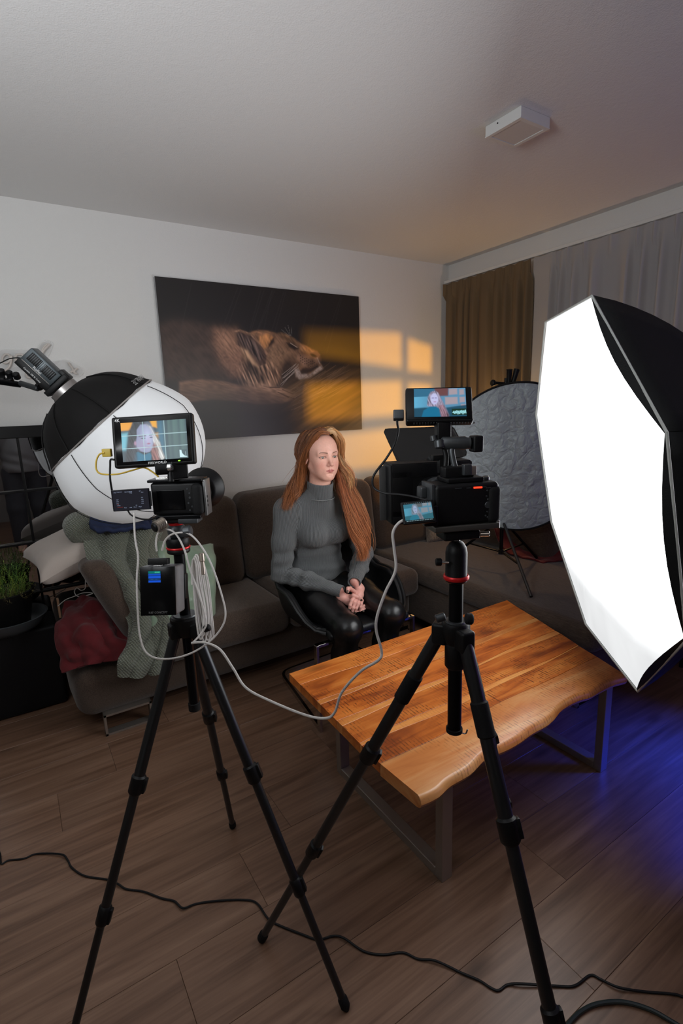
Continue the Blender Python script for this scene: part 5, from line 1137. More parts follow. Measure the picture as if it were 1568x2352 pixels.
cc_(F_, (0.024, 0.044, 0), (0.024, 0.095, 0), 0.030, 'lens', 'black', lc); cc_(F_, (0.026, 0.09, 0.004), (0.026, 0.135, 0.004), 0.040, 'lens_hood', 'black', lc, 40, [(0, 0.032), (0.004, 0.038), (0.028, 0.047), (0.032, 0.050), (0.040, 0.050)])
cb(F_, (-0.035, 0.03, 0.043), (0.016, 0.010, 0.004), 0.002, 'cold_shoe', 'chrome', lc)
M['menu'] = mat('dim_menu_screen', (0.012, 0.012, 0.018), 0.25)
o, fs_, hx, hz = slab([(253,1127),(340,1121),(349,1170),(261,1175)], (1.085, 1.10, 1.11, 1.095), 0.005, 'flip_screen', 'menu', lc, 0.0015)
pm = Paint(130, 80, 1.6, (0.010, 0.010, 0.016)); rg = random.Random(3)
for (x, y, w_) in ((.06,.92,.07),(.17,.93,.12),(.42,.92,.18),(.5,.86,.07),(.76,.93,.05),(.82,.86,.06),(.10,.55,.06),(.10,.45,.06),(.10,.35,.07),(.12,.25,.09),(.80,.60,.05),(.80,.50,.06),(.80,.40,.06),(.80,.30,.07),(.30,.12,.06),(.45,.12,.06),(.58,.13,.09),(.72,.13,.08),(.62,.22,.04)):
    for k in range(int(w_/0.012)): pm.ell((x+k*0.014-w_/2+.02, y+rg.uniform(-.01, .01)), (0.005, 0.018), (0.30, 0.36, 0.50), 0.5, rg.uniform(.4, 1))
pm.ell((.12, .32), (.01, .015), (0.5, 0.05, 0.02), 0.4, 0.9); pm.line((.1, .17), (.25, .17), .01, (0.3, 0.03, 0.02), .7)
screen(pm, fs_, 0, 0, hx*0.93, hz*0.92, lc, 'menu_screen', y=0.0010)
MB().cyl(fs_ @ V((hx, 0.003, hz*0.7)), fs_ @ V((hx, 0.003, -hz*0.7)), 0.003, n=8).build('screen_hinge', 'black', lc, True)
# ---------------------------------------------------------------- battery on the left tripod
ba = thing('battery_pack', 'black and silver battery pack with a blue display on the left tripod', 'battery', pd(364, 1357, 1.15))
o, fb, hx, hz = slab([(315.6,1302),(398.5,1300),(410,1413),(328,1415)], (1.125, 1.125, 1.125, 1.125), 0.062, 'case', mat('ribbed_silver', (0.20, 0.20, 0.21), 0.42, 0.7, bump=0.5, bscale=160, stretch=(1, 1, 14)), ba, 0.005)
plate(fb, 0, 0, hx*0.985, hz*0.985, 0.0025, 'front_plate', mat('gloss_black_front', (0.006, 0.006, 0.007), 0.2), ba, y=0.0005, r=0.001)
pz = Paint(50, 60, 0.9, (0.004, 0.02, 0.06))
for y0, y1, c_ in ((0.78, 0.98, (0.0, 0.16, 0.14)), (0.60, 0.76, (0.005, 0.07, 0.50)), (0.38, 0.57, (0.005, 0.08, 0.60)), (0.04, 0.20, (0.005, 0.08, 0.65))): pz.poly([(0.03, y0), (0.97, y0), (0.97, y1), (0.03, y1)], c_, 0.004)
for k in range(8): pz.ell((0.15+0.1*k, 0.29), (0.03, 0.03), (0.03, 0.15, 0.5), 0.3, 0.8); pz.ell((0.55+0.05*k, 0.88), (0.02, 0.05), (0.1, 0.7, 0.4), 0.3, 0.7)
screen(pz, fb, -0.006, hz-0.0225, 0.0140, 0.0130, ba, 'display', y=0.0035)
text('brand_text', 'K&F CONCEPT', fb @ Matrix.Translation((0.0, -0.0030, -hz*0.86)), 0.0062, mat('dim_print', (0.16, 0.16, 0.16), 0.5), ba)
cb(fb, (-0.004, 0.020, hz+0.009), (0.022, 0.010, 0.007), 0.002, 'plug_block', 'black', ba)
cb(fb, (-0.004, 0.020, hz+0.001), (0.010, 0.008, 0.002), 0.001, 'socket', 'chrome', ba)
cb(fb, (0.030, 0.070, 0.0), (0.012, 0.012, 0.030), 0.004, 'clamp', 'black', ba)

# ---------------------------------------------------------------- right camera rig
rfw = V((0.37, 0.93, 0)).normalized(); rrt = V((0.93, -0.37, 0)).normalized()
ro = pd(1074, 1158, 0.900); G = frame(ro, rrt, (0, 0, 1))
rc = thing('camera', 'black cinema camera on the right tripod, seen from behind with its red tally light on', 'camera', ro)
cb(G, (0, 0.030, 0), (0.060, 0.030, 0.0365), 0.008, 'body', 'black', rc, 3); cb(G, (0.050, 0.035, -0.004), (0.0135, 0.038, 0.034), 0.010, 'grip', 'rubber', rc, 3)
cb(G, (0.018, -0.0008, 0.0285), (0.0035+0.0045, 0.001, 0.0015), 0.0007, 'tally_light', 'glow_red', rc, 1)
for x, z, s_ in ((0.036, 0.022, 1.6), (0.035, 0.012, 1.6), (0.038, 0.006, 1.8), (0.038, -0.004, 6.0), (0.037, -0.016, 1.6), (0.034, -0.023, 1.6), (0.042, -0.022, 1.6), (0.038, -0.026, 1.8)): cc_(G, (x, -0.0008, z), (x, 0.001, z), s_*0.001, 'button', 'dgrey', rc, 16)
for x, z, w_ in ((-0.018, 0.029, .006), (0.001, 0.0285, .004), (0.030, 0.0285, .004), (0.038, 0.0265, .005)): cb(G, (x, -0.0004, z), (w_, 0.0006, 0.0007), 0.0002, 'marking', 'dgrey', rc, 1)
cc_(G, (-0.015, 0.055, 0.0), (-0.015, 0.150, 0.0), 0.033, 'lens', 'black', rc, 32); cc_(G, (-0.015, 0.085, 0), (-0.015, 0.105, 0), 0.037, 'lens_ring', 'dgrey', rc, 32)
cb(G, (-0.062, 0.030, 0.004), (0.003, 0.026, 0.034), 0.001, 'cage_side', 'dgrey', rc); cb(G, (-0.070, 0.040, 0.020), (0.006, 0.012, 0.010), 0.003, 'cage_clamp', 'dgrey', rc)
cb(G, (0.0, 0.034, 0.041), (0.034, 0.026, 0.004), 0.002, 'cage_top', 'black', rc)
for x, y_, r_, h_ in ((0.030, 0.03, .008, .004), (0.047, 0.03, .007, .005), (0.055, 0.045, .005, .004)): cc_(G, (x, y_, 0.036), (x, y_, 0.037+h_), r_, 'dial', 'dgrey', rc, 18)
cb(G, (0.0, 0.032, -0.0425), (0.061, 0.034, 0.0052), 0.002, 'base_plate', mat('worn_grey_plate', (0.10, 0.095, 0.085), 0.4, 0.6), rc); cb(G, (0.062, 0.012, -0.043), (0.004, 0.005, 0.007), 0.001, 'plate_end', 'chrome', rc)
cb(G, (-0.005, 0.030, -0.059), (0.034, 0.022, 0.008), 0.003, 'quick_plate', 'black', rc); cc_(G, (0.030, 0.012, -0.059), (0.046, 0.008, -0.059), 0.005, 'plate_knob', 'chrome', rc, 14)
# top handle
cb(G, (-0.006, 0.034, 0.054), (0.028, 0.012, 0.010), 0.003, 'handle_foot', 'black', rc); cb(G, (0.018, 0.020, 0.056), (0.005, 0.004, 0.008), 0.001, 'audio_socket', 'steel', rc); cb(G, (0.006, 0.020, 0.058), (0.008, 0.006, 0.010), 0.002, 'audio_box', 'dgrey', rc)
MB().tube(smooth_pts([pd(1046, 1080, .92), pd(1040, 1055, .92), pd(1037, 1035, .92), pd(1040, 1020, .92)], 4), 0.0055, 10).build('handle_post', 'dgrey', rc, True)
MB().tube(smooth_pts([pd(1022, 1078, .925), pd(1024, 1050, .925), pd(1020, 1030, .925), pd(1022, 1018, .925)], 4), 0.005, 10).build('handle_post', 'black', rc, True)
MB().lathe(pd(1012, 1018, .92), pd(1082, 1018, .92), [(0, 0.009), (0.003, 0.0115), (0.022, 0.0115), (0.042, 0.0125), (0.047, 0.0105), (0.052, 0.0105)], 20).build('handle', 'dgrey', rc, True)
MB().rbox(pd(1093, 1019, .92), (0.009, 0.012, 0.0145), 0.003, R=G.to_3x3(), n=2).build('microphone_cap', 'black', rc, True)
MB().rod(pd(1008, 1010, .915), pd(1010, 1030, .915), 0.009, 14).build('handle_joint', 'dgrey', rc, True)
MB().rbox(pd(1016, 990, .925), (0.013, 0.010, 0.016), 0.003, R=G.to_3x3(), n=2).build('monitor_bracket', 'black', rc, True); MB().rod(pd(994, 1000, .92), pd(997, 1014, .92), 0.006, 12).build('bracket_knob', 'dgrey', rc, True)
MB().rbox(pd(1018, 973, .925), (0.010, 0.008, 0.006), 0.002, R=G.to_3x3(), n=2).build('bracket_clamp', 'red', rc, True)
MB().tube([pd(1035, 966, .935), pd(1040, 1000, .935)], 0.0015, 6).build('bracket_pin', 'chrome', rc, True); cb(G, (-0.022, 0.055, 0.066), (0.012, 0.006, 0.016), 0.002, 'shoe', 'black', rc); cb(G, (-0.034, 0.055, 0.078), (0.012, 0.006, 0.005), 0.002, 'shoe_top', 'black', rc)
# flip-out screen
o, fs_, hx, hz = slab([(914,1155),(988,1147),(1008,1197),(932,1204)], (0.885, 0.885, 0.87, 0.87), 0.006, 'flip_screen', 'black', rc, 0.002)
screen(portrait('flip', 90, 60, 1.5), fs_, 0, 0, hx*0.86, hz*0.84, rc, 'screen_picture', y=0.0012)
cb(G, (-0.068, 0.0, -0.016), (0.012, 0.004, 0.018), 0.002, 'screen_hinge', 'black', rc)
# matte box: hollow hood in front of the lens, side shade and raised top flag
mb = thing('matte_box', 'black matte box with a raised top flag in front of the right camera lens', 'matte box', G @ V((-0.015, 0.17, 0)))
mc = (-0.014, 0.165, 0.0); W2, H2, dp = 0.082, 0.058, 0.028
for c, h in (((mc[0], mc[1], H2), (W2, dp, 0.003)), ((mc[0], mc[1], -H2), (W2, dp, 0.003)), ((mc[0]-W2, mc[1], 0), (0.003, dp, H2)), ((mc[0]+W2, mc[1], 0), (0.003, dp, H2))): cb(G, c, h, 0.001, 'hood_side', 'black', mb, 1)
for c, h in (((mc[0], mc[1]-dp, 0.046), (W2, 0.002, 0.013)), ((mc[0], mc[1]-dp, -0.046), (W2, 0.002, 0.013)), ((mc[0]-0.062, mc[1]-dp, 0), (0.020, 0.002, 0.045)), ((mc[0]+0.062, mc[1]-dp, 0), (0.020, 0.002, 0.045))): cb(G, c, h, 0.001, 'back_plate', 'black', mb, 1)
cc_(G, (mc[0], mc[1]-dp-0.001, 0), (mc[0], mc[1]-dp+0.001, 0), 0.056, 'bellows_ring', 'black', mb, 28)
cb(G, (mc[0]-W2-0.008, mc[1]+0.01, -0.002), (0.008, 0.002, 0.056), 0.001, 'side_flag', mat('dark_grey_flag', (0.045, 0.045, 0.045), 0.6), mb, 1)
P = [pd(x, y, d) for x, y, d in ((884,985,1.20),(893,984,1.20),(1035,979,1.17),(1043,983,1.17),(1072,1038,1.07),(1071,1045,1.068),(1062,1049,1.065),(922,1062,1.095),(911,1058,1.10),(881,992,1.198))]
N_ = (P[2]-P[0]).cross(P[8]-P[0]).normalized()*0.0018; k = len(P)
MB().add(P+[p+N_ for p in P], [tuple(range(k)), tuple(range(2*k-1, k-1, -1))]+[(i, i+k, (i+1) % k+k, (i+1) % k) for i in range(k)]).build('top_flag', mat('flag_black', (0.022, 0.021, 0.021), 0.6), mb)
MB().rod(pd(985, 1052, 1.06), pd(996, 1062, 1.05), 0.008, 12).build('flag_knob', 'black', mb, True)
# right monitor
rm = thing('field_monitor', 'black field monitor above the right camera showing a wide shot of the seated woman', 'monitor', pd(1008, 928, .93))
o, fr, hx, hz = slab([(928,889.5),(1080.5,888.4),(1090,965),(935,970)], (0.935, 0.925, 0.905, 0.915), 0.020, 'housing', 'black', rm, 0.004)
plate(fr, 0, 0.001, hx*0.97, hz*0.93, 0.0012, 'glass_front', bpy.data.materials['screen_glass'], rm, y=0.0006)
screen(portrait('wide', 190, 106, 1.8), fr, 0.0015, 0.002, hx*0.775, hz*0.82, rm, y=0.0020)
for k in range(9): plate(fr, -hx*0.75+k*0.005, -hz-0.0004, 0.0012, 0.0008, 0.006, 'vent_slot', 'dgrey', rm, y=0.010); plate(fr, hx*0.35+k*0.005, -hz-0.0004, 0.0012, 0.0008, 0.006, 'vent_slot', 'dgrey', rm, y=0.010)
MB().rbox(pd(915, 954, .925), (0.0095, 0.006, 0.009), 0.002, R=fr.to_3x3(), n=2).build('plug', 'dgrey', rm, True)

# ---------------------------------------------------------------- cables
cable('white_cable', 'white braided cable sagging from the left tripod across to the right camera', [pd(440, 1477, 1.10), pd(470, 1476, 1.09), pd(505, 1492, 1.08), pd(535, 1535, 1.07), pd(565, 1580, 1.06), pd(625, 1612, 1.04), pd(700, 1642, 1.0), pd(745, 1650, 0.98), pd(768, 1637, 0.97), pd(785, 1590, 0.96), pd(828, 1542, 0.94), pd(868, 1517, 0.92), pd(876, 1496, 0.92), pd(864, 1450, 0.915), pd(866, 1415, 0.91), pd(885, 1360, 0.905), pd(908, 1310, 0.90), pd(905, 1262, 0.895), pd(902, 1225, 0.89), pd(915, 1202, 0.888), pd(937, 1190, 0.886)], 0.0026, 'wcord')
cable('white_cable', 'white cable looping wide around the left tripod head and battery', [pd(372, 1264, 1.13), pd(380, 1240, 1.12), pd(402, 1225, 1.11), pd(440, 1230, 1.11), pd(480, 1285, 1.11), pd(510, 1370, 1.11), pd(517, 1420, 1.11), pd(495, 1460, 1.11), pd(455, 1492, 1.10), pd(410, 1510, 1.09), pd(365, 1513, 1.09), pd(335, 1498, 1.09), pd(321, 1460, 1.09), pd(316, 1400, 1.09), pd(314, 1330, 1.09), pd(317, 1280, 1.09), pd(310, 1235, 1.09), pd(308, 1178, 1.095)], 0.0021, 'wcord')
cable('white_cable', 'white cable arching from the battery plug into the hanging coil', [pd(360, 1266, 1.13), pd(358, 1245, 1.125), pd(364, 1224, 1.12), pd(384, 1216, 1.11), pd(405, 1228, 1.11), pd(424, 1265, 1.11), pd(437, 1310, 1.11), pd(455, 1360, 1.115), pd(470, 1410, 1.12), pd(473, 1435, 1.12), pd(462, 1455, 1.12), pd(442, 1477, 1.11)], 0.0021, 'wcord')
coil = []
for k in range(7):
    x0, x1 = 441+k*3.2, 452+k*4.2; y0, y1 = 1284-(k % 3)*5, 1462-(k % 2)*10+(k % 3)*3; D = 1.125+0.003*k
    coil += [pd(x0, (y0+y1)/2-30, D), pd(x0-1, y0+20, D), pd(x0+3, y0, D), pd(x0+9, y0+16, D+0.004), pd(x1+2, (y0+y1)/2-30, D+0.004), pd(x1+14-k, y1-60, D+0.004), pd(x1+13, y1-8, D+0.003), pd(x1+8, y1+6, D), pd(x1+2, y1-14, D), pd(x0+6, (y0+y1)/2+10, D)]
cable('coiled_cable', 'bundle of white cable coiled in long loops beside the left tripod column', coil, 0.0021, 'wcord', k=6)
o = MB().rod(pd(462, 1270, 1.12), pd(464, 1290, 1.12), 0.006, 10).add([], []).rod(pd(464, 1286, 1.12), pd(467, 1320, 1.12), 0.0042, 10).build('cable_plug', mat('brassy_plug', (0.42, 0.36, 0.30), 0.35, 0.8), None, True, loc=tuple(pd(465, 1295, 1.12))); tag(o, 'metal cable plug at the top of the white coil', 'plug')
cable('yellow_cable', 'thin yellow video cable between the left monitor and its camera', [pd(240, 1040, 1.10), pd(228, 1044, 1.10), pd(221, 1060, 1.10), pd(222, 1080, 1.10), pd(235, 1089, 1.10), pd(270, 1089, 1.10), pd(305, 1080, 1.11), pd(330, 1074, 1.115), pd(350, 1084, 1.115), pd(364, 1095, 1.115)], 0.0018, 'ycord')
o = MB().rbox(pd(246, 1040, 1.105), (0.0095, 0.005, 0.0085), 0.0015, R=F_.to_3x3(), n=2).build('yellow_plug', mat('yellow_plug', (0.42, 0.30, 0.03), 0.5), None, True, loc=tuple(pd(246, 1040, 1.105))); tag(o, 'yellow video plug in the side of the left monitor', 'plug')
cable('black_cable', 'black power cable running down from the left monitor to the flip-out screen', [pd(262, 1056, 1.10), pd(254, 1056, 1.10), pd(253, 1070, 1.10), pd(253, 1100, 1.10), pd(258, 1132, 1.115)], 0.0022, 'cord')
cable('black_cable', 'short black cable curving under the flip-out screen of the left camera', [pd(292, 1168, 1.12), pd(300, 1182, 1.11), pd(320, 1191, 1.11), pd(345, 1193, 1.115), pd(362, 1188, 1.125)], 0.0018, 'cord')
cable('black_cable', 'black cable hanging in a bow from the right monitor to its camera', [pd(912, 958, .925), pd(912, 972, .925), pd(914, 990, .93), pd(906, 1020, .94), pd(886, 1054, .95), pd(863, 1084, .95), pd(855, 1103, .95), pd(860, 1122, .95), pd(885, 1133, .94), pd(920, 1136, .93), pd(955, 1142, .92), pd(985, 1150, .91)], 0.0021, 'cord')
fc = [(-40,1925),(-12,1940),(0,1962),(3,1984),(20,1976),(55,1972),(85,1961),(140,1962),(155,1975),(165,1993),(195,2012),(245,2020),(270,2030),(290,2042),(330,2048),(370,2063),(400,2070),(420,2086),(450,2076),(500,2069),(560,2067),(590,2075),(615,2110),(640,2125),(690,2145),(730,2158),(765,2150),(790,2155),(835,2185),(880,2193),(925,2188),(960,2203),(1000,2207),(1060,2235),(1100,2252),(1140,2275),(1165,2262),(1200,2260),(1280,2265),(1320,2264),(1355,2240),(1380,2250),(1420,2268),(1480,2278),(1540,2283),(1568,2290),(1660,2330)]
rg = random.Random(9)
cable('floor_cable', 'long thin black cable snaking across the laminate floor', [atz(x, y, 0.0032 + (0.004 if i % 5 == 2 else 0)) for i, (x, y) in enumerate(fc)], 0.0030, 'cord', k=5)
cable('floor_cable', 'thicker black cable curving at the lower right corner of the floor', [atz(x, y, 0.006) for x, y in [(1240,2480),(1275,2400),(1310,2346),(1342,2318),(1380,2304),(1432,2302),(1490,2318),(1540,2345),(1580,2372),(1660,2440)]], 0.0052, mat('dark_green_black_cord', (0.02, 0.03, 0.03), 0.35), k=6)
cable('white_cable', 'thin white cable tangled on the floor between mirror and sofa', [at(212,1284,2.7), at(198,1295,2.68), at(196,1340,2.68), at(195,1352,2.7), at(186,1356,2.75), at(176,1350,2.78), at(171,1360,2.78), at(180,1370,2.74), at(205,1366,2.70), at(212,1362,2.70), at(190,1362,2.76), at(170,1370,2.80), at(150,1378,2.82), at(133,1392,2.84)], 0.0022, 'wcord')
o = MB().rbox(at(135,1396,2.90), (0.005, 0.02, 0.048), 0.001, n=1).build('wooden_slat', mat('bare_pine', (0.42, 0.24, 0.14), 0.6), None, loc=tuple(at(135,1396,2.90))); tag(o, 'short bare pine slat standing between the black box and the sofa', 'slat')

lp = at(1216, 888, 2.40); o = MB().rod((lp.x, lp.y, 0.466), (lp.x, lp.y, lp.z), 0.012, 12).build('tube_lamp', mat('warm_lit_tube', (0.9, 0.8, 0.6), emis=(1.0, 0.72, 0.40), estr=6.0), None, True, loc=(lp.x, lp.y, 0.46)); tag(o, 'warm glowing tube lamp behind the grey reflector, its tip just above the rim', 'lamp')
# ================================================================ person: signed-distance modelling, meshed with surface nets
class SDF:
    def __init__(s, lo, hi, h):
        s.lo = np.array(lo, np.float32); s.h = h; s.n = np.ceil((np.array(hi)-s.lo)/h).astype(int)+1
        ax = [s.lo[k]+h*np.arange(s.n[k], dtype=np.float32) for k in range(3)]
        s.P = np.stack(np.meshgrid(*ax, indexing='ij'), -1); s.F = np.full(tuple(s.n), 1e3, np.float32)
    def sub_box(s, lo, hi):
        i0 = np.clip(((np.array(lo)-s.lo)/s.h).astype(int)-1, 0, s.n); i1 = np.clip(((np.array(hi)-s.lo)/s.h).astype(int)+2, 0, s.n)
        return tuple(slice(a, b) for a, b in zip(i0, i1))
    def union(s, d, k, sl):
        F = s.F[sl]
        if k <= 0: s.F[sl] = np.minimum(F, d); return
        h = np.clip(0.5+0.5*(F-d)/k, 0, 1); s.F[sl] = np.where(F > 100, d, F*(1-h)+d*h - k*h*(1-h))
    def cut(s, d, k, sl):
        F = s.F[sl]; h = np.clip(0.5-0.5*(F+d)/k, 0, 1); s.F[sl] = F*(1-h) - d*h + k*h*(1-h)
    def cap(s, a, b, ra, rb, k=0.02, cut=False, sc=None):
        a = np.array(a, np.float32); b = np.array(b, np.float32); m = max(ra, rb)+0.06 + k
        sl = s.sub_box(np.minimum(a, b)-m, np.maximum(a, b)+m); P = s.P[sl]
        if P.size == 0: return
        ba = b-a; t = np.clip(((P-a)@ba)/max(float(ba@ba), 1e-9), 0, 1); d = np.linalg.norm(P-a-t[..., None]*ba, axis=-1) - (ra*(1-t)+rb*t)
        (s.cut if cut else s.union)(d, k, sl)
    def ell(s, c, r, k=0.02, R=None, cut=False):
        c = np.array(c, np.float32); r = np.array(r, np.float32); m = r.max()+0.06+k; sl = s.sub_box(c-m, c+m); P = s.P[sl]-c
        if P.size == 0: return
        if R is not None: P = P@np.array(R, np.float32)
        k0 = np.linalg.norm(P/r, axis=-1); k1 = np.linalg.norm(P/(r*r), axis=-1)+1e-6; d = k0*(k0-1)/k1
        (s.cut if cut else s.union)(d, k, sl)
    def chain(s, pts, rs, k=0.02):
        for i in range(len(pts)-1): s.cap(pts[i], pts[i+1], rs[i], rs[i+1], k)
    def mesh(s):
        F = s.F; n = F.shape; ins = F < 0
        c = np.zeros(tuple(x-1 for x in n), np.int32)
        for dx in (0, 1):
            for dy in (0, 1):
                for dz in (0, 1): c += ins[dx:n[0]-1+dx, dy:n[1]-1+dy, dz:n[2]-1+dz]
        act = (c > 0) & (c < 8); idx = np.full(act.shape, -1, np.int64); I = np.argwhere(act); idx[act] = np.arange(len(I))
        acc = np.zeros((len(I), 3)); cnt = np.zeros(len(I))
        cor = [(x, y, z) for x in (0, 1) for y in (0, 1) for z in (0, 1)]
        for a in cor:
            for ax in range(3):
                if a[ax]: continue
                b = list(a); b[ax] = 1; fa = F[I[:, 0]+a[0], I[:, 1]+a[1], I[:, 2]+a[2]]; fb = F[I[:, 0]+b[0], I[:, 1]+b[1], I[:, 2]+b[2]]
                m = (fa < 0) != (fb < 0); t = np.where(m, fa/np.where(m, fa-fb, 1), 0); p = np.array(a, float)[None]+np.zeros((len(I), 3)); p[:, ax] += t
                acc[m] += p[m]; cnt[m] += 1
        v = s.lo + s.h*(I + acc/cnt[:, None]); fs = []
        for ax in range(3):
            o1, o2 = [(1, 2), (2, 0), (0, 1)][ax]; sl0 = [slice(None)]*3; sl1 = [slice(None)]*3; sl0[ax] = slice(0, -1); sl1[ax] = slice(1, None)
            A, B = ins[tuple(sl0)], ins[tuple(sl1)]; E = np.argwhere(A != B); ok = (E[:, o1] > 0) & (E[:, o2] > 0) & (E[:, o1] < n[o1]-1) & (E[:, o2] < n[o2]-1); E = E[ok]
            inn = A[E[:, 0], E[:, 1], E[:, 2]]
            def g(d1, d2):
                q = E.copy(); q[:, o1] += d1; q[:, o2] += d2; return idx[q[:, 0], q[:, 1], q[:, 2]]
            f = np.stack([g(-1, -1), g(0, -1), g(0, 0), g(-1, 0)], 1); f[~inn] = f[~inn][:, ::-1]; fs.append(f)
        f = np.concatenate(fs); return v, f[(f >= 0).all(1)]
def relax(v, f, it=2, lam=0.5):
    e = np.concatenate([f[:, [0, 1]], f[:, [1, 2]], f[:, [2, 3]], f[:, [3, 0]]]); e = np.concatenate([e, e[:, ::-1]])
    for _ in range(it):
        acc = np.stack([np.bincount(e[:, 0], v[e[:, 1], k], len(v)) for k in range(3)], 1); c = np.bincount(e[:, 0], minlength=len(v))[:, None]; v = v*(1-lam) + lam*acc/np.maximum(c, 1)
    return v

HC = np.array([1.240, 2.120, 1.220])          # head centre at eye height, face towards -y
YAW = math.radians(-3)
def hp_(x, y, z):                              # head-local (x to her left, y forward, z up) -> world
    c, s_ = math.cos(YAW), math.sin(YAW); X_, Y_ = x, -y
    return (HC[0]+X_*c-Y_*s_, HC[1]+X_*s_+Y_*c, HC[2]+z)
def RL(): return np.array(Matrix.Rotation(YAW, 3, 'Z'))
sh_R, sh_L = (1.085, 2.215, 0.965), (1.420, 2.215, 0.965)
el_R, el_L = (1.035, 2.205, 0.655), (1.500, 2.165, 0.680)
wr_R, wr_L = (1.205, 1.955, 0.600), (1.300, 1.955, 0.628)
wo = thing('person', 'seated woman with long red hair, grey ribbed turtleneck and shiny black trousers, hands clasped', 'person', (1.27, 2.15, 0.45))

# --- skin: head and neck
g = SDF(HC+np.array([-0.115, -0.155, -0.235]), HC+np.array([0.115, 0.14, 0.135]), 0.00185)
def E(c, r, k=0.012, rot=None, cut=False):
    R = RL() if rot is None else RL()@np.array(Matrix.Rotation(rot[0], 3, 'X') @ Matrix.Rotation(rot[1], 3, 'Y') @ Matrix.Rotation(rot[2], 3, 'Z')); g.ell(hp_(*c), r, k, R, cut)
def C(a, b, ra, rb, k=0.01, cut=False): g.cap(hp_(*a), hp_(*b), ra, rb, k, cut)
E((0, -0.020, 0.032), (0.070, 0.090, 0.082), 0.02)       # cranium
E((0, 0.022, 0.030), (0.062, 0.062, 0.066), 0.03)        # forehead
E((0, 0.022, -0.030), (0.057, 0.060, 0.060), 0.03)       # mid face
E((0, 0.022, -0.070), (0.043, 0.050, 0.040), 0.03)       # jaw
for s_ in (-1, 1):
    C((s_*0.052, -0.012, -0.045), (s_*0.018, 0.058, -0.096), 0.014, 0.013, 0.025)   # jaw line
    E((s_*0.037, 0.050, -0.028), (0.020, 0.020, 0.022), 0.025)                       # cheek
    E((s_*0.030, 0.048, -0.055), (0.022, 0.020, 0.026), 0.025)
    C((s_*0.012, 0.078, 0.020), (s_*0.044, 0.062, 0.018), 0.0085, 0.008, 0.016)      # brow ridge
C((0, 0.064, -0.100), (0, 0.067, -0.097), 0.0125, 0.0125, 0.02)                      # chin
E((0, 0.070, -0.064), (0.024, 0.014, 0.020), 0.02)                                   # mouth mound
for s_ in (-1, 1):
    E((s_*0.0315, 0.094, -0.001), (0.0175, 0.016, 0.0115), 0.014, cut=True)          # eye socket
    E((s_*0.0315, 0.0645, -0.001), (0.0150, 0.0145, 0.0130), 0.003)                  # lids
C((0, 0.074, 0.012), (0, 0.098, -0.030), 0.0065, 0.0078, 0.013)                      # nose bridge
E((0, 0.0985, -0.0345), (0.0085, 0.0085, 0.0075), 0.008)                             # tip
for s_ in (-1, 1):
    E((s_*0.0105, 0.0875, -0.0375), (0.0062, 0.0085, 0.0058), 0.006)
    E((s_*0.0055, 0.094, -0.0440), (0.0026, 0.0045, 0.0026), 0.002, cut=True)
C((-0.0018, 0.0855, -0.0505), (-0.0018, 0.0835, -0.0565), 0.0032, 0.0025, 0.006)
# lips
for s_ in (-1, 1):
    C((s_*0.004, 0.0860, -0.0600), (s_*0.0215, 0.0740, -0.0640), 0.0036, 0.0014, 0.004)
    C((0, 0.0850, -0.0688), (s_*0.0190, 0.0740, -0.0655), 0.0046, 0.0016, 0.004)
    C((0, 0.0915, -0.0643), (s_*0.0235, 0.0770, -0.0650), 0.0010, 0.0008, 0.0018, cut=True)
E((0, 0.084, -0.0800), (0.014, 0.006, 0.005), 0.008, cut=True)
for s_ in (-1, 1):          # eye slit between the lids
    E((s_*0.0315, 0.0800, -0.0015), (0.0128, 0.0090, 0.0050), 0.0012, cut=True)
    E((s_*0.0760, -0.012, -0.012), (0.008, 0.017, 0.028), 0.008, rot=(0.15, s_*-0.25, 0)); E((s_*0.0835, -0.008, -0.010), (0.005, 0.009, 0.017), 0.004, rot=(0.15, 0, 0), cut=True)
C((0, -0.018, -0.06), (0.0, -0.034, -0.20), 0.050, 0.054, 0.025)                     # neck
hv, hf = g.mesh(); hv = relax(hv, hf, 2, 0.35)
Lc = (hv-HC)@RL(); lx, ly, lz = Lc[:, 0], -Lc[:, 1], Lc[:, 2]
def bl(m, c, col): return col*(1-m[:, None]) + np.array(c)[None]*m[:, None]
def gz(x, y, z, c, r): return np.exp(-(((x-c[0])/r[0])**2 + ((y-c[1])/r[1])**2 + ((z-c[2])/r[2])**2))
skin = np.array([0.78, 0.43, 0.335]); colr = np.ones((len(hv), 3))*skin
colr *= (0.95+0.10*vnoise(hv*260, 3))[:, None]
front = np.clip((ly-0.02)/0.02, 0, 1)
for s_ in (-1, 1): colr = bl(0.50*gz(lx, ly, lz, (s_*0.040, 0.055, -0.038), (0.024, 0.06, 0.022)), (0.60, 0.20, 0.155), colr)
colr = bl(0.40*gz(lx, ly, lz, (0, 0.10, -0.036), (0.014, 0.03, 0.014)), (0.58, 0.20, 0.15), colr)
m = np.zeros(len(hv))
for s_ in (-1, 1):
    ax_ = np.abs(lx); up_ = -0.0600 - 0.0035*(ax_/0.02)**2 + 0.0030*np.exp(-((ax_-0.005)/0.004)**2); lo_ = -0.0735 + 0.0085*(ax_/0.0215)**2
m = np.clip((up_+0.0022-lz)/0.0012, 0, 1)*np.clip((lz-lo_)/0.0015, 0, 1)*(np.abs(lx) < 0.0225)*(ly > 0.068)
colr = bl(0.85*m, (0.50, 0.135, 0.125), colr)
mline = np.exp(-((lz+0.0646)/0.0011)**2)*(np.abs(lx) < 0.0215)*(ly > 0.068); colr = bl(0.7*mline, (0.16, 0.03, 0.03), colr)
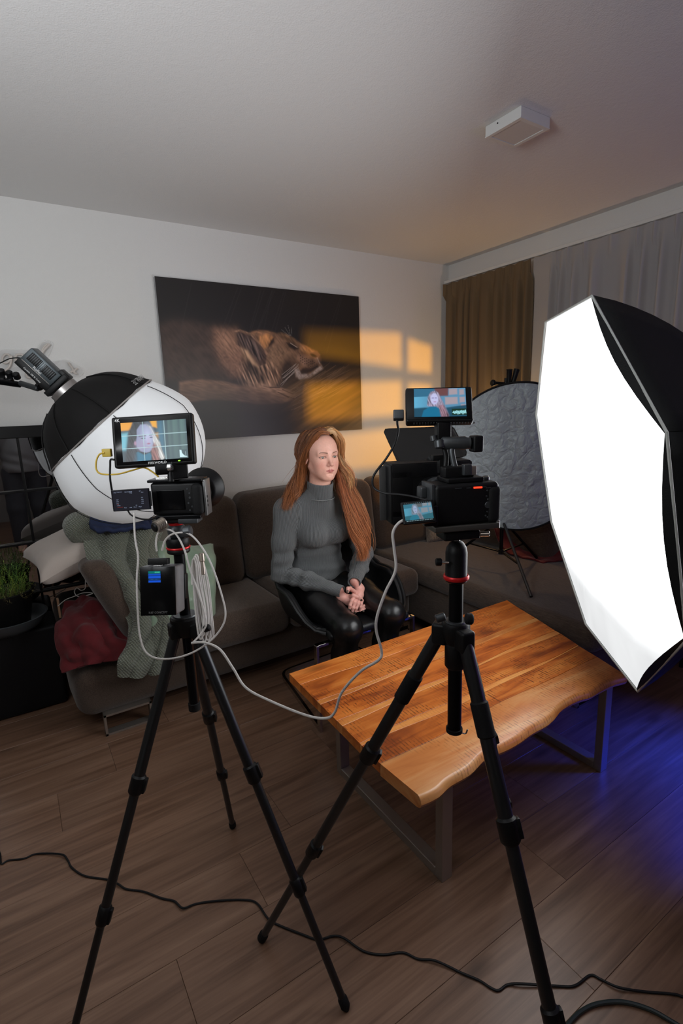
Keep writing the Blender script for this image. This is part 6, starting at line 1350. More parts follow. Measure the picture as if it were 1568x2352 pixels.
for s_ in (-1, 1):
    xx = lx*s_; zb = 0.0170 + 0.0045*np.sin(np.clip((xx-0.012)/0.036, 0, 1)*PI*0.75) - 0.002*(xx > 0.044)
    br = np.exp(-((lz-zb)/(0.0031-0.0013*np.clip((xx-0.015)/0.035, 0, 1)))**2)*np.clip((xx-0.011)/0.003, 0, 1)*np.clip((0.050-xx)/0.004, 0, 1)*(ly > 0.03); colr = bl(0.92*br, (0.10, 0.042, 0.024), colr)
    ez = ((lx-s_*0.0315)/0.0145)**2 + ((lz+0.0012)/0.0066)**2; rim = np.exp(-((ez-0.95)/0.38)**2)*(ly > 0.05); colr = bl(0.88*rim*(0.5+0.5*(lz > -0.001)), (0.06, 0.025, 0.02), colr)
    cre = np.exp(-((lz-0.0085-0.003*np.cos((xx-0.0315)*70))/0.0012)**2)*np.exp(-((xx-0.0315)/0.014)**4)*(ly > 0.05); colr = bl(0.35*cre, (0.30, 0.12, 0.09), colr)
    colr = bl(0.9*gz(lx, ly, lz, (s_*0.0055, 0.094, -0.0440), (0.0026, 0.006, 0.0022)), (0.10, 0.02, 0.02), colr)
def skinmat():
    m, nt, b = new_mat('skin'); a = nd(nt, 'ShaderNodeVertexColor'); a.layer_name = 'Col'; nt.links.new(a.outputs[0], b.inputs['Base Color'])
    b.inputs['Roughness'].default_value = 0.46; b.inputs['Subsurface Weight'].default_value = 0.12; b.inputs['Subsurface Radius'].default_value = (1.0, 0.35, 0.2); b.inputs['Subsurface Scale'].default_value = 0.004
    b.inputs['Specular IOR Level'].default_value = 0.4; return m
M['skin'] = skinmat()

# --- hands (clasped in the lap)
def PX(x, y, Y): return tuple(at(x, y, Y))
gh = SDF((1.15, 1.83, 0.50), (1.40, 2.03, 0.68), 0.0016)
HK = 0.006
def fin(pts, rs, k=0.0035): gh.chain(pts, rs, k)
# right palm (comes from her right cuff, lies underneath, fingers towards picture right)
pR = [PX(783, 1370, 1.945), PX(800, 1378, 1.925), PX(814, 1386, 1.915)]
gh.chain(pR, [0.021, 0.024, 0.021], 0.012)
# left palm from the upper right, lying over
pL = [PX(826, 1352, 1.945), PX(823, 1366, 1.925), PX(819, 1378, 1.905)]
gh.chain(pL, [0.020, 0.023, 0.020], 0.012)
for w_, e_, q_ in ((wr_R, el_R, pR[0]), (wr_L, el_L, pL[0])):
    w_ = np.array(w_); d_ = (w_-np.array(e_)); d_ /= np.linalg.norm(d_); gh.chain([w_-d_*0.05, w_, q_], [0.021, 0.0215, 0.021], 0.012)
# four fingers of the left hand curling over the right one
fin([PX(815,1371,1.895), PX(808,1379,1.880), PX(804,1390,1.876), PX(802,1399,1.880)], [0.0098, 0.0092, 0.0080, 0.0066])
fin([PX(820,1374,1.893), PX(815,1384,1.876), PX(811,1396,1.872), PX(808,1406,1.877)], [0.0098, 0.0092, 0.0080, 0.0066])
fin([PX(826,1377,1.893), PX(822,1387,1.876), PX(818,1397,1.873), PX(815,1406,1.878)], [0.0096, 0.0088, 0.0076, 0.0064])
fin([PX(831,1379,1.900), PX(829,1387,1.886), PX(827,1394,1.882), PX(826,1401,1.886)], [0.0088, 0.0080, 0.0070, 0.0058])
# left thumb tucked at the top
fin([PX(815,1360,1.925), PX(804,1352,1.905), PX(799,1352,1.892), PX(798,1359,1.886)], [0.0105, 0.0100, 0.0092, 0.0075], 0.004)
# right thumb crossing over
fin([PX(803,1372,1.915), PX(811,1368,1.890), PX(820,1371,1.882), PX(828,1377,1.884)], [0.0110, 0.0102, 0.0092, 0.0072], 0.004)
# right fingertips appearing at picture right
fin([PX(822,1396,1.905), PX(829,1401,1.895), PX(836,1400,1.895), PX(840,1396,1.900)], [0.0092, 0.0086, 0.0076, 0.0062])
fin([PX(824,1390,1.910), PX(831,1394,1.902), PX(837,1391,1.902), PX(839,1387,1.906)], [0.0088, 0.0082, 0.0072, 0.0058])
fin([PX(824,1403,1.900), PX(819,1407,1.893), PX(826,1406,1.888), PX(833,1404,1.888)], [0.0088, 0.0084, 0.0078, 0.0064])
gv, gf = gh.mesh(); gv = relax(gv, gf, 2, 0.35)
gc = np.ones((len(gv), 3))*np.array([0.72, 0.36, 0.30])*(0.92+0.16*vnoise(gv*180, 4))[:, None]
# --- core of the body (hidden under the clothes)
gb = SDF((0.98, 1.60, 0.02), (1.58, 2.42, 1.06), 0.014)
gb.chain([(1.255, 2.25, 0.52), (1.252, 2.245, 0.70), (1.25, 2.21, 0.90), (1.24, 2.165, 1.04)], [0.085, 0.070, 0.075, 0.040], 0.03)
for a, b_, c in ((sh_R, el_R, wr_R), (sh_L, el_L, wr_L)): gb.chain([a, b_, c], [0.040, 0.032, 0.022], 0.02)
HIP_R, HIP_L, KN_R, KN_L, AN_R, AN_L = (1.165, 2.22, 0.515), (1.345, 2.22, 0.515), (1.150, 1.800, 0.478), (1.392, 1.800, 0.488), (1.160, 1.915, 0.10), (1.372, 1.905, 0.10)
gb.chain([HIP_R, KN_R, AN_R], [0.062, 0.042, 0.030], 0.03); gb.chain([HIP_L, KN_L, AN_L], [0.062, 0.042, 0.030], 0.03)
bv, bf = gb.mesh(); bc = np.ones((len(bv), 3))*skin
allv = np.concatenate([hv, gv, bv]); allf = np.concatenate([hf, gf+len(hv), bf+len(hv)+len(gv)]); allc = np.concatenate([colr, gc, bc])
np_mesh('body', allv, allf, 'skin', wo, True, col=allc)
# eyes
def eye(s_):
    c = np.array(hp_(s_*0.0315, 0.0655, -0.0012)); gaze = np.array(hp_(s_*0.0315+0.0, 0.0655+1, -0.0012))-c; gaze = gaze/np.linalg.norm(gaze)
    b = MB().sphere((0, 0, 0), 0.0118, 40, 40); vv = np.array(b.v); q = (vv@gaze)/0.0118; a = np.arccos(np.clip(q, -1, 1))
    cl = np.ones((len(vv), 3))*np.array([0.46, 0.42, 0.40]); ir = np.array([0.085, 0.070, 0.045]); cl[a < 0.54] = (0.03, 0.025, 0.02); cl[a < 0.46] = ir; cl[a < 0.22] = (0.004, 0.004, 0.004)
    b.v = [tuple(x+c) for x in vv]; b.c = [tuple(x) for x in cl]
    b.build('eye', M['eye'], wo, True, sharp=None)
M['eye'] = vcol_mat('eye_surface', 0.08, spec=0.8); eye(-1); eye(1)
# nails
M['nail'] = mat('dark_metallic_nail', (0.10, 0.075, 0.06), 0.18, 0.5)
def nail(a, b_, r=0.0052, L_=0.013):
    a, b_ = V(a), V(b_); d = (b_-a).normalized(); toc = (V((0, 0, CAMH))-b_).normalized(); u = (toc - d*toc.dot(d)).normalized(); s_ = d.cross(u); c = b_ + u*0.0048 + d*0.001
    b = MB(); rows = []
    for i in range(7):
        t = i/6; w_ = r*(0.85+0.15*math.sin(t*PI))*(1 if t < 0.7 else math.sqrt(max(0.03, 1-((t-0.7)/0.31)**2)))
        rows.append([c + d*(L_*(t-0.45)) + s_*(w_*q) + u*(0.0018*(1-q*q)) for q in (-1, -.5, 0, .5, 1)])
    b.grid(rows); o = b.build('nail', 'nail', wo, True, sharp=None); m_ = o.modifiers.new('t', 'SOLIDIFY'); m_.thickness = 0.0006
for a, b_ in ((PX(804,1390,1.872), PX(802,1399,1.876)), (PX(811,1396,1.868), PX(808,1406,1.873)), (PX(818,1397,1.869), PX(815,1406,1.874)), (PX(799,1352,1.888), PX(798,1359,1.882)), (PX(820,1371,1.878), PX(828,1377,1.880)), (PX(836,1400,1.891), PX(840,1396,1.896)), (PX(837,1391,1.898), PX(839,1387,1.902)), (PX(826,1406,1.884), PX(833,1404,1.884))): nail(a, b_)

# --- trousers
gt = SDF((1.0, 1.66, 0.04), (1.56, 2.44, 0.68), 0.0085)
gt.ell((1.255, 2.245, 0.535), (0.185, 0.14, 0.105), 0.03)
gt.chain([HIP_R, (1.155, 2.03, 0.515), KN_R], [0.092, 0.083, 0.062], 0.035); gt.chain([HIP_L, (1.375, 2.03, 0.520), KN_L], [0.092, 0.083, 0.062], 0.035)
gt.ell((1.148, 1.790, 0.480), (0.058, 0.060, 0.060), 0.03); gt.ell((1.394, 1.790, 0.490), (0.058, 0.060, 0.060), 0.03)
gt.chain([KN_R, (1.152, 1.835, 0.34), (1.158, 1.89, 0.20), AN_R], [0.058, 0.057, 0.046, 0.040], 0.03); gt.chain([KN_L, (1.385, 1.835, 0.34), (1.376, 1.885, 0.20), AN_L], [0.058, 0.057, 0.046, 0.040], 0.03)
P = gt.P; dl = np.minimum(np.linalg.norm(P-np.array([1.15, 1.86, 0.43]), axis=-1), np.linalg.norm(P-np.array([1.39, 1.86, 0.44]), axis=-1))
gt.F += (0.004*np.sin(P[..., 2]*150+P[..., 0]*40)*np.exp(-(dl/0.06)**2)).astype(np.float32)
tv, tf = gt.mesh(); tv = relax(tv, tf, 3, 0.5)
M['shiny'] = mat('shiny_black_leatherette', (0.010, 0.010, 0.011), 0.30, bump=0.12, bscale=120, spec=0.55)
np_mesh('trousers', tv, tf, 'shiny', wo, True)
for AN, nm in ((AN_R, 0), (AN_L, 1)):
    gs = SDF((AN[0]-0.07, AN[1]-0.26, 0.0), (AN[0]+0.07, AN[1]+0.08, 0.19), 0.006)
    gs.cap((AN[0], AN[1], 0.13), (AN[0], AN[1]+0.01, 0.05), 0.044, 0.042, 0.02); gs.cap((AN[0], AN[1], 0.042), (AN[0], AN[1]-0.16, 0.034), 0.040, 0.030, 0.03); gs.F = np.maximum(gs.F, 0.004-gs.P[..., 2])
    v_, f_ = gs.mesh(); np_mesh('boot', relax(v_, f_, 2), f_, 'leather', wo, True)

# --- sweater
gs = SDF((0.95, 1.88, 0.50), (1.60, 2.40, 1.13), 0.0062)
gs.ell((1.255, 2.245, 0.60), (0.170, 0.120, 0.105), 0.03)
gs.ell((1.253, 2.240, 0.715), (0.136, 0.104, 0.12), 0.06)
gs.ell((1.252, 2.215, 0.870), (0.150, 0.108, 0.14), 0.06)
gs.chain([(1.10, 2.215, 0.955), (1.25, 2.205, 0.985), (1.405, 2.215, 0.955)], [0.060, 0.072, 0.060], 0.06)
for s_ in (-1, 1): gs.ell((1.252+s_*0.066, 2.128, 0.838), (0.068, 0.062, 0.064), 0.035)
gs.chain([(1.250, 2.19, 0.99), (1.244, 2.160, 1.035)], [0.078, 0.064], 0.035)
arms = []
for a, e_, w_ in ((sh_R, el_R, wr_R), (sh_L, el_L, wr_L)):
    a, e_, w_ = np.array(a), np.array(e_), np.array(w_); m1 = (a+e_)/2; m2 = e_*0.5+w_*0.5
    gs.chain([a, m1, e_], [0.062, 0.055, 0.049], 0.03); gs.chain([e_, m2, e_*0.12+w_*0.88, w_], [0.049, 0.043, 0.032, 0.031], 0.022)
    arms.append((a, e_, w_))
P = gs.P
# folds: rings on the sleeves near the elbow, a crease under the bust and at the waist
for a, e_, w_ in arms:
    d = (w_-e_); L_ = np.linalg.norm(d); d /= L_; t = (P-e_)@d; r = np.linalg.norm(P-e_-t[..., None]*d, axis=-1)
    gs.F -= (0.0045*np.sin(t*95+0.6*np.sin(P[..., 0]*30))*np.exp(-((r-0.045)/0.03)**2)*np.clip(1-np.abs(t-0.11)/0.16, 0, 1)).astype(np.float32)
    d = (a-e_); L_ = np.linalg.norm(d); d /= L_; t = (P-e_)@d; r = np.linalg.norm(P-e_-t[..., None]*d, axis=-1)
    gs.F -= (0.004*np.sin(t*80+P[..., 1]*30)*np.exp(-((r-0.05)/0.03)**2)*np.clip(1-np.abs(t-0.04)/0.09, 0, 1)).astype(np.float32)
gs.F -= (0.005*np.exp(-((P[..., 2]-0.735-0.03*(P[..., 0]-1.25))/0.016)**2)*(P[..., 1] < 2.2) - 0.006*np.exp(-((P[..., 2]-0.765)/0.010)**2)*(P[..., 1] < 2.2)).astype(np.float32)
gs.F -= (0.004*np.sin(P[..., 2]*120+P[..., 0]*14)*np.exp(-((P[..., 2]-0.63)/0.05)**2)).astype(np.float32)
gs.F = np.maximum(gs.F, (0.548 + 0.06*np.clip((2.2-P[..., 1])*4, 0, 1) - P[..., 2] - 0.3*np.clip(2.06-P[..., 1], 0, 1)).astype(np.float32)*np.where(np.linalg.norm(P[..., :2]-np.array([1.25, 2.25]), axis=-1) < 0.19, 1, 0) + np.where(np.linalg.norm(P[..., :2]-np.array([1.25, 2.25]), axis=-1) < 0.19, 0, -1).astype(np.float32))
# cut the sleeves open at the cuffs
for (a, e_, w_) in arms:
    d = (w_-e_)/np.linalg.norm(w_-e_); t = (P-w_)@d; near = np.linalg.norm(P-w_, axis=-1) < 0.07; gs.F = np.where(near, np.maximum(gs.F, t-0.012), gs.F).astype(np.float32)
sv, sf_ = gs.mesh(); sv = relax(sv, sf_, 2, 0.5)
def ribcoord(v):
    # coordinate running around the limb, so that the ribs run along it
    a0 = np.arctan2(v[:, 0]-1.252, -(v[:, 1]-2.235))*0.150; best = np.full(len(v), 0.0); out = a0.copy(); dist = np.full(len(v), 1e3)
    # torso distance
    td = np.sqrt(((v[:, 0]-1.252)/0.150)**2+((v[:, 1]-2.23)/0.110)**2)*0.12-0.12+np.maximum(0, v[:, 2]-1.0)*0.2; dist = np.abs(td)*0.9
    for a, e_, w_ in arms:
        for p, q, rr in ((a, e_, 0.055), (e_, w_, 0.042)):
            d = q-p; L_ = np.linalg.norm(d); d = d/L_; t = np.clip((v-p)@d, -0.02, L_); w2 = v-p-t[:, None]*d; r = np.linalg.norm(w2, axis=1)
            u = np.cross(d, [0, 1, 0.001]); u /= np.linalg.norm(u); k_ = np.cross(d, u); an = np.arctan2(w2@k_, w2@u)*rr
            dd = np.abs(r-rr); inside = (np.abs(v[:, 0]-1.252) > 0.128+0.10*np.clip(1.0-v[:, 2], 0, 1)*0 if p is a else t > 0.0); m = (dd < dist) & inside & (r < rr*1.5); out[m] = an[m]; dist[m] = dd[m]
    return out
def ribmat(name, base, pitch=0.0052):
    m, nt, b = new_mat(name); L = nt.links.new; at_ = nd(nt, 'ShaderNodeAttribute'); at_.attribute_name = 'rib'
    mu = nd(nt, 'ShaderNodeMath', operation='MULTIPLY'); mu.inputs[1].default_value = 2*PI/pitch; L(at_.outputs['Fac'], mu.inputs[0])
    sn = nd(nt, 'ShaderNodeMath', operation='SINE'); L(mu.outputs[0], sn.inputs[0]); ma = nd(nt, 'ShaderNodeMapRange'); ma.inputs[1].default_value = -1; ma.inputs[2].default_value = 0.6; L(sn.outputs[0], ma.inputs[0])
    tc = nd(nt, 'ShaderNodeTexCoord'); n = nd(nt, 'ShaderNodeTexNoise', Scale=500.0, Detail=2.0); L(tc.outputs['Object'], n.inputs['Vector'])
    ad = nd(nt, 'ShaderNodeMath', operation='MULTIPLY_ADD'); ad.inputs[1].default_value = 0.35; L(n.outputs[0], ad.inputs[0]); L(ma.outputs[0], ad.inputs[2])
    bp = nd(nt, 'ShaderNodeBump', Strength=1.0, Distance=0.0028); L(ad.outputs[0], bp.inputs['Height']); L(bp.outputs[0], b.inputs['Normal'])
    mx = nd(nt, 'ShaderNodeMix', data_type='RGBA'); mx.inputs['A'].default_value = tuple(x*0.45 for x in base)+(1,); mx.inputs['B'].default_value = (*base, 1); L(ma.outputs[0], mx.inputs['Factor']); L(mx.outputs['Result'], b.inputs['Base Color'])  # groove shade put into the colour: base darkened between the ribs
    b.inputs['Roughness'].default_value = 0.9; b.inputs['Sheen Weight'].default_value = 0.25; b.inputs['Specular IOR Level'].default_value = 0.15; return m
M['ribknit'] = ribmat('grey_rib_knit', (0.165, 0.175, 0.18))
np_mesh('sweater', sv, sf_, 'ribknit', wo, True, attrs={'rib': ribcoord(sv)})
# turtleneck collar, rolled over
n = 72; prof = [(1.010, 0.0665, 0.0), (1.018, 0.0675, 0), (1.035, 0.0655, 0), (1.055, 0.0640, 0), (1.072, 0.0640, 0), (1.086, 0.0645, 0), (1.093, 0.0625, 0), (1.094, 0.0585, 0), (1.088, 0.0560, 0), (1.06, 0.0550, 0)]
rows = []; ribs = []
for z, r, _ in [(0.995, 0.068, 0)]+prof:
    k = (z-1.01)/0.085; c = (1.2455-0.004*k, 2.165-0.022*k)
    for j in range(n):
        a = 2*PI*j/n; fz = -0.012*math.cos(a)*(0.4+0.6*k) ; rows.append((c[0]+r*math.sin(a)*0.98, c[1]-r*math.cos(a)*1.04, z+fz+0.006*(1-k))); ribs.append((a if a < PI else a-2*PI)*0.06)
F = [[i*n+j, i*n+(j+1) % n, (i+1)*n+(j+1) % n, (i+1)*n+j] for i in range(len(prof)) for j in range(n)]
F = [f for f in F if not (f[0] % n == n//2)] + []
np_mesh('turtleneck_collar', rows, F, 'ribknit', wo, True, attrs={'rib': ribs})
MB().tube([(1.2465+0.071*math.sin(2*PI*j/48), 2.163-0.075*math.cos(2*PI*j/48), 1.012-0.012*math.cos(2*PI*j/48)*0.5+0.003) for j in range(48)], 0.0022, 6, closed=True).build('collar_seam', mat('grey_seam', (0.20, 0.21, 0.21), 0.9), wo, True)
# cuffs
for a, e_, w_ in arms:
    d = (w_-e_)/np.linalg.norm(w_-e_); u = np.cross(d, [0, 0, 1]); u /= np.linalg.norm(u); k_ = np.cross(d, u); rows = []; ribs = []
    for t, r in ((-0.050, 0.033), (-0.03, 0.034), (0.0, 0.0335), (0.016, 0.0325), (0.020, 0.030), (0.014, 0.026), (-0.01, 0.025)):
        for j in range(48): an = 2*PI*j/48; rows.append(w_ + d*t + (u*math.cos(an)*1.0+k_*math.sin(an)*0.86)*r); ribs.append((an if an < PI else an-2*PI)*0.036)
    F = [[i*48+j, i*48+(j+1) % 48, (i+1)*48+(j+1) % 48, (i+1)*48+j] for i in range(6) for j in range(48)]
    np_mesh('cuff', np.array(rows), F, 'ribknit', wo, True, attrs={'rib': ribs})

# --- hair: scalp cap plus thousands of strands gathered in locks
def hairmat():
    m, nt, b = new_mat('auburn_hair'); a = nd(nt, 'ShaderNodeVertexColor'); a.layer_name = 'Col'; nt.links.new(a.outputs[0], b.inputs['Base Color'])
    b.inputs['Roughness'].default_value = 0.38; b.inputs['Specular IOR Level'].default_value = 0.45; b.inputs['Sheen Weight'].default_value = 0.0
    return m
M['hair'] = hairmat()
rs = np.random.RandomState(7)
def lock(ctrl, n, spread0, spread1, r=0.00058, curl=0.006, col=(0.30, 0.105, 0.04), tip=None, wav=3.0):
    # ctrl: list of world points; n strands around that line
    out = []
    C_ = np.array([list(p) for p in smooth_pts(ctrl, 3)]); m_ = len(C_); t = np.linspace(0, 1, m_)
    T = np.gradient(C_, axis=0); T /= np.linalg.norm(T, axis=1, keepdims=True)+1e-9; u = np.cross(T, [0.3, 1, 0.2]); u /= np.linalg.norm(u, axis=1, keepdims=True); w_ = np.cross(T, u)
    ph0 = rs.rand()*6
    for i in range(int(n*2.1) if n > 1 else 1):
        a = rs.rand()*2*PI; q = math.sqrt(rs.rand()); tp_ = 1-0.55*np.clip((t-0.7)/0.3, 0, 1)**1.5; sp = ((spread0[0]*(1-t)+spread1[0]*t)*tp_, (spread0[1]*(1-t)+spread1[1]*t)*tp_)
        ph = ph0+rs.rand()*1.6; am = curl*(0.3+t)*(0.5+rs.rand()); fly = (rs.rand() < 0.06)*0.018*rs.randn(3)
        Pn = C_ + u*(q*math.cos(a)*sp[0]+am*np.sin(t*wav*2*PI+ph))[:, None] + w_*(q*math.sin(a)*sp[1]+am*0.7*np.cos(t*wav*2*PI+ph))[:, None] + fly*(t**1.5)[:, None]
        e = 1.0-0.5*rs.rand()**1.6; k = max(3, int(m_*e)); g_ = 0.55+1.35*rs.rand()**1.5; c0 = np.array(col)*g_; c1 = np.array(tip if tip is not None else col)*g_
        out.append((Pn[:k], r*(0.7+0.6*rs.rand()), c0, c1))
    return out
def build_hair(name, strands, parent):
    vs = []; fs = []; cs = []; o = 0
    for Pn, r, c0, c1 in strands:
        k = len(Pn); T = np.gradient(Pn, axis=0); T /= np.linalg.norm(T, axis=1, keepdims=True)+1e-9; u = np.cross(T, [0.2, 0.9, 0.3]); u /= np.linalg.norm(u, axis=1, keepdims=True)+1e-9; w_ = np.cross(T, u)
        rr = (r*np.concatenate([np.ones(max(k-4, 0)), np.linspace(1, 0.15, min(4, k))]))[:, None]
        ring = [Pn+u*rr, Pn+(-0.5*u+0.866*w_)*rr, Pn+(-0.5*u-0.866*w_)*rr]; vs.append(np.stack(ring, 1).reshape(-1, 3)); tt = np.linspace(0, 1, k)[:, None]; cs.append(np.repeat(c0*(1-tt)+c1*tt, 3, 0))
        i = np.arange(k-1)[:, None]*3; q = np.array([[0, 1, 4, 3], [1, 2, 5, 4], [2, 0, 3, 5]]); fs.append((i[:, None]+q[None]).reshape(-1, 4)+o); o += k*3
    return np_mesh(name, np.concatenate(vs), np.concatenate(fs), 'hair', parent, True, col=np.concatenate(cs))
H = hp_
red = (0.36, 0.135, 0.050); dark = (0.19, 0.072, 0.030); gold = (0.56, 0.30, 0.12); pale = (0.66, 0.44, 0.24); cop = (0.40, 0.125, 0.048)
S_ = []; NK = 1.5
part = lambda t: (0.012-0.006*t, 0.066-0.14*t, 0.108+0.075*t-0.100*t*t)       # parting line front -> back
for i in range(15):           # locks sweeping from the parting over both sides of the head
    t = i/14; p0 = part(t)
    for s_ in (-1, 1):
        fx = 0.060 if t < 0.5 else 0.060-0.05*(t-0.5)*2
        yy = p0[1]-0.02*t
        if s_ < 0:   # her right side (picture left): tucked behind the ear, falling behind the shoulder
            pts = [H(*p0), H(-0.034, yy-0.002-0.004*(1-t), 0.114-0.006*t), H(-0.065, yy*0.9-0.018-0.012*(1-t), 0.062), H(-0.081, min(yy*0.75-0.026, 0.004)-0.006, 0.008), H(-0.086, -0.028-0.012*t, -0.045), H(-0.096, -0.045-0.03*t, -0.10), H(-0.118-0.022*rs.rand(), -0.055-0.03*t, -0.17), H(-0.150-0.02*rs.rand(), -0.035-0.02*t, -0.200), H(-0.185-0.03*rs.rand(), -0.010-0.03*t, -0.245-0.02*rs.rand())]
            S_ += lock(pts, 95, (0.007, 0.007), (0.026, 0.022), col=dark if i % 3 else red, tip=red, curl=0.009, wav=1.6)
        else:        # her left side (picture right): swept up, over and down in front of the shoulder
            g_ = gold if t < 0.4 else red
            pts = [H(*p0), H(0.038, yy+0.002, 0.122-0.006*t), H(0.073, yy-0.008+0.01*(1-t), 0.076), H(0.084, yy*0.6-0.004, 0.005), H(0.094, 0.010-0.05*t, -0.055), H(0.108, 0.010-0.045*t, -0.115), H(0.112, 0.022-0.04*t, -0.18), H(0.125+0.02*rs.rand(), 0.052-0.04*t, -0.26), H(0.128+0.03*rs.rand(), 0.085-0.03*t, -0.34), H(0.132+0.03*rs.rand(), 0.10, -0.42-0.03*rs.rand())]
            S_ += lock(pts, 110, (0.007, 0.007), (0.026, 0.018), col=g_, tip=cop, curl=0.0125, wav=1.9)
for k in range(9):            # bright front locks beside the face
    f = k/8; pts = [H(0.004, 0.058-0.02*f, 0.116), H(0.034+0.004*f, 0.074-0.02*f, 0.112+0.010*f), H(0.068+0.006*f, 0.050-0.012*f, 0.062), H(0.078+0.008*f, 0.036, 0.010), H(0.088+0.014*f, 0.032, -0.040), H(0.108+0.020*f, 0.034, -0.085), H(0.112+0.026*f, 0.044, -0.135), H(0.105+0.03*f, 0.055, -0.19), H(0.118+0.02*f, 0.07, -0.26)]
    S_ += lock(pts, 70, (0.005, 0.005), (0.016, 0.014), col=gold if k % 3 else pale, tip=gold if k % 2 else cop, curl=0.008, wav=2.2)
for k in range(12):           # long mass in front of her left shoulder
    f = k/11; pts = [H(0.085+0.02*f, 0.005, -0.05), H(0.080+0.055*f, 0.030, -0.13), H(0.075+0.075*f, 0.062, -0.20), H(0.085+0.080*f, 0.090, -0.28), H(0.100+0.075*f, 0.110, -0.36), H(0.125+0.045*f, 0.120, -0.43), H(0.118+0.045*f, 0.126, -0.475), H(0.112+0.040*f, 0.130, -0.51-0.02*rs.rand())]
    S_ += lock(pts, 100, (0.010, 0.009), (0.018, 0.012), col=red if k % 2 else cop, tip=(0.46, 0.165, 0.065), curl=0.012, wav=1.5)
for k in range(8):            # back of the head falling behind
    f = k/7; pts = [H(0, -0.085, 0.105), H(-0.045+0.09*f, -0.104, 0.05), H(-0.058+0.116*f, -0.110, -0.03), H(-0.070+0.14*f, -0.11, -0.12), H(-0.085+0.17*f, -0.12, -0.22)]
    S_ += lock(pts, 90, (0.02, 0.01), (0.03, 0.015), col=dark, tip=red, curl=0.005)
for k in range(40):           # flyaways
    a = rs.rand(); p = H(-0.08+0.16*a, -0.04+0.08*rs.rand(), 0.10); dx_ = rs.randn()*.02; S_ += lock([p, V(p)+V((dx_*.6, 0.004, 0.012)), V(p)+V((dx_*1.5, 0.008, 0.016)), V(p)+V((dx_*2.4, 0.012, 0.010))], 1, (0, 0), (0, 0), r=0.0004, col=gold, curl=0.001)
hair = build_hair('hair', S_, wo)
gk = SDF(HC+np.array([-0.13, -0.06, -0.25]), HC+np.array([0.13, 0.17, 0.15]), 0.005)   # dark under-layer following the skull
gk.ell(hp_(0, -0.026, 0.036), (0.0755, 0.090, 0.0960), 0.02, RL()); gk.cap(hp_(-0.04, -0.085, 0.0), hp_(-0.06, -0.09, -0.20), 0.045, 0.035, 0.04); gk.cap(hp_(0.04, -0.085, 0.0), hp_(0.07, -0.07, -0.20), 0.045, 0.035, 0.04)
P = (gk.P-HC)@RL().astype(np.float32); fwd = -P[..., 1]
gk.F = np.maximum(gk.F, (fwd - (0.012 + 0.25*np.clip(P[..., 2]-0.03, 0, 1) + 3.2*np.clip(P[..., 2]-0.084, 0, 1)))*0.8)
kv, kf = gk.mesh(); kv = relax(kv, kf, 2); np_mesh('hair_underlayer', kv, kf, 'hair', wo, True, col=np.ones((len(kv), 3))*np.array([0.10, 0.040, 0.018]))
# ================================================================ the photographer, seen only in the mirror
ph = thing('person', 'person in grey sweatshirt and dark trousers holding a camera, reflected in the black mirror', 'person', (0.12, -0.30, 0))
gp = SDF((-0.32, -0.62, 0.0), (0.50, 0.06, 1.78), 0.014)
bx_, by_ = 0.085, -0.28
gp.chain([(bx_, by_, 0.95), (bx_, by_, 1.15), (bx_, by_+0.01, 1.34)], [0.15, 0.145, 0.15], 0.08); gp.cap((bx_-0.15, by_, 1.38), (bx_+0.15, by_, 1.38), 0.065, 0.065, 0.08)
gp.cap((bx_, by_, 1.42), (bx_, by_+0.02, 1.52), 0.06, 0.055, 0.03); gp.ell((bx_, by_+0.02, 1.64), (0.08, 0.10, 0.12), 0.02)
ps = SDF((-0.36, -0.62, 0.80), (0.56, 0.04, 1.50), 0.012)
ps.chain([(bx_, by_, 0.94), (bx_, by_, 1.15), (bx_, by_, 1.34)], [0.185, 0.18, 0.175], 0.08); ps.cap((bx_-0.16, by_, 1.38), (bx_+0.16, by_, 1.38), 0.085, 0.085, 0.08)
hands = []
for s_, hand in ((-1, (0.045, -0.085, 1.415)), (1, (0.135, -0.085, 1.42))):
    el = (bx_+s_*0.27, by_+0.06, 1.12); sh = (bx_+s_*0.19, by_, 1.37); ps.chain([sh, el, tuple(np.array(el)*0.15+np.array(hand)*0.85)], [0.085, 0.070, 0.050], 0.03); gp.chain([sh, el, hand], [0.06, 0.045, 0.032], 0.02)
    d = np.array(hand)
    for k in range(4): gp.chain([tuple(d+[0, 0, 0.015-0.018*k]), tuple(d+[-s_*0.02, 0.035, 0.015-0.018*k]), tuple(d+[-s_*0.05, 0.045, 0.012-0.018*k])], [0.015, 0.012, 0.010], 0.006)
for s_ in (-1, 1): gp.chain([(bx_+s_*0.09, by_, 0.92), (bx_+s_*0.11, by_+0.02, 0.50), (bx_+s_*0.11, by_, 0.10), (bx_+s_*0.12, by_+0.14, 0.05)], [0.095, 0.065, 0.045, 0.04], 0.03)
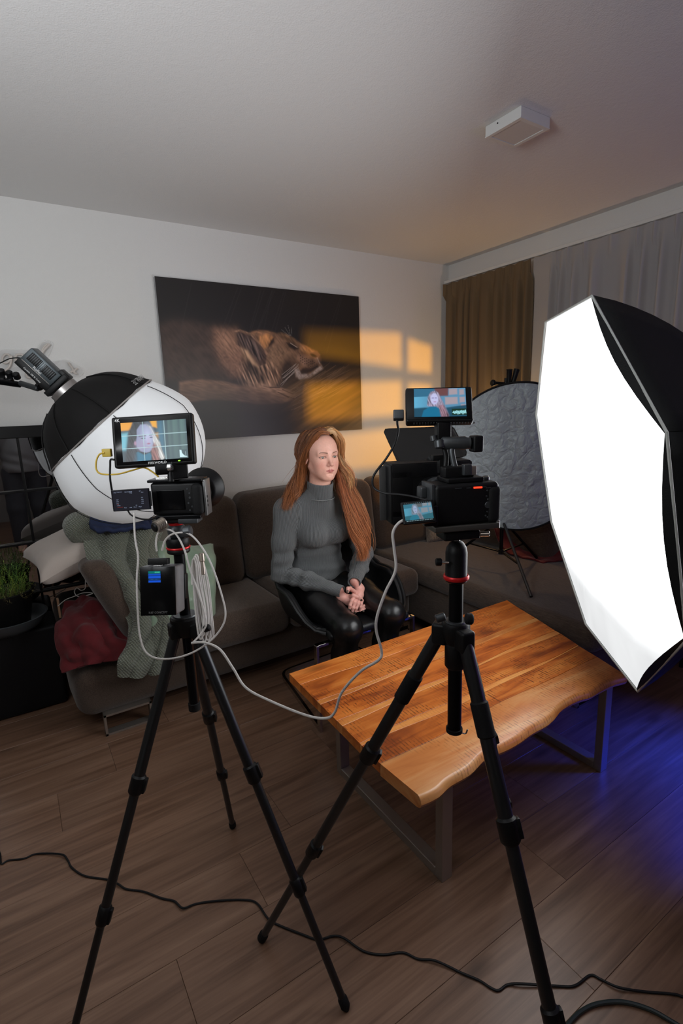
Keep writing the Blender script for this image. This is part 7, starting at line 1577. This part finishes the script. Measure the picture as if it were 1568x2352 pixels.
v_, f_ = gp.mesh(); np_mesh('body', relax(v_, f_, 2), f_, 'skin', ph, True, col=np.ones((len(v_), 3))*np.array([0.50, 0.28, 0.21]))
P = ps.P; ps.F += (0.006*np.sin(P[..., 2]*60+P[..., 0]*25)*np.exp(-((P[..., 2]-0.98)/0.10)**2)).astype(np.float32); ps.F = np.maximum(ps.F, (0.88-P[..., 2]).astype(np.float32))
v_, f_ = ps.mesh(); np_mesh('sweatshirt', relax(v_, f_, 2), f_, mat('grey_sweatshirt', (0.25, 0.24, 0.25), 0.95, bump=0.5, bscale=400), ph, True)
pt = SDF((-0.20, -0.56, 0.02), (0.40, -0.08, 1.02), 0.013)
pt.ell((bx_, by_, 0.90), (0.18, 0.14, 0.13), 0.03)
for s_ in (-1, 1): pt.chain([(bx_+s_*0.09, by_, 0.86), (bx_+s_*0.11, by_+0.02, 0.50), (bx_+s_*0.11, by_, 0.10)], [0.115, 0.090, 0.075], 0.03)
v_, f_ = pt.mesh(); np_mesh('trousers', relax(v_, f_, 2), f_, mat('dark_jeans', (0.05, 0.05, 0.06), 0.9), ph, True)
pc = thing('camera', 'black stills camera held up by the person reflected in the mirror', 'camera', (0.09, -0.06, 1.44))
MB().rbox((0.09, -0.085, 1.45), (0.05, 0.018, 0.036), 0.008, n=2).build('camera_body', 'black', pc, True)
MB().rod((0.0895, -0.07, 1.45), (0.0895, -0.035, 1.45), 0.030, 24).build('lens', 'black', pc, True)
# pale side chair whose back shows at the left of the mirror
wc = thing('side_chair', 'white plastic shell chair seen in the left of the mirror', 'chair', (-0.62, 0.55, 0))
MB().rbox((-0.62, 0.42, 0.72), (0.20, 0.02, 0.19), 0.019, n=4, m=3, bulge=(0, 0.01, 0.02)).build('backrest', 'white', wc, True); MB().rbox((-0.62, 0.62, 0.45), (0.21, 0.21, 0.018), 0.017, n=3, m=3).build('seat', 'white', wc, True)
for sx in (-1, 1):
    for sy in (-1, 1): MB().cyl((-0.62+sx*0.14, 0.62+sy*0.14, 0.44), (-0.62+sx*0.20, 0.62+sy*0.20, 0.0), 0.014, n=10).build('leg', 'chrome', wc, True)
